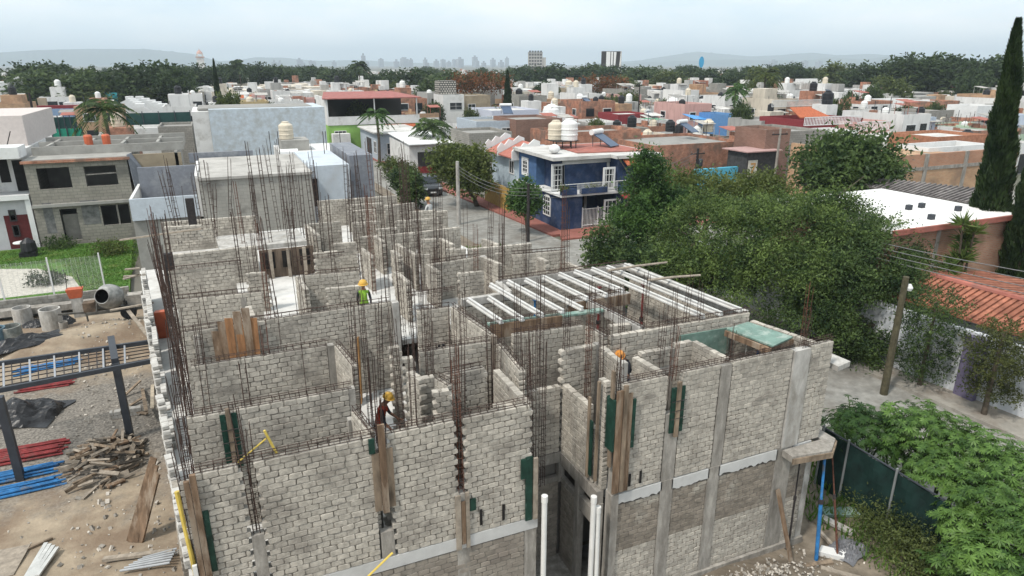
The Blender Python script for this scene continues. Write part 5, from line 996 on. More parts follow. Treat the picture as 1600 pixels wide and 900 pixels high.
# ================================================================ hero houses
def pX(px, py, x):
    d = ray(px, py); t = x / d[0]; return (x, d[1] * t, CAMZ + d[2] * t)
def hwall(root, x0, y0, x1, y1, z0, z1, m, name='wall'):
    mb = MB(); mb.box(x0, y0, z0, x1, y1, z1); return part(mb, name, m, root)
def window(root, face, pl, a0, a1, z0, z1, fm=None, bars=(1, 1), name='window', pane=None, fw=.07):
    """frame ring standing proud, dark pane set back; face '-y' or '-x'"""
    fm = fm or mWhiteC; mb = MB(); fw = min(fw, (a1 - a0) / 5)
    def bx(m_, u0, w0, u1, w1, d0, d1):
        if face == '-y': m_.box(u0, pl - d1, w0, u1, pl - d0, w1)
        else: m_.box(pl - d1, u0, w0, pl - d0, u1, w1)
    bx(mb, a0, z0, a0 + fw, z1, -.05, .06); bx(mb, a1 - fw, z0, a1, z1, -.05, .06); bx(mb, a0 + fw, z1 - fw, a1 - fw, z1, -.05, .058); bx(mb, a0 + fw, z0, a1 - fw, z0 + fw, -.05, .058)
    for i in range(1, bars[0] + 1):
        u = a0 + (a1 - a0) * i / (bars[0] + 1); bx(mb, u - .02, z0 + fw, u + .02, z1 - fw, -.05, .045)
    for i in range(1, bars[1] + 1):
        w = z0 + (z1 - z0) * i / (bars[1] + 1); bx(mb, a0 + fw, w - .02, a1 - fw, w + .02, -.05, .04)
    f = part(mb, name, fm, root); mb = MB(); bx(mb, a0 + fw * .5, z0 + fw * .5, a1 - fw * .5, z1 - fw * .5, -.05, .012); o = mb.build('pane', pane or mGlass, f); return f
def opening(root, face, pl, a0, a1, z0, z1, m=None, name='opening'):
    mb = MB()
    if face == '-y': mb.box(a0, pl - .012, z0, a1, pl + .05, z1)
    else: mb.box(pl - .012, a0, z0, pl + .05, a1, z1)
    return part(mb, name, m or mDark, root)
def flatroof(root, x0, y0, x1, y1, z, m, par=.5, pt=.15, pm=None, over=.0):
    mb = MB(); mb.box(x0 - over, y0 - over, z, x1 + over, y1 + over, z + .16); o = part(mb, 'roof', m, root)
    if par:
        mb = MB(); mb.box(x0, y0, z + .16, x1, y0 + pt, z + par); mb.box(x0, y1 - pt, z + .16, x1, y1, z + par); mb.box(x0, y0 + pt, z + .16, x0 + pt, y1 - pt, z + par); mb.box(x1 - pt, y0 + pt, z + .16, x1, y1 - pt, z + par); part(mb, 'parapet', pm or m, root)
    return o
mNavy = mat('navy_paint', (.027, .05, .115), var=.22, scale=2, stain=(.075, .095, .15), stain_scale=1.2); mNavyL = mat('blue_paint', (.06, .12, .24), var=.12); mRedRoof = mat('red_roof_coat', (.36, .13, .10), var=.2, scale=1.5, stain=(.25, .12, .10), stain_scale=1); mTileO = mat('orange_tile', (.42, .12, .055), var=.25, scale=6)
mBrick = brickmat('red_brick', (.34, .13, .08), (.42, .185, .115), (.34, .25, .19), stain=(.20, .13, .10), thr=(.48, .64), var=.4, ssc=1.6); mBrickT = brickmat('tan_brick', (.42, .23, .125), (.48, .30, .17), (.38, .31, .24), stain=(.28, .19, .13), thr=(.52, .7), var=.28); mBrickD = brickmat('dark_brick', (.21, .10, .07), (.26, .14, .10), (.22, .19, .17)); mBlkG = brickmat('grey_block', (.27, .26, .235), (.31, .295, .265), (.19, .18, .165), .4, .2, .015, .4)
mRoofW = mat('pale_roof', (.56, .545, .52), var=.12, scale=.7, stain=(.36, .34, .31), stain_scale=.5); mRoofG = mat('grey_roof', (.30, .29, .27), var=.18, scale=.6, stain=(.18, .17, .16), stain_scale=.6)
tanks = {}
def tank(kind, x, y, z, s=1., label=None):
    """lidded ribbed roof tank"""
    if kind not in tanks:
        m = {'black': mBlack, 'white': mat('white_tank', (.72, .72, .70), rough=.5, var=.05), 'beige': mat('beige_tank', (.60, .53, .42), rough=.5, var=.06)}[kind]
        t = thing('water_tank', 'x', 'water tank'); mb = MB(); mb.lathe([(.48, 0), (.52, .04), (.52, .28), (.545, .31), (.545, .37), (.52, .40), (.52, .62), (.545, .65), (.545, .71), (.52, .74), (.52, .98), (.50, 1.05), (.30, 1.2), (.26, 1.22)], n=18); mb.build('body', m, t, smooth=False); mb = MB(); mb.lathe([(.27, 1.2), (.27, 1.29), (.2, 1.31), (.02, 1.32)], n=14); mb.build('lid', m, t)
        tanks[kind] = t; o = t
    else: o = copy_tree(tanks[kind])
    o.location = (x, y, z); o.scale = (s, s, s); o.rotation_euler = (0, 0, 0); lk = f'{kind} plastic water tank with round lid on a roof'
    if label: tag(o, label, 'water tank', 'roof water tanks')
    else: pend(o, lk, 'water tank', 'roof water tanks')
    return o
def heater(x, y, z, rz, label=None, s=1.0):
    if 'h' not in tanks:
        t = thing('solar_heater', 'x', 'solar heater'); mb = MB(); mb.beam((0, -.9, .1), (0, .7, .95), 1.3, .06); mb.build('collector', mat('solar_panel', (.06, .09, .15), rough=.3), t); mb = MB(); mb.tube([(-.8, .8, 1.1), (.8, .8, 1.1)], .22, 12); mb.build('cylinder', mWhiteC, t); mb = MB()
        for sx in (-.6, .6): mb.tube([(sx, .75, 0), (sx, .8, 1.0)], .03, 5); mb.tube([(sx, -.9, 0), (sx, .75, 1.0)], .025, 5)
        mb.build('stand', mGreySt, t); tanks['h'] = t; o = t
    else: o = copy_tree(tanks['h'])
    o.location = (x, y, z); o.rotation_euler = (0, 0, rz); o.scale = (s, s, s)
    if label: tag(o, label, 'solar heater', 'solar water heaters')
    else: pend(o, 'tilted solar water heater with white cylinder on a roof', 'solar heater', 'solar water heaters')
# --- blue corner house
H = thing('corner_house', 'navy blue two storey corner house with white trim, balcony planters and white gate', 'house', (21.9, 42, 0))
hwall(H, 21.9, 42.0, 23.6, 49.4, 0.1, 2.55, mNavy); hwall(H, 23.6, 44.6, 26.4, 49.4, .1, 2.55, mNavy); hwall(H, 26.4, 42.0, 31.5, 49.4, .1, 2.55, mNavy)
hwall(H, 22.6, 43.3, 29.6, 49.4, 2.72, 5.0, mNavy); hwall(H, 21.9, 46.2, 22.6, 49.4, 2.72, 4.9, mNavyL)
hwall(H, 26.6, 42.2, 29.6, 43.3, 2.72, 4.9, mNavy)
mb = MB(); mb.prism([(21.7, 41.7), (30, 41.7), (30, 49.5), (21.7, 49.5)], 2.56, 2.71); part(mb, 'balcony_slab', mWhiteC, H)
mb = MB(); mb.prism([(21.5, 42.6), (26.2, 42.6), (26.2, 41.8), (30.1, 41.8), (30.1, 49.8), (21.5, 49.8)], 5.01, 5.25); part(mb, 'roof', mRoofW, H)
mb = MB(); mb.prism([(24.2, 44), (29.6, 43.2), (29.6, 49), (24.6, 49)], 5.26, 5.33); part(mb, 'roof_coat', mRedRoof, H)
p0 = pY(862, 255, 43.3); p1 = pY(881, 285, 43.3); window(H, '-y', 43.3, p0[0], p1[0], 2.75, 4.7, bars=(3, 4), fw=.16)
p0 = pY(943, 262, 42.2); p1 = pY(960, 287, 42.2); window(H, '-y', 42.2, p0[0], p1[0], 2.8, 4.4, bars=(3, 2), fw=.14)
p0 = pY(942, 310, 42.0); p1 = pY(962, 345, 42.0); window(H, '-y', 42.0, p0[0] + .1, p1[0] + .3, .5, 2.1, bars=(3, 2), fw=.12)
mb = MB(); mb.box(22.58, 43.26, 4.62, 26.58, 43.29, 4.99); mb.box(22.58, 43.24, 2.74, 22.74, 43.29, 4.6); mb.box(26.3, 43.24, 2.74, 26.5, 43.29, 4.6); part(mb, 'white_trim', mWhite, H); window(H, '-x', 21.9, 47.6, 48.8, 3.2, 4.6, bars=(1, 4), fw=.2); window(H, '-y', 44.6, 24.1, 25.4, .15, 2.2, bars=(1, 0), fw=.2, name='door')
mb = MB(); arc = [(43.6, .8), (44.8, .8), (44.8, 1.9)] + [(44.2 + .6 * math.cos(a), 1.9 + .5 * math.sin(a)) for a in np.linspace(.3, 2.85, 7)] + [(43.6, 1.9)]
mb.extr([(21.89, y, z) for y, z in arc], (-.06, 0, 0)); w_ = part(mb, 'arched_window', mWhiteC, H); mb = MB()
for k in range(3):
    y0 = 43.72 + k * .34; 
    for j in range(4): mb.box(21.815, y0, .92 + j * .34, 21.828, y0 + .26, 1.18 + j * .34)
mb.build('pane', mGlass, w_)
for x0, x1, z in ((26.9, 28.6, 4.55), (26.6, 28.4, 2.18)):
    y = 42.18 if z > 3 else 41.98; mb = MB(); n = 9
    for k in range(n): xa = x0 + (x1 - x0) * k / n; mb.extr([(xa, y, z + .4), (xa + (x1 - x0) / n * .9, y, z + .4), (xa + (x1 - x0) / n * .9, y - .75, z), (xa, y - .75, z)], (0, 0, .07))
    part(mb, 'awning', mTileO if z > 3 else mRed, H)
for x0, x1 in ((21.75, 22.9), (23.3, 25.4), (26.3, 28.2)):
    mb = MB(); mb.box(x0, 41.55, 2.72, x1, 41.95, 3.12); pl = part(mb, 'planter', mNavy, H); pp_ = [((rnd.uniform(x0 + .1, x1 - .1), 41.75, 3.2), (.3, .2, .2)) for k in range(5)]; o = quads_obj('plants', sprays(pp_, 60, 6, .2, .12, .5, .1), mLfG, pl)
mb = MB()
for k in range(34):
    x = 22.95 + k * .1; mb.box(x, 41.62, 2.72, x + .02, 41.64, 3.45)
mb.box(21.8, 41.61, 3.45, 28.2, 41.65, 3.49); part(mb, 'balcony_rail', mWhiteC, H)
mb = MB()
for k in range(24): x = 23.65 + k * .115; mb.box(x, 42.03, .15, x + .03, 42.06, 1.55)
for z in (.3, 1.5): mb.box(23.62, 42.0, z, 26.38, 42.03, z + .05)
for x in (23.62, 24.9, 26.32): mb.box(x, 41.98, .12, x + .07, 42.08, 1.65)
part(mb, 'gate', mWhiteC, H)
tank('beige', 24.2, 47.6, 5.9, 1.15, 'beige water tank, left of the pair above the navy corner house'); tank('white', 25.0, 46.9, 5.9, 1.25, 'white water tank, right of the pair above the navy corner house')
mb = MB()
for x, y in ((23.8, 47.2), (24.6, 47.2), (24.5, 48), (25.4, 46.5), (24.9, 46.3), (25.4, 47.4)): mb.tube([(x, y, 5.25), (x, y, 5.9)], .04, 5)
mb.box(23.6, 46.3, 5.86, 25.6, 48.2, 5.9); tag(mb.build('tank_stand', mDarkSt), 'steel stand carrying the two tanks on the navy house', 'stand'); heater(28.0, 46.5, 5.33, R(30), 'solar heater with blue collector on the navy corner house')
mb = MB(); mb.lathe([(.02, 0), (.2, .05), (.38, .2), (.42, .34), (.38, .5), (.2, .66), (.02, .7)], (22.6, 44.6, 5.25), 14); tag(mb.build('water_tank', mWhiteC, smooth=True), 'small round white tank on the roof edge of the navy house', 'water tank')
# yellow gate house with pink tiled roof
H = thing('house', 'pale blue house with scalloped parapet, red tile slope and ochre gate wall', 'house', (21.2, 50, 0)); hwall(H, 22.0, 49.6, 27, 55.5, .1, 4.6, mat('pale_blue_house', (.42, .50, .56), var=.08)); mb = MB(); mb.box(21.0, 49.5, .1, 21.15, 54.8, 2.0); part(mb, 'gate_wall', mat('ochre_gate', (.42, .27, .08), var=.15), H)
mb = MB()
for k in range(14): y0 = 49.8 + k * .4; mb.extr([(21.4, y0, 4.3), (21.4, y0 + .34, 4.3), (23.6, y0 + .34, 5.3), (23.6, y0, 5.3)], (0, 0, .1))
part(mb, 'tile_roof', mat('pink_tile', (.45, .17, .13), var=.15), H)
for y in (49.55, 52.6, 55.5):
    mb = MB(); mb.extr([(21.35, y, 4.2), (21.35, y, 4.9), (21.7, y, 5.3), (22.0, y, 5.1), (22.4, y, 5.55), (22.8, y, 5.4), (23.3, y, 5.8), (23.8, y, 5.6), (23.8, y, 4.2)], (0, .14, 0)); part(mb, 'scalloped_parapet', mWhiteC, H)
window(H, '-x', 22.0, 50.6, 51.6, 2.9, 4.0, bars=(1, 0))
# garage house and the houses along the street
H = thing('house', 'white single storey house with dark red garage door and white metal canopy', 'house', (18.9, 71, 0)); hwall(H, 18.7, 71.2, 23.5, 80, 0, 3.3, mWhite); opening(H, '-y', 71.2, 19.6, 22.4, .1, 2.5, name='garage_door', m=mat('dark_gate', (.05, .045, .045))); mb = MB(); mb.box(19.55, 71.12, .1, 22.45, 71.17, .95); part(mb, 'door_panel', mRed, H); mb = MB(); mb.extr([(18.5, 70.4, 3.35), (23.6, 70.4, 3.35), (23.6, 80, 3.75), (18.5, 80, 3.75)], (0, 0, .1)); part(mb, 'canopy', mWhiteC, H)
H = thing('house', 'pale blue grey house with wide canopy up the street, behind the garage house', 'house', (17.3, 83, 0)); hwall(H, 18.0, 83, 24, 94, 0, 3.4, mat('bluegrey_paint', (.42, .47, .52), var=.08)); flatroof(H, 17.6, 82.6, 24.2, 94, 3.4, mRoofW, .0); window(H, '-x', 18.0, 84, 85.6, .9, 2.4); opening(H, '-x', 18.0, 87, 90, .1, 2.5, mat('dark_gate', (.05, .045, .045)), 'garage_door'); window(H, '-y', 83, 19, 20.4, .9, 2.3)
# lime green house with red roof terrace
mLime = mat('lime_paint', (.26, .46, .12), var=.1, scale=1); H = thing('house', 'lime green house with open roof terrace under a large red sheet roof', 'house', (16, 95, 0)); x0 = pY(515, 225, 95)[0]; x1 = pY(657, 225, 95)[0]
hwall(H, x0, 95, x1, 106, 0, 3.6, mLime); hwall(H, x0, 94.9, x1, 95.1, 3.62, 4.75, mWhite, 'parapet'); hwall(H, x0, 95.1, x0 + .2, 106, 3.62, 7.2, mWhite); hwall(H, x0, 105, x1, 106, 3.62, 6.6, mDarkSt)
mb = MB(); mb.extr([(x0 - .6, 94.3, 7.05), (x1 + .2, 94.3, 7.05), (x1 - 1.2, 106.5, 7.45), (x0 + 1.4, 106.5, 7.45)], (0, 0, .12)); part(mb, 'roof', mat('red_sheet_roof', (.34, .125, .11), var=.2, scale=1.5, stain=(.28, .14, .12), stain_scale=1), H); mb = MB()
for f in (0, .5, .97): mb.box(x0 + (x1 - x0) * f, 95.0, 4.75, x0 + (x1 - x0) * f + .15, 95.12, 7.1)
part(mb, 'post', mWhiteC, H)
for f in (.06, .62, .8): window(H, '-y', 95, x0 + (x1 - x0) * f, x0 + (x1 - x0) * f + 1.6, 1.2, 2.9, bars=(2, 1))
for f in (.61, .79): mb = MB(); mb.extr([(x0 + (x1 - x0) * f, 94.98, 3.5), (x0 + (x1 - x0) * f + 2, 94.98, 3.5), (x0 + (x1 - x0) * f + 2, 94.3, 2.95), (x0 + (x1 - x0) * f, 94.3, 2.95)], (0, 0, .08)); part(mb, 'awning', mTileO, H)
hwall(H, x0 + .3, 93.4, x0 + 2.6, 94.85, 0, 2.6, mWhite, 'porch')
# pale blue walled building and grey house in front of it
mPeel = mat('pale_blue_peeling_paint', (.52, .58, .63), var=.1, scale=3, stain=(.40, .42, .42), stain_scale=1.3, thr=(.44, .66)); H = thing('building', 'long building with windowless pale blue peeling wall behind the grey flat roofed house', 'building', (4, 77, 0)); hwall(H, pY(325, 170, 77)[0], 77, pY(507, 170, 77)[0], 86, 0, pY(420, 169, 77)[2], mPeel); hwall(H, pY(299, 175, 77)[0], 77.3, pY(325, 170, 77)[0] - .01, 86, 0, pY(420, 169, 77)[2] - .2, mWhite, 'side_wall'); mb = MB(); mb.box(-1.5, 78.5, 7.0, 10, 85, 7.15); part(mb, 'roof', mRoofG, H)
mSlate = mat('slate_blue_paint', (.20, .212, .24), var=.1, stain=(.28, .29, .3), stain_scale=1); mPB = mat('light_blue_paint', (.50, .55, .60), var=.08, stain=(.42, .44, .46), stain_scale=1); mCemG = mat('grey_cement', (.33, .32, .295), var=.12, scale=1.2, stain=(.24, .23, .21), stain_scale=.8)
H = thing('house', 'grey cement house with flat roof, light blue rear room and slate parapets', 'house', (2, 41, 0)); mWallG = brickmat('grey_cement_block', (.33, .32, .29), (.36, .345, .31), (.28, .27, .25), .4, .2, .012, .2, stain=(.22, .21, .19), thr=(.55, .68))
xa = pY(310, 280, 41)[0]; xb = pY(487, 275, 41)[0]; z1 = pY(400, 277, 41)[2]; hwall(H, xa, 41, xb, 50, 0, z1, mWallG); mb = MB(); mb.box(xa - .05, 40.9, z1, xb + .05, 50, z1 + .15); part(mb, 'roof', mat('cement_roof', (.42, .40, .37), var=.15, scale=1, stain=(.28, .265, .24), stain_scale=.6), H)
hwall(H, xb + .01, 42.2, pY(548, 290, 42.2)[0], 50, 0, pY(520, 258, 42.2)[2], mPB, 'rear_room'); opening(H, '-y', 42.2, xb + .15, xb + .45, 3.2, 4.9); hwall(H, pY(550, 300, 44)[0], 44, pY(582, 242, 44)[0], 52, 0, pY(570, 242, 44)[2], mSlate); hwall(H, xa - 3.6, 41.5, xa - .2, 41.65, 3.3, 4.5, mPB, 'terrace_parapet'); hwall(H, xa - 3.6, 41.65, xa - 3.45, 47, 3.3, 4.5, mWhite, 'terrace_parapet'); hwall(H, xa - 3.4, 46, xa - .2, 46.2, 3.3, 5.6, mSlate); hwall(H, xa - 3.6, 41.7, xa - .2, 47, 0, 3.3, mCemG)
hwall(H, xa - .2, 41.3, xa - .02, 48, 3.3, 5.6, mWhite, 'terrace_parapet')
hwall(H, pY(298, 265, 50.2)[0], 50.2, pY(398, 262, 50.2)[0], 50.4, 5.2, pY(350, 237, 50.2)[2], mSlate, 'parapet'); hwall(H, pY(428, 255, 50.2)[0], 50.2, pY(555, 250, 50.2)[0], 50.4, 5.2, pY(480, 240, 50.2)[2], mSlate, 'parapet'); mb = MB(); c = pY(462, 238, 54); mb.box(c[0] - 1.0, 53.5, 0, c[0] + 1.0, 56, pY(462, 218, 54)[2]); part(mb, 'roof_hut', mCemG, H)
mb = MB(); c = pY(505, 245, 52); mb.box(c[0] - 3, 51, 0, c[0] + 2.6, 58, 5.3); part(mb, 'rear_room', mWhite, H)
tank('beige', pY(448, 215, 54.5)[0], 54.6, pY(462, 218, 54)[2], 1.0, 'beige water tank on the roof hut of the grey cement house')
mb = MB(); c = pY(452, 240, 51); mb.tube([(c[0] - .6, 51, c[2]), (c[0] + .6, 51, c[2])], .33, 12); tag(mb.build('gas_tank', mWhiteC), 'white horizontal gas tank on the grey cement house', 'gas tank')
rb = MB()
for px, y in ((425, 52), (438, 52), (512, 52), (534, 52), (443, 55), (508, 48)): c = pY(px, 250, y); rb.tube([(c[0], y, 5), (c[0], y, pY(px, 205, y)[2])], .025, 4)
tag(rb.build('roof_bars', mDarkSt), 'thin bars and wire fence standing on the roof of the grey cement house', 'roof bars')
# unfinished two storey grey house and neighbours at the left
def holewall(root, y, th, x0, x1, z0, z1, holes, m, name='wall'):
    xs_ = sorted({x0, x1, *[h[0] for h in holes], *[h[1] for h in holes]}); zs_ = sorted({z0, z1, *[h[2] for h in holes], *[h[3] for h in holes]}); mb = MB()
    for a, b in zip(xs_[:-1], xs_[1:]):
        run = None
        for c, d in zip(zs_[:-1], zs_[1:]):
            solid = not any(h[0] <= (a + b) / 2 <= h[1] and h[2] <= (c + d) / 2 <= h[3] for h in holes)
            if solid: mb.box(a, y, c, b, y + th, d)
    return part(mb, name, m, root)
Y7 = 51.2; fX = lambda px, py: pY(px, py, Y7)
mG7 = brickmat('grey_laid_block', (.255, .24, .205), (.30, .28, .24), (.20, .19, .165), .42, .2, .02, .4, stain=(.19, .18, .16), thr=(.55, .7)); H = thing('unfinished_house', 'unfinished grey block two storey house with empty window holes and rubble strewn roof', 'house', (-8, Y7, 0))
xL, xR = fX(46, 300)[0], fX(207, 300)[0]; zt = fX(120, 252)[2]
hol = [(fX(58, 0)[0], fX(110, 0)[0], fX(0, 295)[2], fX(0, 262)[2]), (fX(134, 0)[0], fX(185, 0)[0], fX(0, 290)[2], fX(0, 257)[2])]
hol = [(fX(59, 280)[0], fX(111, 280)[0], fX(85, 295)[2], fX(85, 262)[2]), (fX(134, 280)[0], fX(184, 280)[0], fX(160, 290)[2], fX(160, 259)[2]), (fX(97, 350)[0], fX(124, 350)[0], fX(110, 376)[2], fX(110, 326)[2]), (fX(160, 340)[0], fX(204, 340)[0], fX(180, 351)[2], fX(180, 320)[2])]
holewall(H, Y7, .2, xL, xR, 0, zt, hol, mG7); hwall(H, xL, Y7 + .21, xL + .2, 60, 0, zt, mG7); hwall(H, xR - .2, Y7 + .21, xR, 60, 0, zt, mG7); hwall(H, xL + .2, 56, xR - .2, 56.2, 0, zt, mCemG, 'inner_wall')
mb = MB(); mb.box(xL, Y7 - .25, fX(120, 318)[2] - .1, xR, 60, fX(120, 318)[2] + .08); mb.box(xL - .05, Y7 - .12, zt, xR + .15, 60, zt + .2); part(mb, 'slab', mCemG, H); mb = MB(); mb.box(xL - .1, Y7 - .3, zt + .0, xR + .2, Y7 - .13, zt + .16); part(mb, 'brick_edge', mBrick, H)
for xa_, xb_, za_ in ((72, 87, 1.0), (132, 159, 1.4)): mb = MB(); mb.box(fX(xa_, 350)[0], Y7 - .01, za_, fX(xb_, 350)[0], Y7 + .1, 3.0); part(mb, 'plaster_patch', mat('dark_plaster_patch', (.17, .17, .165), var=.3, scale=4), H)
mb = MB(); mb.beam((fX(134, 275)[0], Y7 + .1, fX(160, 272)[2]), (fX(185, 272)[0], Y7 + .1, fX(160, 271)[2]), .08, .08); mb.beam((hol[3][0] + .95, Y7 + .1, hol[3][2]), (hol[3][0] + .95, Y7 + .1, hol[3][3]), .1, .1)
part(mb, 'post', mConc, H); mb = MB(); mb.box(fX(98, 350)[0], Y7 + .4, .2, fX(124, 350)[0], Y7 + .5, 2.1); part(mb, 'door', mat('plain_grey_door', (.24, .225, .2)), H)
for k in range(3): mb = MB(); yy = 53.5 + k * 2.4; mb.box(xL + .1, yy, zt + .2, xR + 3.4, yy + .18, zt + .75 + .1 * k); part(mb, 'beam', mCemG, H)
mb = MB()
for f in (.1, .35, .6, .85): mb.box(xL + f * (xR + 3 - xL), 53.7, zt + .2, xL + f * (xR + 3 - xL) + .18, 58.3, zt + .8)
part(mb, 'beam', mCemG, H)
hwall(H, xR + .02, 53.0, fX(277, 250)[0] + .2, 53.2, 0, pY(240, 240, 53)[2], mat('tan_plaster', (.34, .28, .20), var=.18, scale=.8)); hwall(H, pY(274, 250, 53)[0], 53, pY(279, 250, 53)[0], 60, 0, pY(240, 240, 53)[2] + .1, mCemG); mb = MB(); mb.extr([(xR + .05, 51.0, zt + .3), (xR + .1, 52.9, zt + .2), (xR + 1.3, 52.95, 3.4), (xR + .2, 51.3, 3.2)], (.05, -.05, 0)); part(mb, 'grey_sheet', mSlate, H)
for px in (142, 170): c = pY(px, 240, 54); mb = MB(); mb.lathe([(.24, 0), (.27, .9), (.2, 1.0)], (c[0], 54, zt + .4), 10); tag(mb.build('orange_drum', mOrange), 'orange drum on the roof of the unfinished grey house, ' + ('left one' if px == 142 else 'right one'), 'drum', 'orange drums on the unfinished roof')
H = thing('house', 'white two storey house with balcony and dark red door at the left edge', 'house', (-14, 52, 0)); X8 = fX(56, 350)[0]; hwall(H, -22, 53, X8 - .3, 62, 0, 6.2, mWhite); mb = MB(); mb.box(X8 - .35, 51.3, 0, X8 - .05, 53, 3.3); part(mb, 'column', mWhiteC, H); mb = MB(); mb.box(-22, 51.2, 3.3, X8 - .05, 53, 3.6); mb.box(-22, 51.0, 5.9, X8 - .02, 53, 6.6); part(mb, 'balcony_slab', mWhiteC, H); hwall(H, -22, 51.6, X8 - .4, 51.8, 0, 3.3, mat('grey_white_front', (.5, .5, .51), var=.05)); opening(H, '-y', 51.6, fX(-10, 0)[0] - .3, fX(10, 370)[0], .1, 2.3, mat('wine_door', (.10, .02, .02)), 'door')
for z in (1.9, .9): window(H, '-y', 51.6, fX(13, 350)[0] + .05, fX(20, 350)[0] + .2, z, z + .75, mDarkSt, (0, 0))
opening(H, '-y', 53, fX(20, 290)[0] - .2, fX(40, 290)[0] - .2, 3.6, 5.6); opening(H, '-y', 53, fX(-10, 290)[0], fX(10, 290)[0] - .1, 4.2, 5.7)
hwall(H, -24, 56, pY(38, 200, 56)[0], 66, 6.2, pY(20, 181, 56)[2], mat('pale_pink_wall', (.56, .50, .47), var=.06)); mb = MB(); mb.tube([pY(8, 240, 54), pY(16, 205, 54)], .03, 4); part(mb, 'roof_bars', mDarkSt, H)
mb = MB(); p = at(48, 400, .2); mb.lathe([(.35, 0), (.45, .4), (.40, .9), (.1, 1.15)], (p.x, p.y, .2), 12); mb.box(p.x - .5, p.y - .4, .2, p.x + .4, p.y + .1, .5); tag(mb.build('covered_grill', mBlackT), 'garden grill under a black cover on the lawn', 'grill'); mb = MB(); p = at(37, 395, .2); mb.tube([(p.x, p.y, .2), (p.x, p.y, .85)], .03, 6); mb.lathe([(.45, .85), (.45, .9), (.02, .92)], (p.x, p.y, 0), 14); tag(mb.build('garden_table', mWhiteC), 'round white garden table beside the covered grill', 'table')
for lb, px, py, r, m in (('yellow green shrub on the lawn before the unfinished house', 170, 398, .7, mLfD), ('low dark shrub at the foot of the unfinished house', 88, 388, .5, mLfB), ('dark plant clump behind the white fence', 70, 445, .5, mLfE)):
    p = at(px, py, .2); tree(lb, (p.x, p.y, .2), [((p.x, p.y, .2 + r * .6), (r * 1.3, r, r * .6)), ((p.x + .5, p.y, .2 + r * .5), (r, r, r * .5))], m, 220, 8, .4, .14, .4, .1, r0=.05, cat='shrub', name='shrub', group='shrubs on the lawn')
# right side: brick houses by the street
H = thing('brick_house', 'long brick house with bright white flat roof edged in red, by the street', 'house', (28, 18.5, 0)); zr = 5.0
f0 = at(1398, 366, zr); f1 = at(1516, 347, zr); y18 = (f0.y + f1.y) / 2; xw = at(1336, 350, zr).x; hwall(H, xw, y18, f1.x + 3.0, 25.2, 0, zr, brickmat('salmon_brick', (.38, .19, .12), (.43, .25, .165), (.36, .29, .23), stain=(.26, .16, .11), thr=(.5, .68), var=.25)); mb = MB(); mb.box(xw - .1, y18 - .1, zr, f1.x + 3.1, 25.3, zr + .12); part(mb, 'roof', mat('bright_white_roof', (.76, .75, .73), var=.05, scale=.6, stain=(.6, .58, .55), stain_scale=.5), H); mb = MB(); mb.box(xw - .2, y18 - .22, zr - .06, f1.x + 3.1, y18 - .105, zr + .16); part(mb, 'red_edge', mRedRoof, H)
mb = MB(); c = pY(1455, 420, y18); mb.box(c[0] - .1, y18 - .03, 0, c[0] + .12, y18 + .05, zr - .07); part(mb, 'column', mConc, H)
for px, py in ((1440, 322), (1497, 327), (1420, 325), (1455, 340)): c = at(px, py, zr + .2); mb = MB(); mb.box(c.x - .12, c.y - .1, zr + .12, c.x + .12, c.y + .1, zr + .35); part(mb, 'roof_vent', mGreySt, H)
H = thing('shed', 'shed with dark corrugated grey roof behind the bright white roof', 'shed', (32, 28, 0)); a = [at(1345, 292, 4.8), at(1510, 318, 4.8), at(1560, 300, 5.2), at(1370, 280, 5.2)]; mb = MB(); n = 46
for k in range(n):
    f = k / n; g_ = (k + 1) / n; mb.extr([a[0].lerp(a[1], f), a[0].lerp(a[1], f + (g_ - f) * .75), a[3].lerp(a[2], f + (g_ - f) * .75), a[3].lerp(a[2], f)], (0, 0, .12 if k % 2 else .06))
part(mb, 'roof', mat('dark_corrugated', (.16, .145, .14), var=.3, scale=2, stain=(.26, .24, .23), stain_scale=1), H); mb = MB(); mb.prism([(p_.x, p_.y) for p_ in a], 0, 4.6); part(mb, 'wall', mBlkG, H)
H = thing('brick_building', 'tall bare brick wall with concrete posts behind the corrugated roof', 'building', (40, 33, 0)); yb = 31.5; x0 = pY(1392, 270, yb)[0]; x1 = pY(1580, 290, yb)[0]; zt = pY(1460, 240, yb)[2]; zm = pY(1460, 262, yb)[2]
hwall(H, x0, yb, x1, yb + 9, 0, zm, mBrickT); hwall(H, x0, yb + .02, x1, yb + .25, zm, zt, brickmat('orange_brick', (.40, .18, .10), (.44, .22, .13), (.34, .28, .23))); hwall(H, x0, yb + .3, x0 + .25, yb + 9, zm, zt, mBrickT)
mb = MB()
for px in (1392, 1444, 1505, 1575): x = pY(px, 270, yb)[0]; mb.box(x - .18, yb - .05, 0, x + .18, yb + .26, zt + .02)
mb.box(x0, yb - .04, zm - .12, x1, yb + .24, zm + .12); part(mb, 'column', mConc, H)
# tile roofed house with white street wall
H = thing('tile_house', 'house with orange ribbed tile roof behind the white street wall', 'house', (25, 13, 0)); e0 = Vector((23.7, 17.4, 2.75)); e1 = Vector((24.6, 4, 2.75)); r0_ = Vector((25.5, 17.4, 3.4)); r1_ = Vector((26.4, 4, 3.4)); mb = MB(); n = 60
for k in range(n):
    a = e0.lerp(e1, k / n); b = e0.lerp(e1, (k + .62) / n); c = r0_.lerp(r1_, (k + .62) / n); d = r0_.lerp(r1_, k / n); mb.extr([a, b, c, d], (0, 0, .13)); a2 = e0.lerp(e1, (k + .62) / n); b2 = e0.lerp(e1, (k + 1) / n); mb.extr([a2, b2, r0_.lerp(r1_, (k + 1) / n), r0_.lerp(r1_, (k + .62) / n)], (0, 0, .05))
    o_ = Vector((4.4, 0, -.5)); mb.extr([d, c, c + o_, d + o_], (0, 0, .12))
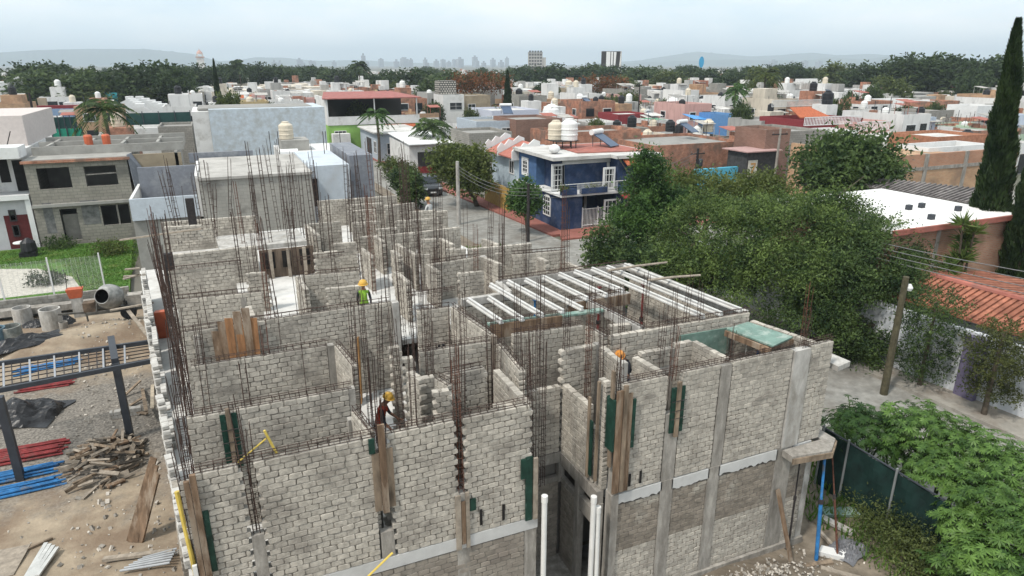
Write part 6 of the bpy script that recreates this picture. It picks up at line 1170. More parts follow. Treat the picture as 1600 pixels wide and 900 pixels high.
mTileR = mat('weathered_orange_tile', (.34, .135, .085), var=.3, scale=3, island=.16, stain=(.27, .10, .06), stain_scale=.9); part(mb, 'roof', mTileR, H); mb = MB(); mb.tube([r0_ + Vector((0, 0, .1)), r1_ + Vector((0, 0, .1))], .13, 8); part(mb, 'ridge', mRedRoof, H); mb = MB(); mb.prism([(24.0, 17.2), (24.9, 4), (30.2, 4), (29.4, 17.2)], 0, 2.7); part(mb, 'wall', mWhite, H)
mb = MB(); mWW = mat('white_street_wall', (.60, .62, .65), var=.06, scale=1.2, stain=(.46, .46, .47), stain_scale=.7)
for (ya, xa_), (yc, xc_) in zip(WLL[1:3], WLL[2:4]): mb.prism([(xa_, ya), (xa_ + .2, ya), (xc_ + .2, yc), (xc_, yc)], .1, 2.55)
tag(mb.build('street_wall', mWW), 'long white plastered wall along the right pavement', 'wall')
c = pX(1512, 600, 23.55); mb = MB(); mb.box(23.4, c[1] - .35, .12, 23.62, c[1] + .35, 2.45); tag(mb.build('street_door', mat('violet_door', (.16, .14, .22))), 'faded violet door in the white street wall', 'door')
mb = MB(); x, y = at(1598, 598, 1.5)[:2]; mb.box(23.70, 11.0, 1.0, 23.76, 11.7, 1.3); tag(mb.build('number_plate', mYellow), 'small yellow plate on the white street wall at the right edge', 'plate')
H = thing('balcony_house', 'block house with red roof beam half hidden behind the cypresses', 'house', (37, 14, 0)); c = atd(1566, 405, 39); hwall(H, c.x, c.y - 9, c.x + 7, c.y, 0, c.z, mBlkG); mb = MB(); mb.box(c.x - .4, c.y - 9, c.z, c.x + 7, c.y + .3, c.z + .3); part(mb, 'roof', mRedRoof, H); opening(H, '-x', c.x, c.y - 5, c.y - 1, .5, c.z - 1)
# turquoise wall, black tank, chairs of small street things
mb = MB(); a = pY(1086, 290, 47); b = pY(1180, 290, 47); mb.box(a[0], 47, 0, b[0], 47.3, pY(1130, 262, 47)[2]); tag(mb.build('turquoise_wall', mat('turquoise_paint', (.10, .42, .58), var=.1, scale=1)), 'bright turquoise garden wall beyond the feathery tree', 'wall')
H = thing('house', 'dark weathered timber fronted house with a pale notice, right of the turquoise wall', 'house', (36, 46, 0)); a = pY(1166, 262, 46); b = pY(1212, 262, 46); mb = MB(); mb.box(a[0] - .3, 45.7, pY(1190, 237, 46)[2], b[0] + .3, 49, pY(1190, 237, 46)[2] + .1); part(mb, 'roof', mat('faded_pink_sheet', (.42, .27, .25), var=.15), H); hwall(H, a[0], 46, b[0], 48.5, 0, pY(1190, 237, 46)[2], mat('dark_front', (.055, .055, .055), var=.3, scale=3)); mb = MB(); c = pY(1175, 263, 46); mb.box(c[0] - .5, 45.94, c[2] - .7, c[0] + .5, 45.98, c[2] + .7); sg = part(mb, 'notice', mat('pale_notice', (.6, .58, .5)), H); mb = MB(); mb.beam((c[0] - .25, 45.93, c[2] + .4), (c[0] + .3, 45.93, c[2] + .4), .02, .14); mb.beam((c[0] + .26, 45.93, c[2] + .36), (c[0] - .1, 45.93, c[2] - .5), .02, .14); part(mb, 'notice_mark', mat('notice_orange', (.5, .28, .1)), H)
c = pY(1267, 268, 31); tank('black', c[0], 31, pY(1267, 285, 31)[2], 1.05, 'black water tank on a steel stand beside the dark broad tree'); mb = MB(); zb_ = pY(1267, 285, 31)[2]
for dx in (-.3, .3): mb.tube([(c[0] + dx, 31, 0), (c[0] + dx, 31, zb_)], .05, 5)
for k, px in enumerate((1289, 1298, 1321)): x = pY(px, 265, 31)[0]; mb.tube([(x, 31.2, 0), (x, 31.2, pY(px, 247, 31)[2])], .06, 6)
mb.box(c[0] - .6, 30.5, zb_ - .1, c[0] + .6, 31.6, zb_ - .005); tag(mb.build('tank_stand', mGreySt), 'steel stand and bare posts under the black water tank', 'stand')
mb = MB(); c = pY(1305, 290, 30); mb.box(c[0] - .6, 29.5, 0, c[0] + 1.0, 31.0, pY(1305, 286, 30)[2]); tag(mb.build('white_hut', mWhiteC), 'small white hut below the black water tank stand', 'hut')
# poles, wires, lamps
def pole(label, px, py, ytop, r, m, arm=True, z0=.05, dark=None):
    b = at(px, py, z0); D = math.hypot(b.x, b.y); t = thing('utility_pole', label, 'utility pole', b, 'utility poles along the streets'); 
    return t, b, D
def upole(label, x, y, h, r, m, lean=(0, 0), arm=True, trans=False):
    t = thing('utility_pole', label, 'utility pole', (x, y, 0), 'utility poles along the streets'); mb = MB(); mb.tube([(0, 0, 0), (lean[0], lean[1], h)], [r, r * .75], 10); mb.build('pole', m, t)
    if arm: mb = MB(); mb.beam((lean[0] - .8, lean[1], h - .5), (lean[0] + .8, lean[1], h - .5), .08, .1); mb.build('cross_arm', mDarkSt, t)
    if arm:
        mb = MB()
        for dx in (-.7, 0, .7): mb.lathe([(.03, 0), (.06, .05), (.05, .14), (.01, .16)], (lean[0] + dx, lean[1], h - .44), 8)
        mb.build('insulators', mat('insulator', (.2, .15, .12), rough=.3), t)
    if trans: mb = MB(); mb.lathe([(.22, 0), (.25, .05), (.25, .6), (.2, .7), (.05, .74)], (lean[0] + .35, lean[1], h - 1.7), 12); mb.build('transformer', mGreySt, t)
    return Vector((x + lean[0], y + lean[1], h - .3))
b = at(717, 350, .05); T1 = upole('pale concrete utility pole standing in the street left of the ochre gate', b.x, b.y, pY(717, 252, b.y)[2], .16, mConcL, arm=False)
b = at(825, 376, .1); T2 = upole('slim dark wooden utility pole in front of the navy house', b.x, b.y, pY(826, 287, b.y)[2], .12, mDarkSt, arm=False)
b = at(1085, 300, 0); T3 = upole('black utility pole with transformer by the turquoise wall', b.x, b.y, pY(1088, 232, b.y)[2], .15, mDarkSt, trans=True)
b = at(1381, 613, .1); T4 = upole('mossy brown wooden pole standing at the street edge in front of the dark tree', b.x, b.y, pY(1407, 434, b.y)[2], .135, mat('mossy_pole', (.085, .075, .045), var=.3, scale=6, bump=.4), arm=False)
mb = MB(); mb.lathe([(.1, 0), (.13, .1), (.06, .22)], (T4.x + .18, T4.y - .05, T4.z - .2), 10); tag(mb.build('pole_lamp', mWhiteC), 'small white lamp fixed near the top of the mossy wooden pole', 'lamp')
for px, yb_, yt, D in ((1220, 262, 200, 60), (1000, 155, 128, 120), (45, 180, 145, 74)):
    c = atd(px, yt, D); upole({1220: 'grey concrete pole beside the brick stair tower', 1000: 'thin pole among the white houses below the billboard', 45: 'dark lamp post before the pale blue wall at the far left'}[px], c.x, c.y, c.z, .12, mConc if px == 1220 else mDarkSt, arm=px != 45)
mWire = mat('grey_cable', (.16, .16, .16), rough=.6)
def wire(label, p, q, sag=.4, r=.012):
    p = Vector(p); q = Vector(q); pts = [p.lerp(q, f) - Vector((0, 0, sag * 4 * f * (1 - f))) for f in np.linspace(0, 1, 13)]; mb = MB(); mb.tube(pts, r, 4); tag(mb.build('wire', mWire), label, 'wire', 'overhead wires')
for k in range(3): wire(f'wire between slim dark pole and pale concrete pole, {nth(k)} from the top', T2 - Vector((0, 0, .25 * k)), T1 - Vector((0, 0, .25 * k)), .5, .014)
for k in range(4): wire(f'wire from the navy house to the transformer pole, {nth(k)} from the top', T2 - Vector((0, 0, .22 * k)), T3 - Vector((0, 0, .3 * k)), .9, .014)
E_ = Vector((24.8, 3, 5.6))
for k in range(4): wire(f'overhead wire sweeping past the tile roof at the right, {nth(k)} from the top', Vector((23.2, 26, 4.9 - .16 * k)), Vector((24.6, 4, 5.9 - .3 * k)), .55, .016)
mb = MB(); mb.tube([(23.2, 26, 0), (23.2, 26, 5.1)], .12, 8); tag(mb.build('utility_pole', mDarkSt), 'pole hidden in the dark tree where the right wires end', 'utility pole', 'utility poles along the streets')
# parked car
def car(label, x, y, rz, paint):
    t = thing('parked_car', label, 'car', (x, y, .04), rz=rz)
    prof = [(-2.15, .35), (-2.2, .75), (-2.1, .98), (-1.95, 1.05), (-1.55, 1.62), (-.2, 1.68), (.55, 1.60), (1.1, 1.08), (1.95, .95), (2.2, .75), (2.22, .4), (2.1, .28), (-2.0, .28)]
    mb = MB(); mb.extr([(a, -.88, b) for a, b in prof], (0, 1.76, 0)); o = mb.build('body', paint, t); bv = o.modifiers.new('bevel', 'BEVEL'); bv.width = .09; bv.segments = 3
    mb = MB(); mb.extr([(1.12, -.74, 1.1), (1.12, .74, 1.1), (.63, .66, 1.56), (.63, -.66, 1.56)], (.03, 0, .025)); mb.build('windscreen', mGlass, t); mb = MB(); mb.extr([(-1.96, -.7, 1.1), (-1.96, .7, 1.1), (-1.62, .64, 1.55), (-1.62, -.64, 1.55)], (-.03, 0, .02)); mb.build('rear_window', mGlass, t)
    for s_ in (-1, 1):
        mb = MB(); mb.extr([(-1.75, s_ * .875, 1.08), (.95, s_ * .875, 1.08), (.5, s_ * .875, 1.53), (-1.5, s_ * .875, 1.55)], (0, s_ * .02, 0)); mb.build('side_window', mGlass, t)
        mb = MB(); mb.box(2.14, s_ * .68 - .17, .68, 2.235, s_ * .68 + .17, .84); mb.build('headlight', mat('headlight', (.6, .62, .65), rough=.1), t); mb = MB(); mb.box(-2.215, s_ * .7 - .13, .75, -2.15, s_ * .7 + .13, 1.0); mb.build('tail_light', mRed, t)
        mb = MB(); mb.box(.85, s_ * .98 - .09, 1.02, 1.0, s_ * .98 + .09, 1.15); mb.build('mirror', paint, t)
        for xw in (-1.35, 1.35):
            mb = MB(); mb.lathe([(.2, -.11), (.33, -.11), (.36, -.05), (.36, .05), (.33, .11), (.2, .11)], n=20); mb.v = [v @ np.array(Matrix.Rotation(R(90), 3, 'X')).T + np.array((xw, s_ * .82, .33)) for v in mb.v]; w = mb.build('wheel', mBlack, t); mb = MB(); mb.lathe([(.02, -.115), (.21, -.115), (.21, .115), (.02, .115)], n=14); mb.v = [v @ np.array(Matrix.Rotation(R(90), 3, 'X')).T + np.array((xw, s_ * .82, .33)) for v in mb.v]; mb.build('rim', mGreySt, w)
    mb = MB(); mb.box(2.21, -.55, .5, 2.235, .55, .68); mb.build('grille', mDark, t); mb = MB(); mb.box(2.225, -.26, .36, 2.245, .26, .48); mb.build('number_plate', mWhiteC, t); return t
car('dark grey car parked facing the building at the right side of the street', 17.6, 60.6, R(-95), mat('dark_car_paint', (.03, .033, .038), rough=.25, var=.05, spec=.6))
# ================================================================ the town beyond
def collide(x0, y0, x1, y1, L_): return any(x0 < b[2] and x1 > b[0] and y0 < b[3] and y1 > b[1] for b in L_)
KEEP = [(13, -10, 21.5, 100), (-23, 36, 12, 66), (-3, 70, 13, 88), (15, 94, 33, 108), (20, 33, 36.5, 56), (18, 70, 25, 95), (20, 0, 48, 41)]
PAL = [('white', (.66, .65, .63), 46), ('cream', (.58, .52, .43), 9), ('grey', (.36, .35, .33), 13), ('red brick', None, 11), ('tan brick', None, 5), ('bare grey block', None, 9), ('pink', (.55, .33, .30), 3), ('pale blue', (.40, .46, .54), 2), ('ochre', (.46, .36, .20), 1), ('terracotta', (.36, .16, .11), 2), ('pale green', (.38, .48, .36), 2)]
hm = {'red brick': mBrick, 'tan brick': mBrickT, 'bare grey block': mBlkG}
for nme, c, w in PAL:
    if c: hm[nme] = mat('house_' + nme.replace(' ', '_'), c, var=.07, scale=.6, stain=tuple(v * .58 for v in c), stain_scale=.8, thr=(.5, .72), vsc=(1.4, 1.4, .35))
RC = [('pale roof', mRoofW, 62), ('red roof', mRedRoof, 13), ('grey roof', mRoofG, 25)]
def pick(L_): return rnd.choices(L_, [l_[-1] for l_ in L_])[0]
def house(x, y, w, d, far, force=None):
    col = force or pick(PAL)[0]; m = hm[col]; rc, rm, _ = pick(RC); fl = 2 if far > 95 and rnd.random() < (.2 if x > 30 and far < 130 else .36) else 1; h = 2.45 * fl + rnd.uniform(0, .5); par = rnd.uniform(.35, 1.0)
    nT = 1 if rnd.random() < (.8 if far < 170 else .5) else 0; hut = rnd.random() < (.42 if far > 100 else .12)
    H = thing('house', 'x', 'house', (x, y, 0), 'houses of the town'); back = hm[rnd.choice(['red brick', 'tan brick', 'bare grey block', 'white'])] if rnd.random() < .35 else m
    mb = MB(); mb.box(-w / 2, 0, 0, w / 2, d, h); mb.build('wall', m, H)
    mb = MB(); mb.box(-w / 2 + .15, .15, h, w / 2 - .15, d - .15, h + .06); mb.build('roof', rm, H)
    mb = MB(); t_ = .15
    mb.box(-w / 2, 0, h, w / 2, t_, h + par); mb.box(-w / 2, d - t_, h, w / 2, d, h + par); mb.box(-w / 2, t_, h, -w / 2 + t_, d - t_, h + par); mb.box(w / 2 - t_, t_, h, w / 2, d - t_, h + par); mb.build('parapet', back, H)
    pr = [(1.2, 1.0)]
    for f in range(fl):
        for k in range(2):
            u = -w / 2 + w * (.12 + .46 * k) + rnd.uniform(0, .4); ww = rnd.uniform(1.0, 1.9); z0 = f * 2.45 + .95; door = f == 0 and k == 1
            if door: z0 = .08
            mb = MB(); mb.box(u, -.05, z0, min(u + ww, w / 2 - .2), .05, f * 2.45 + 2.2); wo = mb.build('door' if door else 'window', mWhiteC if rnd.random() < .5 else mDarkSt, H); mb = MB(); mb.box(u + .1, -.07, z0 + .1, min(u + ww, w / 2 - .2) - .1, -.045, f * 2.45 + 2.1); mb.build('pane', mGlass, wo)
        if x > 0 and rnd.random() < .7:
            v = rnd.uniform(.15, .6) * d; mb = MB(); mb.box(-w / 2 - .05, v, f * 2.45 + 1, -w / 2 + .05, v + 1.3, f * 2.45 + 2.1); wo = mb.build('window', mWhiteC, H); mb = MB(); mb.box(-w / 2 - .07, v + .1, f * 2.45 + 1.1, -w / 2 - .045, v + 1.2, f * 2.45 + 2.0); mb.build('pane', mGlass, wo)
    for k in range(rnd.randint(2, 6) if far < 150 else rnd.randint(1, 3)):
        q_ = rnd.random(); xx = rnd.uniform(-w / 2 + .6, w / 2 - 1.4); yy = rnd.uniform(.5, d - 1.8); mb = MB()
        if q_ < .35: mb.box(xx, yy, h + .06, xx + .15, yy + rnd.uniform(1, 2.5), h + rnd.uniform(.7, 1.5)); mb.build('roof_wall', back, H)
        elif q_ < .6: mb.box(xx, yy, h + .06, xx + rnd.uniform(.4, .9), yy + rnd.uniform(.4, .9), h + rnd.uniform(.4, .9)); mb.build('roof_box', rnd.choice([mConcL, mGreySt, mWhiteC, mBrick]), H)
        elif q_ < .8: z_ = h + rnd.uniform(1.5, 2.1); mb.extr([(xx, yy, z_), (xx + 2, yy, z_), (xx + 2, yy + 2, z_ + .3), (xx, yy + 2, z_ + .3)], (0, 0, .05)); [mb.tube([(xx + a_, yy + b_, h), (xx + a_, yy + b_, z_ + .1)], .04, 4) for a_ in (.1, 1.9) for b_ in (.1, 1.9)]; mb.build('sheet_canopy', rnd.choice([mCemG, mRoofW, mRedRoof, mRoofG, mConcL, mConcL]), H)
        else: mb.tube([(xx, yy, h), (xx, yy, h + rnd.uniform(1.2, 2.6))], .04, 5); mb.build('mast', mGreySt, H)
    hx = rnd.uniform(-w / 2 + 1.6, w / 2 - 1.6); hy = rnd.uniform(d * .35, d * .7); hz = h
    if hut:
        mb = MB(); hz = h + rnd.uniform(2.0, 2.6); mb.box(hx - 1.3, hy - 1.4, h + .06, hx + 1.3, hy + 1.4, hz); mb.build('roof_hut', back, H)
    aw = rnd.random() < .09
    if aw:
        mb = MB(); mb.extr([(-w / 2, -.02, h - .1), (w / 2, -.02, h - .1), (w / 2, -1.3, h - .75), (-w / 2, -1.3, h - .75)], (0, 0, .12)); mb.build('tile_awning', mTileO, H)
    ft = []
    if aw: ft.append('orange awning')
    elif hut: ft.append('roof hut')
    if nT:
        kd = rnd.choices(['black', 'white', 'beige'], [5, 3, 3])[0]; ft.append(kd + ' tank'); tank(kd, x + hx, y + hy, hz + .06 if not hut else hz, rnd.uniform(.85, 1.15))
    if rnd.random() < .12: heater(x - hx * .6, y + d * .2 + 1, h + .06, rnd.uniform(-.4, .6))
    if hut is False and rnd.random() < .25:
        for k in range(rnd.randint(3, 7)): mb = MB(); xx = rnd.choice([-1, 1]) * (w / 2 - .1); yy = rnd.uniform(.2, d - .2); mb.tube([(xx, yy, h), (xx + rnd.gauss(0, .05), yy, h + par + rnd.uniform(.6, 1.6))], .03, 4); mb.build('starter_bar', mRust, H)
    zone = 'near the edge of the old quarter' if far < 85 else ('in the middle of the town' if far < 150 else 'far back before the trees')
    pend(H, f'{"two" if fl == 2 else "one"}-storey {col} house, {rc}' + ''.join(', ' + q_ for q_ in ft), 'house', 'houses of the town')
    return H, h
# ---- buildings of the town that stand out
def blk(label, px0, px1, yt, h, dep, m, roof=None, par=.35, wins=(), name='house', cat='house', keep=True, rm=None):
    pm = (px0 + px1) / 2; Y = at(pm, yt, h).y; x0 = pY(px0, yt, Y)[0]; x1 = pY(px1, yt, Y)[0]; H = thing(name, label, cat, ((x0 + x1) / 2, Y, 0))
    hwall(H, x0, Y, x1, Y + dep, 0, h - par, m); mb = MB(); t_ = .15
    if par: mb.box(x0, Y, h - par, x1, Y + t_, h); mb.box(x0, Y + dep - t_, h - par, x1, Y + dep, h); mb.box(x0, Y + t_, h - par, x0 + t_, Y + dep - t_, h); mb.box(x1 - t_, Y + t_, h - par, x1, Y + dep - t_, h); part(mb, 'parapet', m, H)
    mb = MB(); mb.box(x0 + .16, Y + .16, h - par, x1 - .16, Y + dep - .16, h - par + .06); part(mb, 'roof', rm or mRoofW, H)
    for f0, f1, z0, z1 in wins: window(H, '-y', Y, x0 + (x1 - x0) * f0, x0 + (x1 - x0) * f1, z0, z1)
    if keep: KEEP.append((x0 - .3, Y - 1.5, x1 + .3, Y + dep + .2))
    return H, x0, x1, Y, h
def rail(label, px0, px1, yt, h, Y=None, hh=.9, m=None):
    Y = Y or at((px0 + px1) / 2, yt, h).y; x0 = pY(px0, yt, Y)[0]; x1 = pY(px1, yt, Y)[0]; mb = MB()
    for x in np.arange(x0, x1, .22): mb.box(x, Y, h - hh, x + .06, Y + .04, h)
    mb.box(x0, Y - .01, h - .06, x1, Y + .05, h + .02); mb.box(x0, Y - .01, h - hh, x1, Y + .05, h - hh + .06); tag(mb.build('railing', m or mWhiteC), label, 'railing')
def tk(kind, px, yt, h, s, label): c = at(px, yt, h); tank(kind, c.x, c.y, h - 1.3 * s, s, label); return c
def exec_heroes():
    grey = hm['grey']; white = mWhite; wine = mat('wine_red_wall', (.22, .035, .04), var=.1)
    blk('long red brick wall of a low house beyond the turquoise wall', 1024, 1162, 224, 4.2, 9, mBrick, rm=mRoofG); blk('red brick house with flat roof just behind the navy corner house', 868, 1002, 205, 4.9, 6, mBrick, rm=mRoofG, par=.5); blk('grey block side wall behind the scalloped house', 733, 800, 207, 4.8, 6, mBlkG, rm=mRoofG)
    blk('dark brick upper room beside a blue grey veranda', 806, 878, 186, 5.4, 7, mBrickD, rm=mRoofG); blk('blue grey veranda house left of the dark brick room', 744, 804, 189, 5.2, 7, mat('bluegrey_paint', (.42, .47, .52), var=.08), wins=((.1, .55, 3.0, 4.4), (.65, .9, 3.0, 4.4)), rm=mRoofG)
    blk('pale lavender low building with cluttered roof, left of the ribbed dome', 768, 842, 172, 4.8, 9, mat('lavender_paint', (.50, .52, .60), var=.05)); c = at(862, 166, 5.0); mb = MB(); mb.lathe([(1.5, 0), (1.4, .6), (1.05, 1.1), (.5, 1.4), (.15, 1.5), (.1, 1.9), (.02, 2.0)], (c.x, c.y, 3.9), 16); mb.box(c.x - 1.7, c.y - 1.7, 0, c.x + 1.7, c.y + 1.7, 3.89); tag(mb.build('dome', mWhiteC, smooth=False), 'small ribbed white dome on a low white house', 'dome')
    H, x0, x1, Y, h = blk('white stair block with pierced tower and tan side wall, right of the palms', 692, 725, 148, 6.0, 6, white, wins=((.3, .9, 3.2, 4.6),)); mb = MB(); mb.box(x0, Y + 2, h, x0 + (x1 - x0) * .8, Y + 5, pY(705, 126, Y + 2)[2]); part(mb, 'pierced_tower', brickmat('pierced_block', (.50, .47, .42), (.45, .42, .38), (.06, .06, .055), .5, .4, .09, .3), H)
    blk('tan rendered house joined to the white stair block', 727, 766, 149, 5.6, 8, mat('tan_plaster', (.34, .28, .20), var=.18, scale=.8), wins=((.1, .4, 2.6, 4.0),)); blk('long clean white house behind the black tank, left of the skyline billboard', 784, 880, 130, 6.0, 9, mWhiteC, wins=((.55, .65, 3.2, 4.6), (.2, .25, 3.4, 4.4)))
    tk('black', 811, 138, 6.3, 1.5, 'large black water tank standing up in the middle of the town'); H, x0, x1, Y, h = blk('tan stair tower carrying a beige tank', 885, 905, 138, 6.2, 4, mat('tan_plaster', (.34, .28, .20), var=.18, scale=.8)); tank('beige', (x0 + x1) / 2, Y + 2, h - .3, 1.6, 'beige water tank on top of the tan stair tower'); blk('brick house right of the tan stair tower', 890, 928, 150, 4.6, 6, mBrick)
    H, x0, x1, Y, h = blk('cream house with yellow sloping awning and small dark window', 958, 990, 160, 4.4, 6, mat('cream_wall', (.62, .55, .43), var=.05), wins=((.55, .85, 2.4, 3.4),)); mb = MB(); mb.extr([(x0 - 3.4, Y - .3, 2.6), (x0 + .6, Y - .3, 4.3), (x0 + .6, Y + 4, 4.3), (x0 - 3.4, Y + 4, 2.6)], (0, 0, .12)); part(mb, 'awning', mat('yellow_sheet', (.66, .52, .26), var=.08), H)
    H, x0, x1, Y, h = blk('white hut with little domed cupola in the middle of the town', 1047, 1076, 162, 4.6, 5, mWhiteC, wins=((.25, .6, 1.8, 2.6),)); mb = MB(); mb.lathe([(1.4, 0), (1.25, .6), (.8, 1.1), (.3, 1.3), (.25, 1.8), (.02, 2.0)], ((x0 + x1) / 2, Y + 2, h - .3), 14); part(mb, 'cupola', mWhiteC, H)
    blk('wine red walled terrace among grey roofs', 966, 1016, 178, 4.2, 6, wine); blk('low house with bright green roof sheet', 1020, 1046, 187, 3.6, 5, white, rm=mat('green_sheet', (.05, .24, .12)), par=.1)
    for px, yt, h, s, kd, lb in ((988, 180, 5.2, 1.15, 'black', 'black water tank left of the green roof sheet'), (1048, 187, 5.0, 1.1, 'black', 'black water tank right of the green roof sheet'), (1062, 193, 4.8, .9, 'black', 'squat black water tank beside the one by the green sheet'), (1108, 186, 5.0, 1.2, 'beige', 'square shouldered beige tank before the blue tarp'), (1175, 152, 5.4, 1.25, 'black', 'grey black tank left of the white railings'), (959, 145, 5.6, 1.2, 'black', 'black tank on the white block, right of the tan tower'), (940, 149, 5.4, 1.1, 'black', 'smaller black tank left of the one on the white block'), (1097, 150, 5.0, 1.1, 'black', 'black tank right of the white cupola hut')): tk(kd, px, yt, h, s, lb)
    heater(*at(1075, 207, 4.6), R(20), 'solar heater with wide collector behind the long brick wall'); heater(*at(792, 178, 5.2), R(-10), 'solar heater on the lavender building')
    blk('house with saturated blue side wall behind the block walls', 1145, 1171, 180, 5.0, 7, mat('strong_blue_paint', (.10, .22, .42), var=.1), wins=((.5, .85, 2.8, 3.8),)); blk('grey rendered house right of the blue walled one', 1190, 1245, 188, 4.9, 6, grey, rm=mRoofG); blk('bare grey block house behind the dark broad tree', 1236, 1290, 204, 5.6, 7, mBlkG, rm=mRoofG)
    mb = MB(); c = at(1105, 182, 4.6); mb.extr([(c.x - 2.2, c.y, 4.3), (c.x + 1.6, c.y, 4.0), (c.x + 1.8, c.y + 3, 4.3), (c.x - 2, c.y + 3, 4.8)], (0, 0, .05)); [mb.tube([(c.x + a, c.y + b, 0), (c.x + a, c.y + b, 4.2)], .05, 5) for a in (-2, 1.5) for b in (.2, 2.8)]; tag(mb.build('awning', mat('blue_tarp', (.06, .28, .62), rough=.5)), 'bright blue tarp stretched on poles over a roof', 'tarp')
    blk('slender brick stair tower by the grey concrete pole', 1198, 1236, 202, 6.0, 4, mBrickD, rm=mRoofG)
    H, x0, x1, Y, h = blk('house with dark red terrace and white railings, black tank above', 1256, 1348, 186, 5.4, 7, wine, par=.9); blk('white wall below the dark red terrace', 1280, 1342, 205, 4.6, 4, mWhiteC, keep=False); rail('white railing along the dark red terrace', 1258, 1346, 182, 5.9, m=mWhiteC); rail('long white roof railing left of the black tank', 1207, 1312, 156, 6.4); rail('white railing in front of the pink wall', 1340, 1392, 190, 5.6)
    blk('pink walled room behind white railings', 1340, 1392, 190, 5.2, 6, hm['pink']); mb = MB(); c = at(1275, 172, 6.2); mb.extr([(c.x - 2.4, c.y, 5.3), (c.x + 2.4, c.y, 5.3), (c.x + 1.6, c.y + 2.6, 6.3), (c.x - 1.6, c.y + 2.6, 6.3)], (0, 0, .12)); tag(mb.build('tile_canopy', mTileO), 'orange tile canopy above the dark red terrace', 'canopy')
    c = at(1292, 163, 6.2); mb = MB(); mb.box(c.x - 1.0, c.y - 1, 0, c.x + 1.0, c.y + 1.6, 6.2); tag(mb.build('tank_tower', mWhite), 'white square pillar under a black tank above the red terrace', 'pillar'); tank('black', c.x, c.y, 6.2, 1.4, 'black water tank on the white pillar above the red terrace')
    H, x0, x1, Y, h = blk('large clean white house with rounded tanks before the dark woods', 1298, 1373, 124, 7.0, 14, mWhiteC, wins=((.78, .86, 3.4, 5.4),)); tank('white', x1 - 3, Y + 3, h, 1.7, 'white tank on the corner of the large clean white house'); tank('white', x1 - 6, Y + 3, h - .3, 1.3, 'second white tank on the large clean white house')
    blk('white room with dark square window among brick houses, left of the cypress', 1412, 1453, 156, 5.0, 7, mWhiteC, wins=((.45, .85, 2.6, 4.2),)); blk('red brick house right of the white room', 1455, 1500, 158, 5.0, 7, mBrick); blk('white cube room against the cypress', 1528, 1562, 165, 5.2, 5, mWhiteC, wins=((.6, .75, 3.6, 4.2),)); blk('tan block shed below the white room', 1462, 1502, 172, 4.4, 6, mBlkG, rm=mRoofG)
    blk('white flat roofed shed right of the broad dark tree', 1388, 1470, 216, 4.0, 8, white, par=.15); blk('orange brick parapet house above the tall brick wall', 1466, 1542, 212, 5.2, 5, mat('flat_orange_brick', (.38, .17, .10), var=.2)); blk('white parapet running before the orange brick house', 1452, 1546, 228, 5.0, 3, mWhiteC, par=.8)
    # left
    H, x0, x1, Y, h = blk('white modern house with square chimney slab at the far left', -40, 94, 140, 6.6, 10, mWhiteC); mb = MB(); mb.box(pY(21, 130, Y)[0], Y - .1, 0, pY(37, 130, Y)[0], Y + 1.5, pY(28, 120, Y)[2]); mb.box(pY(-20, 130, Y)[0], Y - .1, h, pY(12, 130, Y)[0], Y + 5, pY(6, 128, Y)[2]); part(mb, 'chimney_slab', mWhiteC, H)
    bw = mat('dusty_blue_paint', (.24, .34, .50), var=.08); H, x0, x1, Y, h = blk('low dusty blue wall with red capping, left of the palm', 28, 140, 170, 4.6, 6, bw, rm=mRedRoof); mb = MB(); mb.box(x0, Y + .2, h, x1, Y + 1.2, h + .5); part(mb, 'red_capping', wine, H); c = at(70, 152, 6.0); mb = MB(); mb.box(c.x - .6, c.y - 3.2, 0, c.x + .6, c.y - 2, 6.0); tag(mb.build('chimney', mat('tan_plaster', (.34, .28, .20))), 'tan square chimney before the dusty blue wall', 'chimney')
    gp = mat('bright_green_sheet', (.02, .26, .17), rough=.5); dg = mat('dark_green_mesh', (.012, .05, .045), rough=.7)
    for lb, p0, p1, yt, h, z0, m in (('bright green sheet fence behind the unfinished grey house', 80, 128, 201, 5.0, 2.8, gp), ('dark green mesh screen right of the palm', 196, 297, 176, 5.6, 3.2, dg), ('dark green mesh wedge above the bright green sheet', 80, 118, 183, 5.4, 4.0, dg), ('turquoise rendered wall behind the palm', 143, 183, 145, 6.0, 2.0, mat('turquoise_render', (.08, .42, .47)))):
        Y = at((p0 + p1) / 2, yt, h).y; xa = pY(p0, yt, Y)[0]; xb = pY(p1, yt, Y)[0]; t = thing('screen_fence' if 'wall' not in lb else 'garden_wall', lb, 'fence' if 'wall' not in lb else 'wall', ((xa + xb) / 2, Y, 0)); mb = MB(); mb.box(xa, Y, z0, xb, Y + .08, h); part(mb, 'panel', m, t)
        for f in np.linspace(0, 1, 5): mb = MB(); xq = xa + (xb - xa) * f; mb.tube([(xq, Y - .06, 0), (xq, Y - .06, h + .2)], .06, 6); part(mb, 'post', mGreySt, t)
    blk('white low wall house below the dark green mesh', 160, 296, 200, 4.2, 5, white); blk('stained grey block yard wall left of the pale blue building', 246, 300, 197, 5.0, 6, mBlkG, rm=mRoofG); blk('white house left of the bright green sheet', 48, 78, 188, 5.2, 8, white)
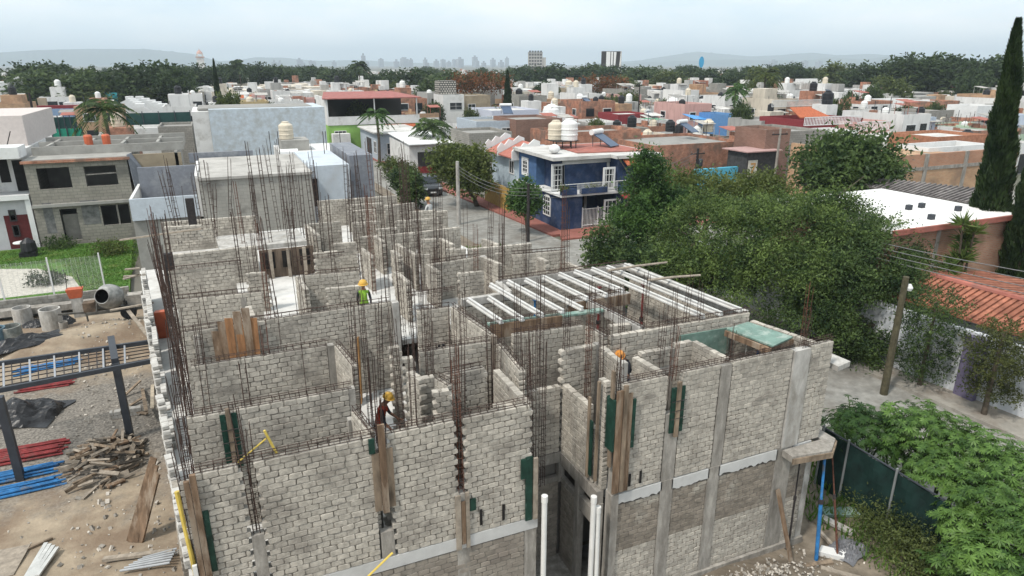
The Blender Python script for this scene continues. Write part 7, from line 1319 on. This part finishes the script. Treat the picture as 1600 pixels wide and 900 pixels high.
    for r_ in range(2):
        for k in range(9):
            f = k / 8; px = 186 + 74 * (1 - f) * (1 if r_ else .45) - 4 * r_; yt = 171 - 27 * f; c = at(px, yt, 4.6); H = thing('row_house', f'white row house with stepped gable in the left rows, {nth(k)} of its row, {"right" if r_ else "left"} row', 'house', (c.x, c.y, 0), 'white row houses at the left'); w = 3.4
            mb = MB(); mb.box(-w / 2, 0, 0, w / 2, 6, 3.9); mb.build('wall', mWhiteC, H); mb = MB(); mb.extr([(-w / 2, -.06, 3.9), (w / 2, -.06, 3.9), (w / 2, -.06, 4.3), (.5, -.06, 5.0), (-.2, -.06, 5.0), (-w / 2, -.06, 4.3)], (0, .2, 0)); mb.build('gable', mWhiteC, H); mb = MB(); mb.box(-w / 2 + .2, 1, 3.9, w / 2 - .2, 6, 4.0); mb.build('roof', mRoofG, H); mb = MB(); mb.box(-.6, -.03, 2.2, .6, .02, 3.3); mb.build('window', mGlass, H); mb = MB(); mb.box(-1, 3, 4.0, .4, 5, 5.3); mb.build('roof_hut', mWhiteC, H); KEEP.append((c.x - 2, c.y - 1, c.x + 2, c.y + 6))
    blk('long tan boundary wall behind the white row houses', 262, 296, 150, 5.4, 30, mat('brown_render', (.30, .22, .15), var=.15)); blk('low peach house far off, above the red sheet roof', 448, 480, 126, 5.0, 8, mat('peach_paint', (.58, .36, .22))); blk('white house with red curtain colour patch behind the pale blue wall', 434, 457, 150, 5.4, 6, white); blk('orange red house among small terraces behind the pale blue wall', 457, 478, 152, 5.2, 6, hm['terracotta']); blk('pink terrace house left of the red sheet roof', 478, 500, 154, 4.8, 6, hm['pink'])
    blk('long white shed roof far off, right of the church tower', 282, 450, 128, 5.0, 10, white, par=.1); blk('small white house below the church tower', 282, 312, 124, 6, 8, mWhiteC)
exec_heroes()
placed = []; cnt = 0; rows = []
y = 57.0; k = 0
while y < 262:
    dd = rnd.uniform(6.5, 9.0); 
    x = -75 + rnd.uniform(0, 4)
    while x < 230:
        w = rnd.uniform(4.2, 6.6); cx = x + w / 2; D = math.hypot(cx, y); az = math.degrees(math.atan2(cx, y)) - 23.3
        d = dd + rnd.uniform(-1.5, .5); bb = (x, y, x + w, y + d)
        dens = .97 if D < 125 else .8
        if cx < -4 and y < 150: dens = .5
        if abs(az) < 38.5 and 50 < D < 180 and not collide(*bb, KEEP) and rnd.random() < dens and cnt < 305:
            rows.append((D, cx, y, w - .25, d)); cnt += 1
        x += w
    y += dd + (rnd.uniform(4.5, 5.5) if k % 2 else .3); k += 1
y = 46.0; k = 0
while y < 57:      # the quarter right of the navy house
    x = 37 + k * 0.8
    while x < 105:
        w = rnd.uniform(6, 9); cx = x + w / 2; az = math.degrees(math.atan2(cx, y)) - 23.3
        if az < 38 and not collide(x, y, x + w, y + 9, KEEP[8:]): rows.append((math.hypot(cx, y), cx, y, w - .2, 9))
        x += w
    y += 9.6 if k % 2 == 0 else 14; k += 1
rows.sort()
for D, cx, y_, w, d in rows:
    if 37 < cx < 47 and y_ < 50: continue
    NH = globals().get('NH', 0) + 1
    if NH > 298: break
    force = None
    if D < 85: force = rnd.choice(['red brick', 'tan brick', 'red brick', 'bare grey block', 'bare grey block', 'grey', 'cream'])
    house(cx, y_, w, d, D, force)
# town houses too far and too many to tell apart
mb = MB(); 
for k in range(3600):
    D = 172 + 520 * rnd.random() ** 1.5; a = R(23.3 + rnd.uniform(-39, 39)); x = D * math.sin(a); y = D * math.cos(a); w = rnd.uniform(4, 9); h = rnd.choice([2.6, 2.6, 3.0, 5, 5.4]); d = rnd.uniform(7, 13)
    mb.box(x - w / 2, y, 0, x + w / 2, y + d, h, rnd.choices([0, 1, 2, 3], [55, 18, 15, 12])[0])
    if rnd.random() < .4: mb.box(x - 1, y + 2, h, x + rnd.uniform(.2, 1.2), y + 4, h + rnd.uniform(.6, 2.4), rnd.choice([0, 0, 2, 3]))
tag(mb.build('distant_houses', [hm['white'], hm['cream'], hm['grey'], mBrick]), 'hazy sea of flat roofed houses reaching to the skyline', 'houses', kind='stuff')
# trees of the town: six crowns, copied
PROTO = []
for v in range(6):
    m = (mLfF, mLfE, mLfG, mLfF, mLfE, mLfG)[v]; t = thing('tree', 'x', 'tree', (0, 0, 0)); nb = rnd.randint(6, 9); bs = []
    for k in range(nb): a = rnd.uniform(0, 6.28); rr_ = rnd.uniform(1, 3.0); bs.append(((rr_ * math.cos(a), rr_ * math.sin(a), rnd.uniform(4.8, 8.0) - rr_ * .35), (rnd.uniform(1.6, 2.5), rnd.uniform(1.6, 2.5), rnd.uniform(1.2, 1.9))))
    mb = MB(); limbs(mb, (0, 0, 0), [b[0] for b in bs], .3, 6); mb.build('trunk', mBark, t); quads_obj('crown', sprays(bs, 620, 9, 1.1, .55, .55, .3, shell=(.55, 1.05)), m, t); PROTO.append(t)
used = set()
mm_ = {0: 'mid green', 1: 'dark green', 2: 'olive green', 3: 'mid green', 4: 'dark green', 5: 'olive green'}
def ftree(px, ytop, wpx, D, v, label=None):
    p = atd(px, ytop, D); o = PROTO[v] if v not in used else copy_tree(PROTO[v]); used.add(v); o.location = (p.x, p.y, 0); s = wpx * D / 1107 / 9.2; o.scale = (s, s, p.z / 9.3); o.rotation_euler = (0, 0, rnd.uniform(0, 6.28))
    pend(o, f'{mm_[v]} broad tree {"of the skyline" if D > 200 else "among the houses"}', 'tree', 'trees of the town'); return o
for px, yt, wp, D, v in ((30, 104, 120, 175, 0), (95, 112, 110, 170, 3), (140, 128, 90, 165, 2), (55, 92, 90, 190, 4), (190, 98, 90, 170, 1), (235, 92, 110, 175, 4), (265, 108, 60, 165, 1), (300, 98, 70, 240, 1), (350, 97, 60, 250, 4), (400, 96, 60, 260, 1), (440, 99, 70, 270, 0), (200, 128, 60, 170, 2), (350, 135, 50, 110, 2), (120, 100, 70, 180, 0),
                         (640, 104, 80, 210, 4), (690, 106, 90, 190, 0), (675, 118, 70, 165, 3), (735, 110, 80, 215, 1), (600, 108, 60, 230, 1), (760, 122, 80, 190, 5), (780, 108, 70, 240, 4), (560, 100, 55, 260, 1), (830, 100, 70, 260, 4), (880, 98, 80, 260, 1), (920, 96, 70, 270, 0), (860, 125, 50, 165, 1), (960, 100, 70, 260, 4), (1010, 103, 80, 240, 3), (985, 120, 60, 200, 5), (1050, 106, 70, 230, 2), (1070, 102, 60, 270, 1), (1120, 104, 70, 250, 4), (1160, 103, 80, 220, 1), (1190, 106, 60, 200, 5), (1220, 98, 70, 280, 4),
                         (1250, 97, 60, 260, 1), (1320, 98, 80, 230, 5), (1290, 104, 60, 260, 2), (1375, 92, 90, 215, 4), (1415, 82, 90, 210, 1), (1455, 80, 100, 205, 4), (1485, 84, 80, 210, 1), (1400, 112, 60, 175, 2), (1545, 84, 90, 200, 4), (1590, 86, 80, 200, 1), (1530, 105, 60, 180, 1), (940, 150, 60, 150, 5), (480, 100, 60, 280, 4), (520, 103, 60, 265, 0), (1270, 140, 30, 130, 2), (1310, 150, 34, 110, 3), (420, 160, 34, 105, 1), (740, 165, 30, 110, 2), (1360, 128, 40, 160, 0), (780, 160, 26, 115, 2)):
    ftree(px, yt, wp, D, v)
for k in range(64):
    D = rnd.uniform(290, 560); ftree(rnd.uniform(-40, 1640), rnd.gauss(104, 1.8), rnd.uniform(16, 42), D, rnd.choice([0, 1, 1, 4, 4, 2, 3]))
for k in range(36):
    D = rnd.uniform(95, 240); px = rnd.uniform(530, 1500); a = atd(px, 150, D); ftree(px, proj((a.x, a.y, rnd.uniform(4.5, 7.5)))[1], rnd.uniform(3, 5.5) * 1107 / D, D, rnd.choice([0, 2, 3, 5]))
o = tree('flame tree with orange red flowers beyond the white stair block', atd(750, 150, 150).xy.to_3d(), [(atd(735, 130, 150), (5, 4, 1.6)), (atd(765, 128, 152), (5, 4, 1.6)), (atd(720, 134, 150), (3, 3, 1.3))], mFlame, 500, 8, 1.1, .5, .5, .2, r0=.2)
tree('second flame tree with dull orange flowers below the billboard', atd(945, 150, 170).xy.to_3d(), [(atd(930, 133, 170), (5, 4, 1.6)), (atd(960, 132, 170), (4, 4, 1.5))], mFlame, 400, 8, 1.1, .5, .5, .2, r0=.2)
def spire(label, px, yt, D, r): p = atd(px, yt, D); cypress(label, p.x, p.y, p.z, r, px)
spire('small dark cypress right of the white stair block', 793, 110, 125, 1.0); spire('small slim cypress at the far left among the round trees', 333, 92, 150, .8)
# landmarks of the skyline
D = 300; c = atd(314, 100, D); H = thing('church_tower', 'slender white church tower with belfry rising left of the skyline', 'church tower', (c.x, c.y, 0)); z = lambda y: atd(314, y, D).z
mb = MB(); mb.box(-1.3, -1.3, 0, 1.3, 1.3, z(90)); mb.build('shaft', mWhite, H); mb = MB(); mb.box(-1.6, -1.6, z(90), 1.6, 1.6, z(90) + .35); mb.build('cornice', mat('pink_stone', (.5, .34, .30)), H); mb = MB()
for sx in (-1, 1):
    for sy in (-1, 1): mb.box(sx * .95 - .3, sy * .95 - .3, z(90) + .35, sx * .95 + .3, sy * .95 + .3, z(85))
mb.box(-1.3, -1.3, z(85), 1.3, 1.3, z(84)); mb.build('belfry', mWhite, H); mb = MB(); mb.lathe([(1.1, 0), (1.0, .5), (.6, 1.0), (.15, 1.3), (.05, 1.9)], (0, 0, z(84)), 12); mb.build('dome', mat('pink_stone', (.5, .34, .30)), H); mb = MB(); mb.box(-.06, -.06, z(84) + 1.8, .06, .06, z(77)); mb.box(-.4, -.05, z(79), .4, .05, z(79) + .15); mb.build('cross', mDarkSt, H)
mb = MB(); mb.box(-4, 2, 0, 9, 16, 7); mb.build('nave', mWhite, H)
D = 330; H = thing('billboard', 'large billboard with torn black and white panels standing above the treeline', 'billboard', atd(955, 100, D).xy.to_3d()); ca, sa = math.cos(-HEAD), math.sin(-HEAD); zt_, zb_ = atd(955, 80, D).z, atd(955, 106, D).z; wd_ = 31 * D / 1107
rt = Matrix.Rotation(-HEAD, 4, 'Z')
def bpan(a, b, z0, z1, y0, y1, nm, m): mb = MB(); mb.box(a * wd_, y0, z0, b * wd_, y1, z1); o = mb.build(nm, m, H); o.matrix_local = rt; return o
bpan(-.5, .5, zb_, zt_, 0, .5, 'backing', mDarkSt)
for a, b in ((-.26, -.06), (-.02, .07)): bpan(a, b, zb_ + .4, zt_ - .2, -.06, -.005, 'poster_strip', mWhiteC)
mb = MB(); mb.extr([(.12 * wd_, -.05, zb_ + .4), (.2 * wd_, -.05, zb_ + .4), (.24 * wd_, -.05, zt_ - .3), (.11 * wd_, -.05, zt_ - .3)], (0, .04, 0)); o = mb.build('poster_strip', mWhiteC, H); o.matrix_local = rt
mb = MB(); mb.extr([(.4 * wd_, -.05, zb_ + .5), (.49 * wd_, -.05, zb_ + .5), (.49 * wd_, -.05, zt_), (.45 * wd_, -.05, zt_)], (0, .04, 0)); o = mb.build('poster_strip', mWhite, H); o.matrix_local = rt
bpan(.26, .34, 0, zb_, .1, .6, 'mast', mDarkSt)
D = 280; p = atd(1096, 97, D); H = thing('sign_mast', 'round blue sign disc on a tall thin mast above the trees', 'sign', (p.x, p.y, 0)); mb = MB(); mb.tube([(0, 0, 0), (0, 0, p.z)], .25, 8); mb.build('mast', mGreySt, H); mb = MB(); n = 20; rz_ = 8 * D / 1107; rx_ = 3.6 * D / 1107; mb.extr([(rx_ * math.cos(2 * math.pi * k / n), -.3, p.z + rz_ * math.sin(2 * math.pi * k / n)) for k in range(n)], (0, .6, 0)); o = mb.build('disc', mat('sign_blue', (.05, .30, .52), rough=.5), H); o.matrix_local = rt
D = 700; p = atd(838, 100, D); H = thing('apartment_tower', 'square pale apartment tower with balcony rows above the treeline', 'tower', (p.x, p.y, 0), rz=-HEAD); zt_ = atd(838, 83, D).z
mb = MB(); mb.box(-8, 0, 0, 6, 14, zt_); mb.box(6, 1, 0, 9.5, 12, zt_ - 4); mb.build('wall', mat('tower_wall', (.42, .40, .37)), H); mb = MB()
for k in range(8):
    for j in range(5): mb.box(-7.3 + j * 2.7, -.12, 2 + k * 2.9, -5.4 + j * 2.7, -.02, 3.6 + k * 2.9)
mb.build('window_bands', mDarkSt, H); mb = MB(); mb.box(-8.2, -.3, zt_, 6.2, 14.2, zt_ + .8); mb.build('roof', mCemG, H)
mTw = mat('skyline_tower', (.30, .32, .35), var=.1, scale=.02)
for i in range(34):
    px = rnd.uniform(395, 800) if i < 30 else rnd.uniform(1140, 1320); yt = rnd.choice([98, 97, 96, 95, 94, 93, 92, 98, 97]); D = rnd.uniform(2300, 3000)
    if i < 6: px, yt = ((568, 87), (630, 91), (743, 89), (720, 92), (665, 93), (793, 91))[i]
    p = atd(px, yt, D); w = rnd.uniform(10, 22); mb = MB(); H = thing('skyline_tower', 'x', 'tower', (p.x, p.y, 0), 'hazy towers on the horizon'); mb.box(-w / 2, 0, 0, w / 2, w, p.z); mb.box(-w / 5, w * .3, p.z, w / 5, w * .7, p.z + rnd.uniform(2, 8)); mb.build('shaft', mTw, H); pend(H, 'hazy blue grey tower block on the horizon', 'tower', 'hazy towers on the horizon')
# mountains
mMt = mat('mountain_scrub', (.07, .085, .06), var=.3, scale=.002)
def ridge(name, D, pts, seed, depth=1500):
    r = np.random.default_rng(seed); n = 260; X = np.linspace(pts[0][0], pts[-1][0], n); Yp = np.interp(X, [p[0] for p in pts], [p[1] for p in pts]); Yp += np.convolve(r.normal(0, 1.0, n), np.hanning(31) / 15, 'same') * 1.6
    mb = MB(); V = []; m = 12
    for i in range(n):
        t = atd(X[i], min(Yp[i], 99.5), D)
        for j in range(m):
            f = j / (m - 1); k_ = math.sin(math.pi * f) ** .8 * (1 + .05 * r.normal() * (0 if abs(j - m / 2) < 2 else 1)); dd = (f - .5) * depth; s = 1 + dd / D
            V.append((t.x * s, t.y * s, max(0, t.z * max(0, k_)) - 1))
    F = [(i * m + j, (i + 1) * m + j, (i + 1) * m + j + 1, i * m + j + 1) for i in range(n - 1) for j in range(m - 1)]
    mb.add(V, F); return tag(mb.build(name, mMt, smooth=True), kind='structure')
ridge('mountains', 6200, [(-250, 92), (-60, 86), (60, 78), (140, 76), (230, 77), (300, 84), (340, 95), (370, 94), (400, 89), (440, 90), (500, 95), (560, 94), (640, 98), (700, 99)], 1)
ridge('mountains', 6600, [(930, 99), (1000, 94), (1050, 86), (1090, 80), (1120, 83), (1170, 88), (1220, 86), (1270, 82), (1310, 86), (1360, 84), (1420, 88), (1500, 92), (1600, 90), (1800, 96)], 2)
ridge('hills', 5200, [(960, 99.5), (1060, 95), (1150, 93), (1250, 95), (1300, 89), (1350, 92), (1410, 86), (1460, 90), (1550, 95), (1700, 99)], 3, 1000)
# unique labels, counted from the left among things of the same look
from collections import defaultdict
g = defaultdict(list)
for o, lk in PEND: g[(o['category'], lk)].append(o)
for (c, lk), L_ in g.items():
    L_.sort(key=lambda o: proj(o.location)[0])
    for i, o in enumerate(L_): o['label'] = lk if len(L_) == 1 else f'{lk}, {nth(i)} such from the left'
# haze over everything
mh = bpy.data.materials.new('haze_air'); mh.use_nodes = True; n = mh.node_tree; n.nodes.clear(); o = n.nodes.new('ShaderNodeOutputMaterial'); v = n.nodes.new('ShaderNodeVolumePrincipled'); v.inputs['Density'].default_value = .00027; v.inputs['Color'].default_value = (.79, .91, 1, 1); v.inputs['Anisotropy'].default_value = .0
n.links.new(v.outputs[0], o.inputs['Volume'])
mb = MB(); mb.box(-9500, -700, -1.2, 9500, 9500, 190); o = mb.build('haze', mh); tag(o, kind='stuff')
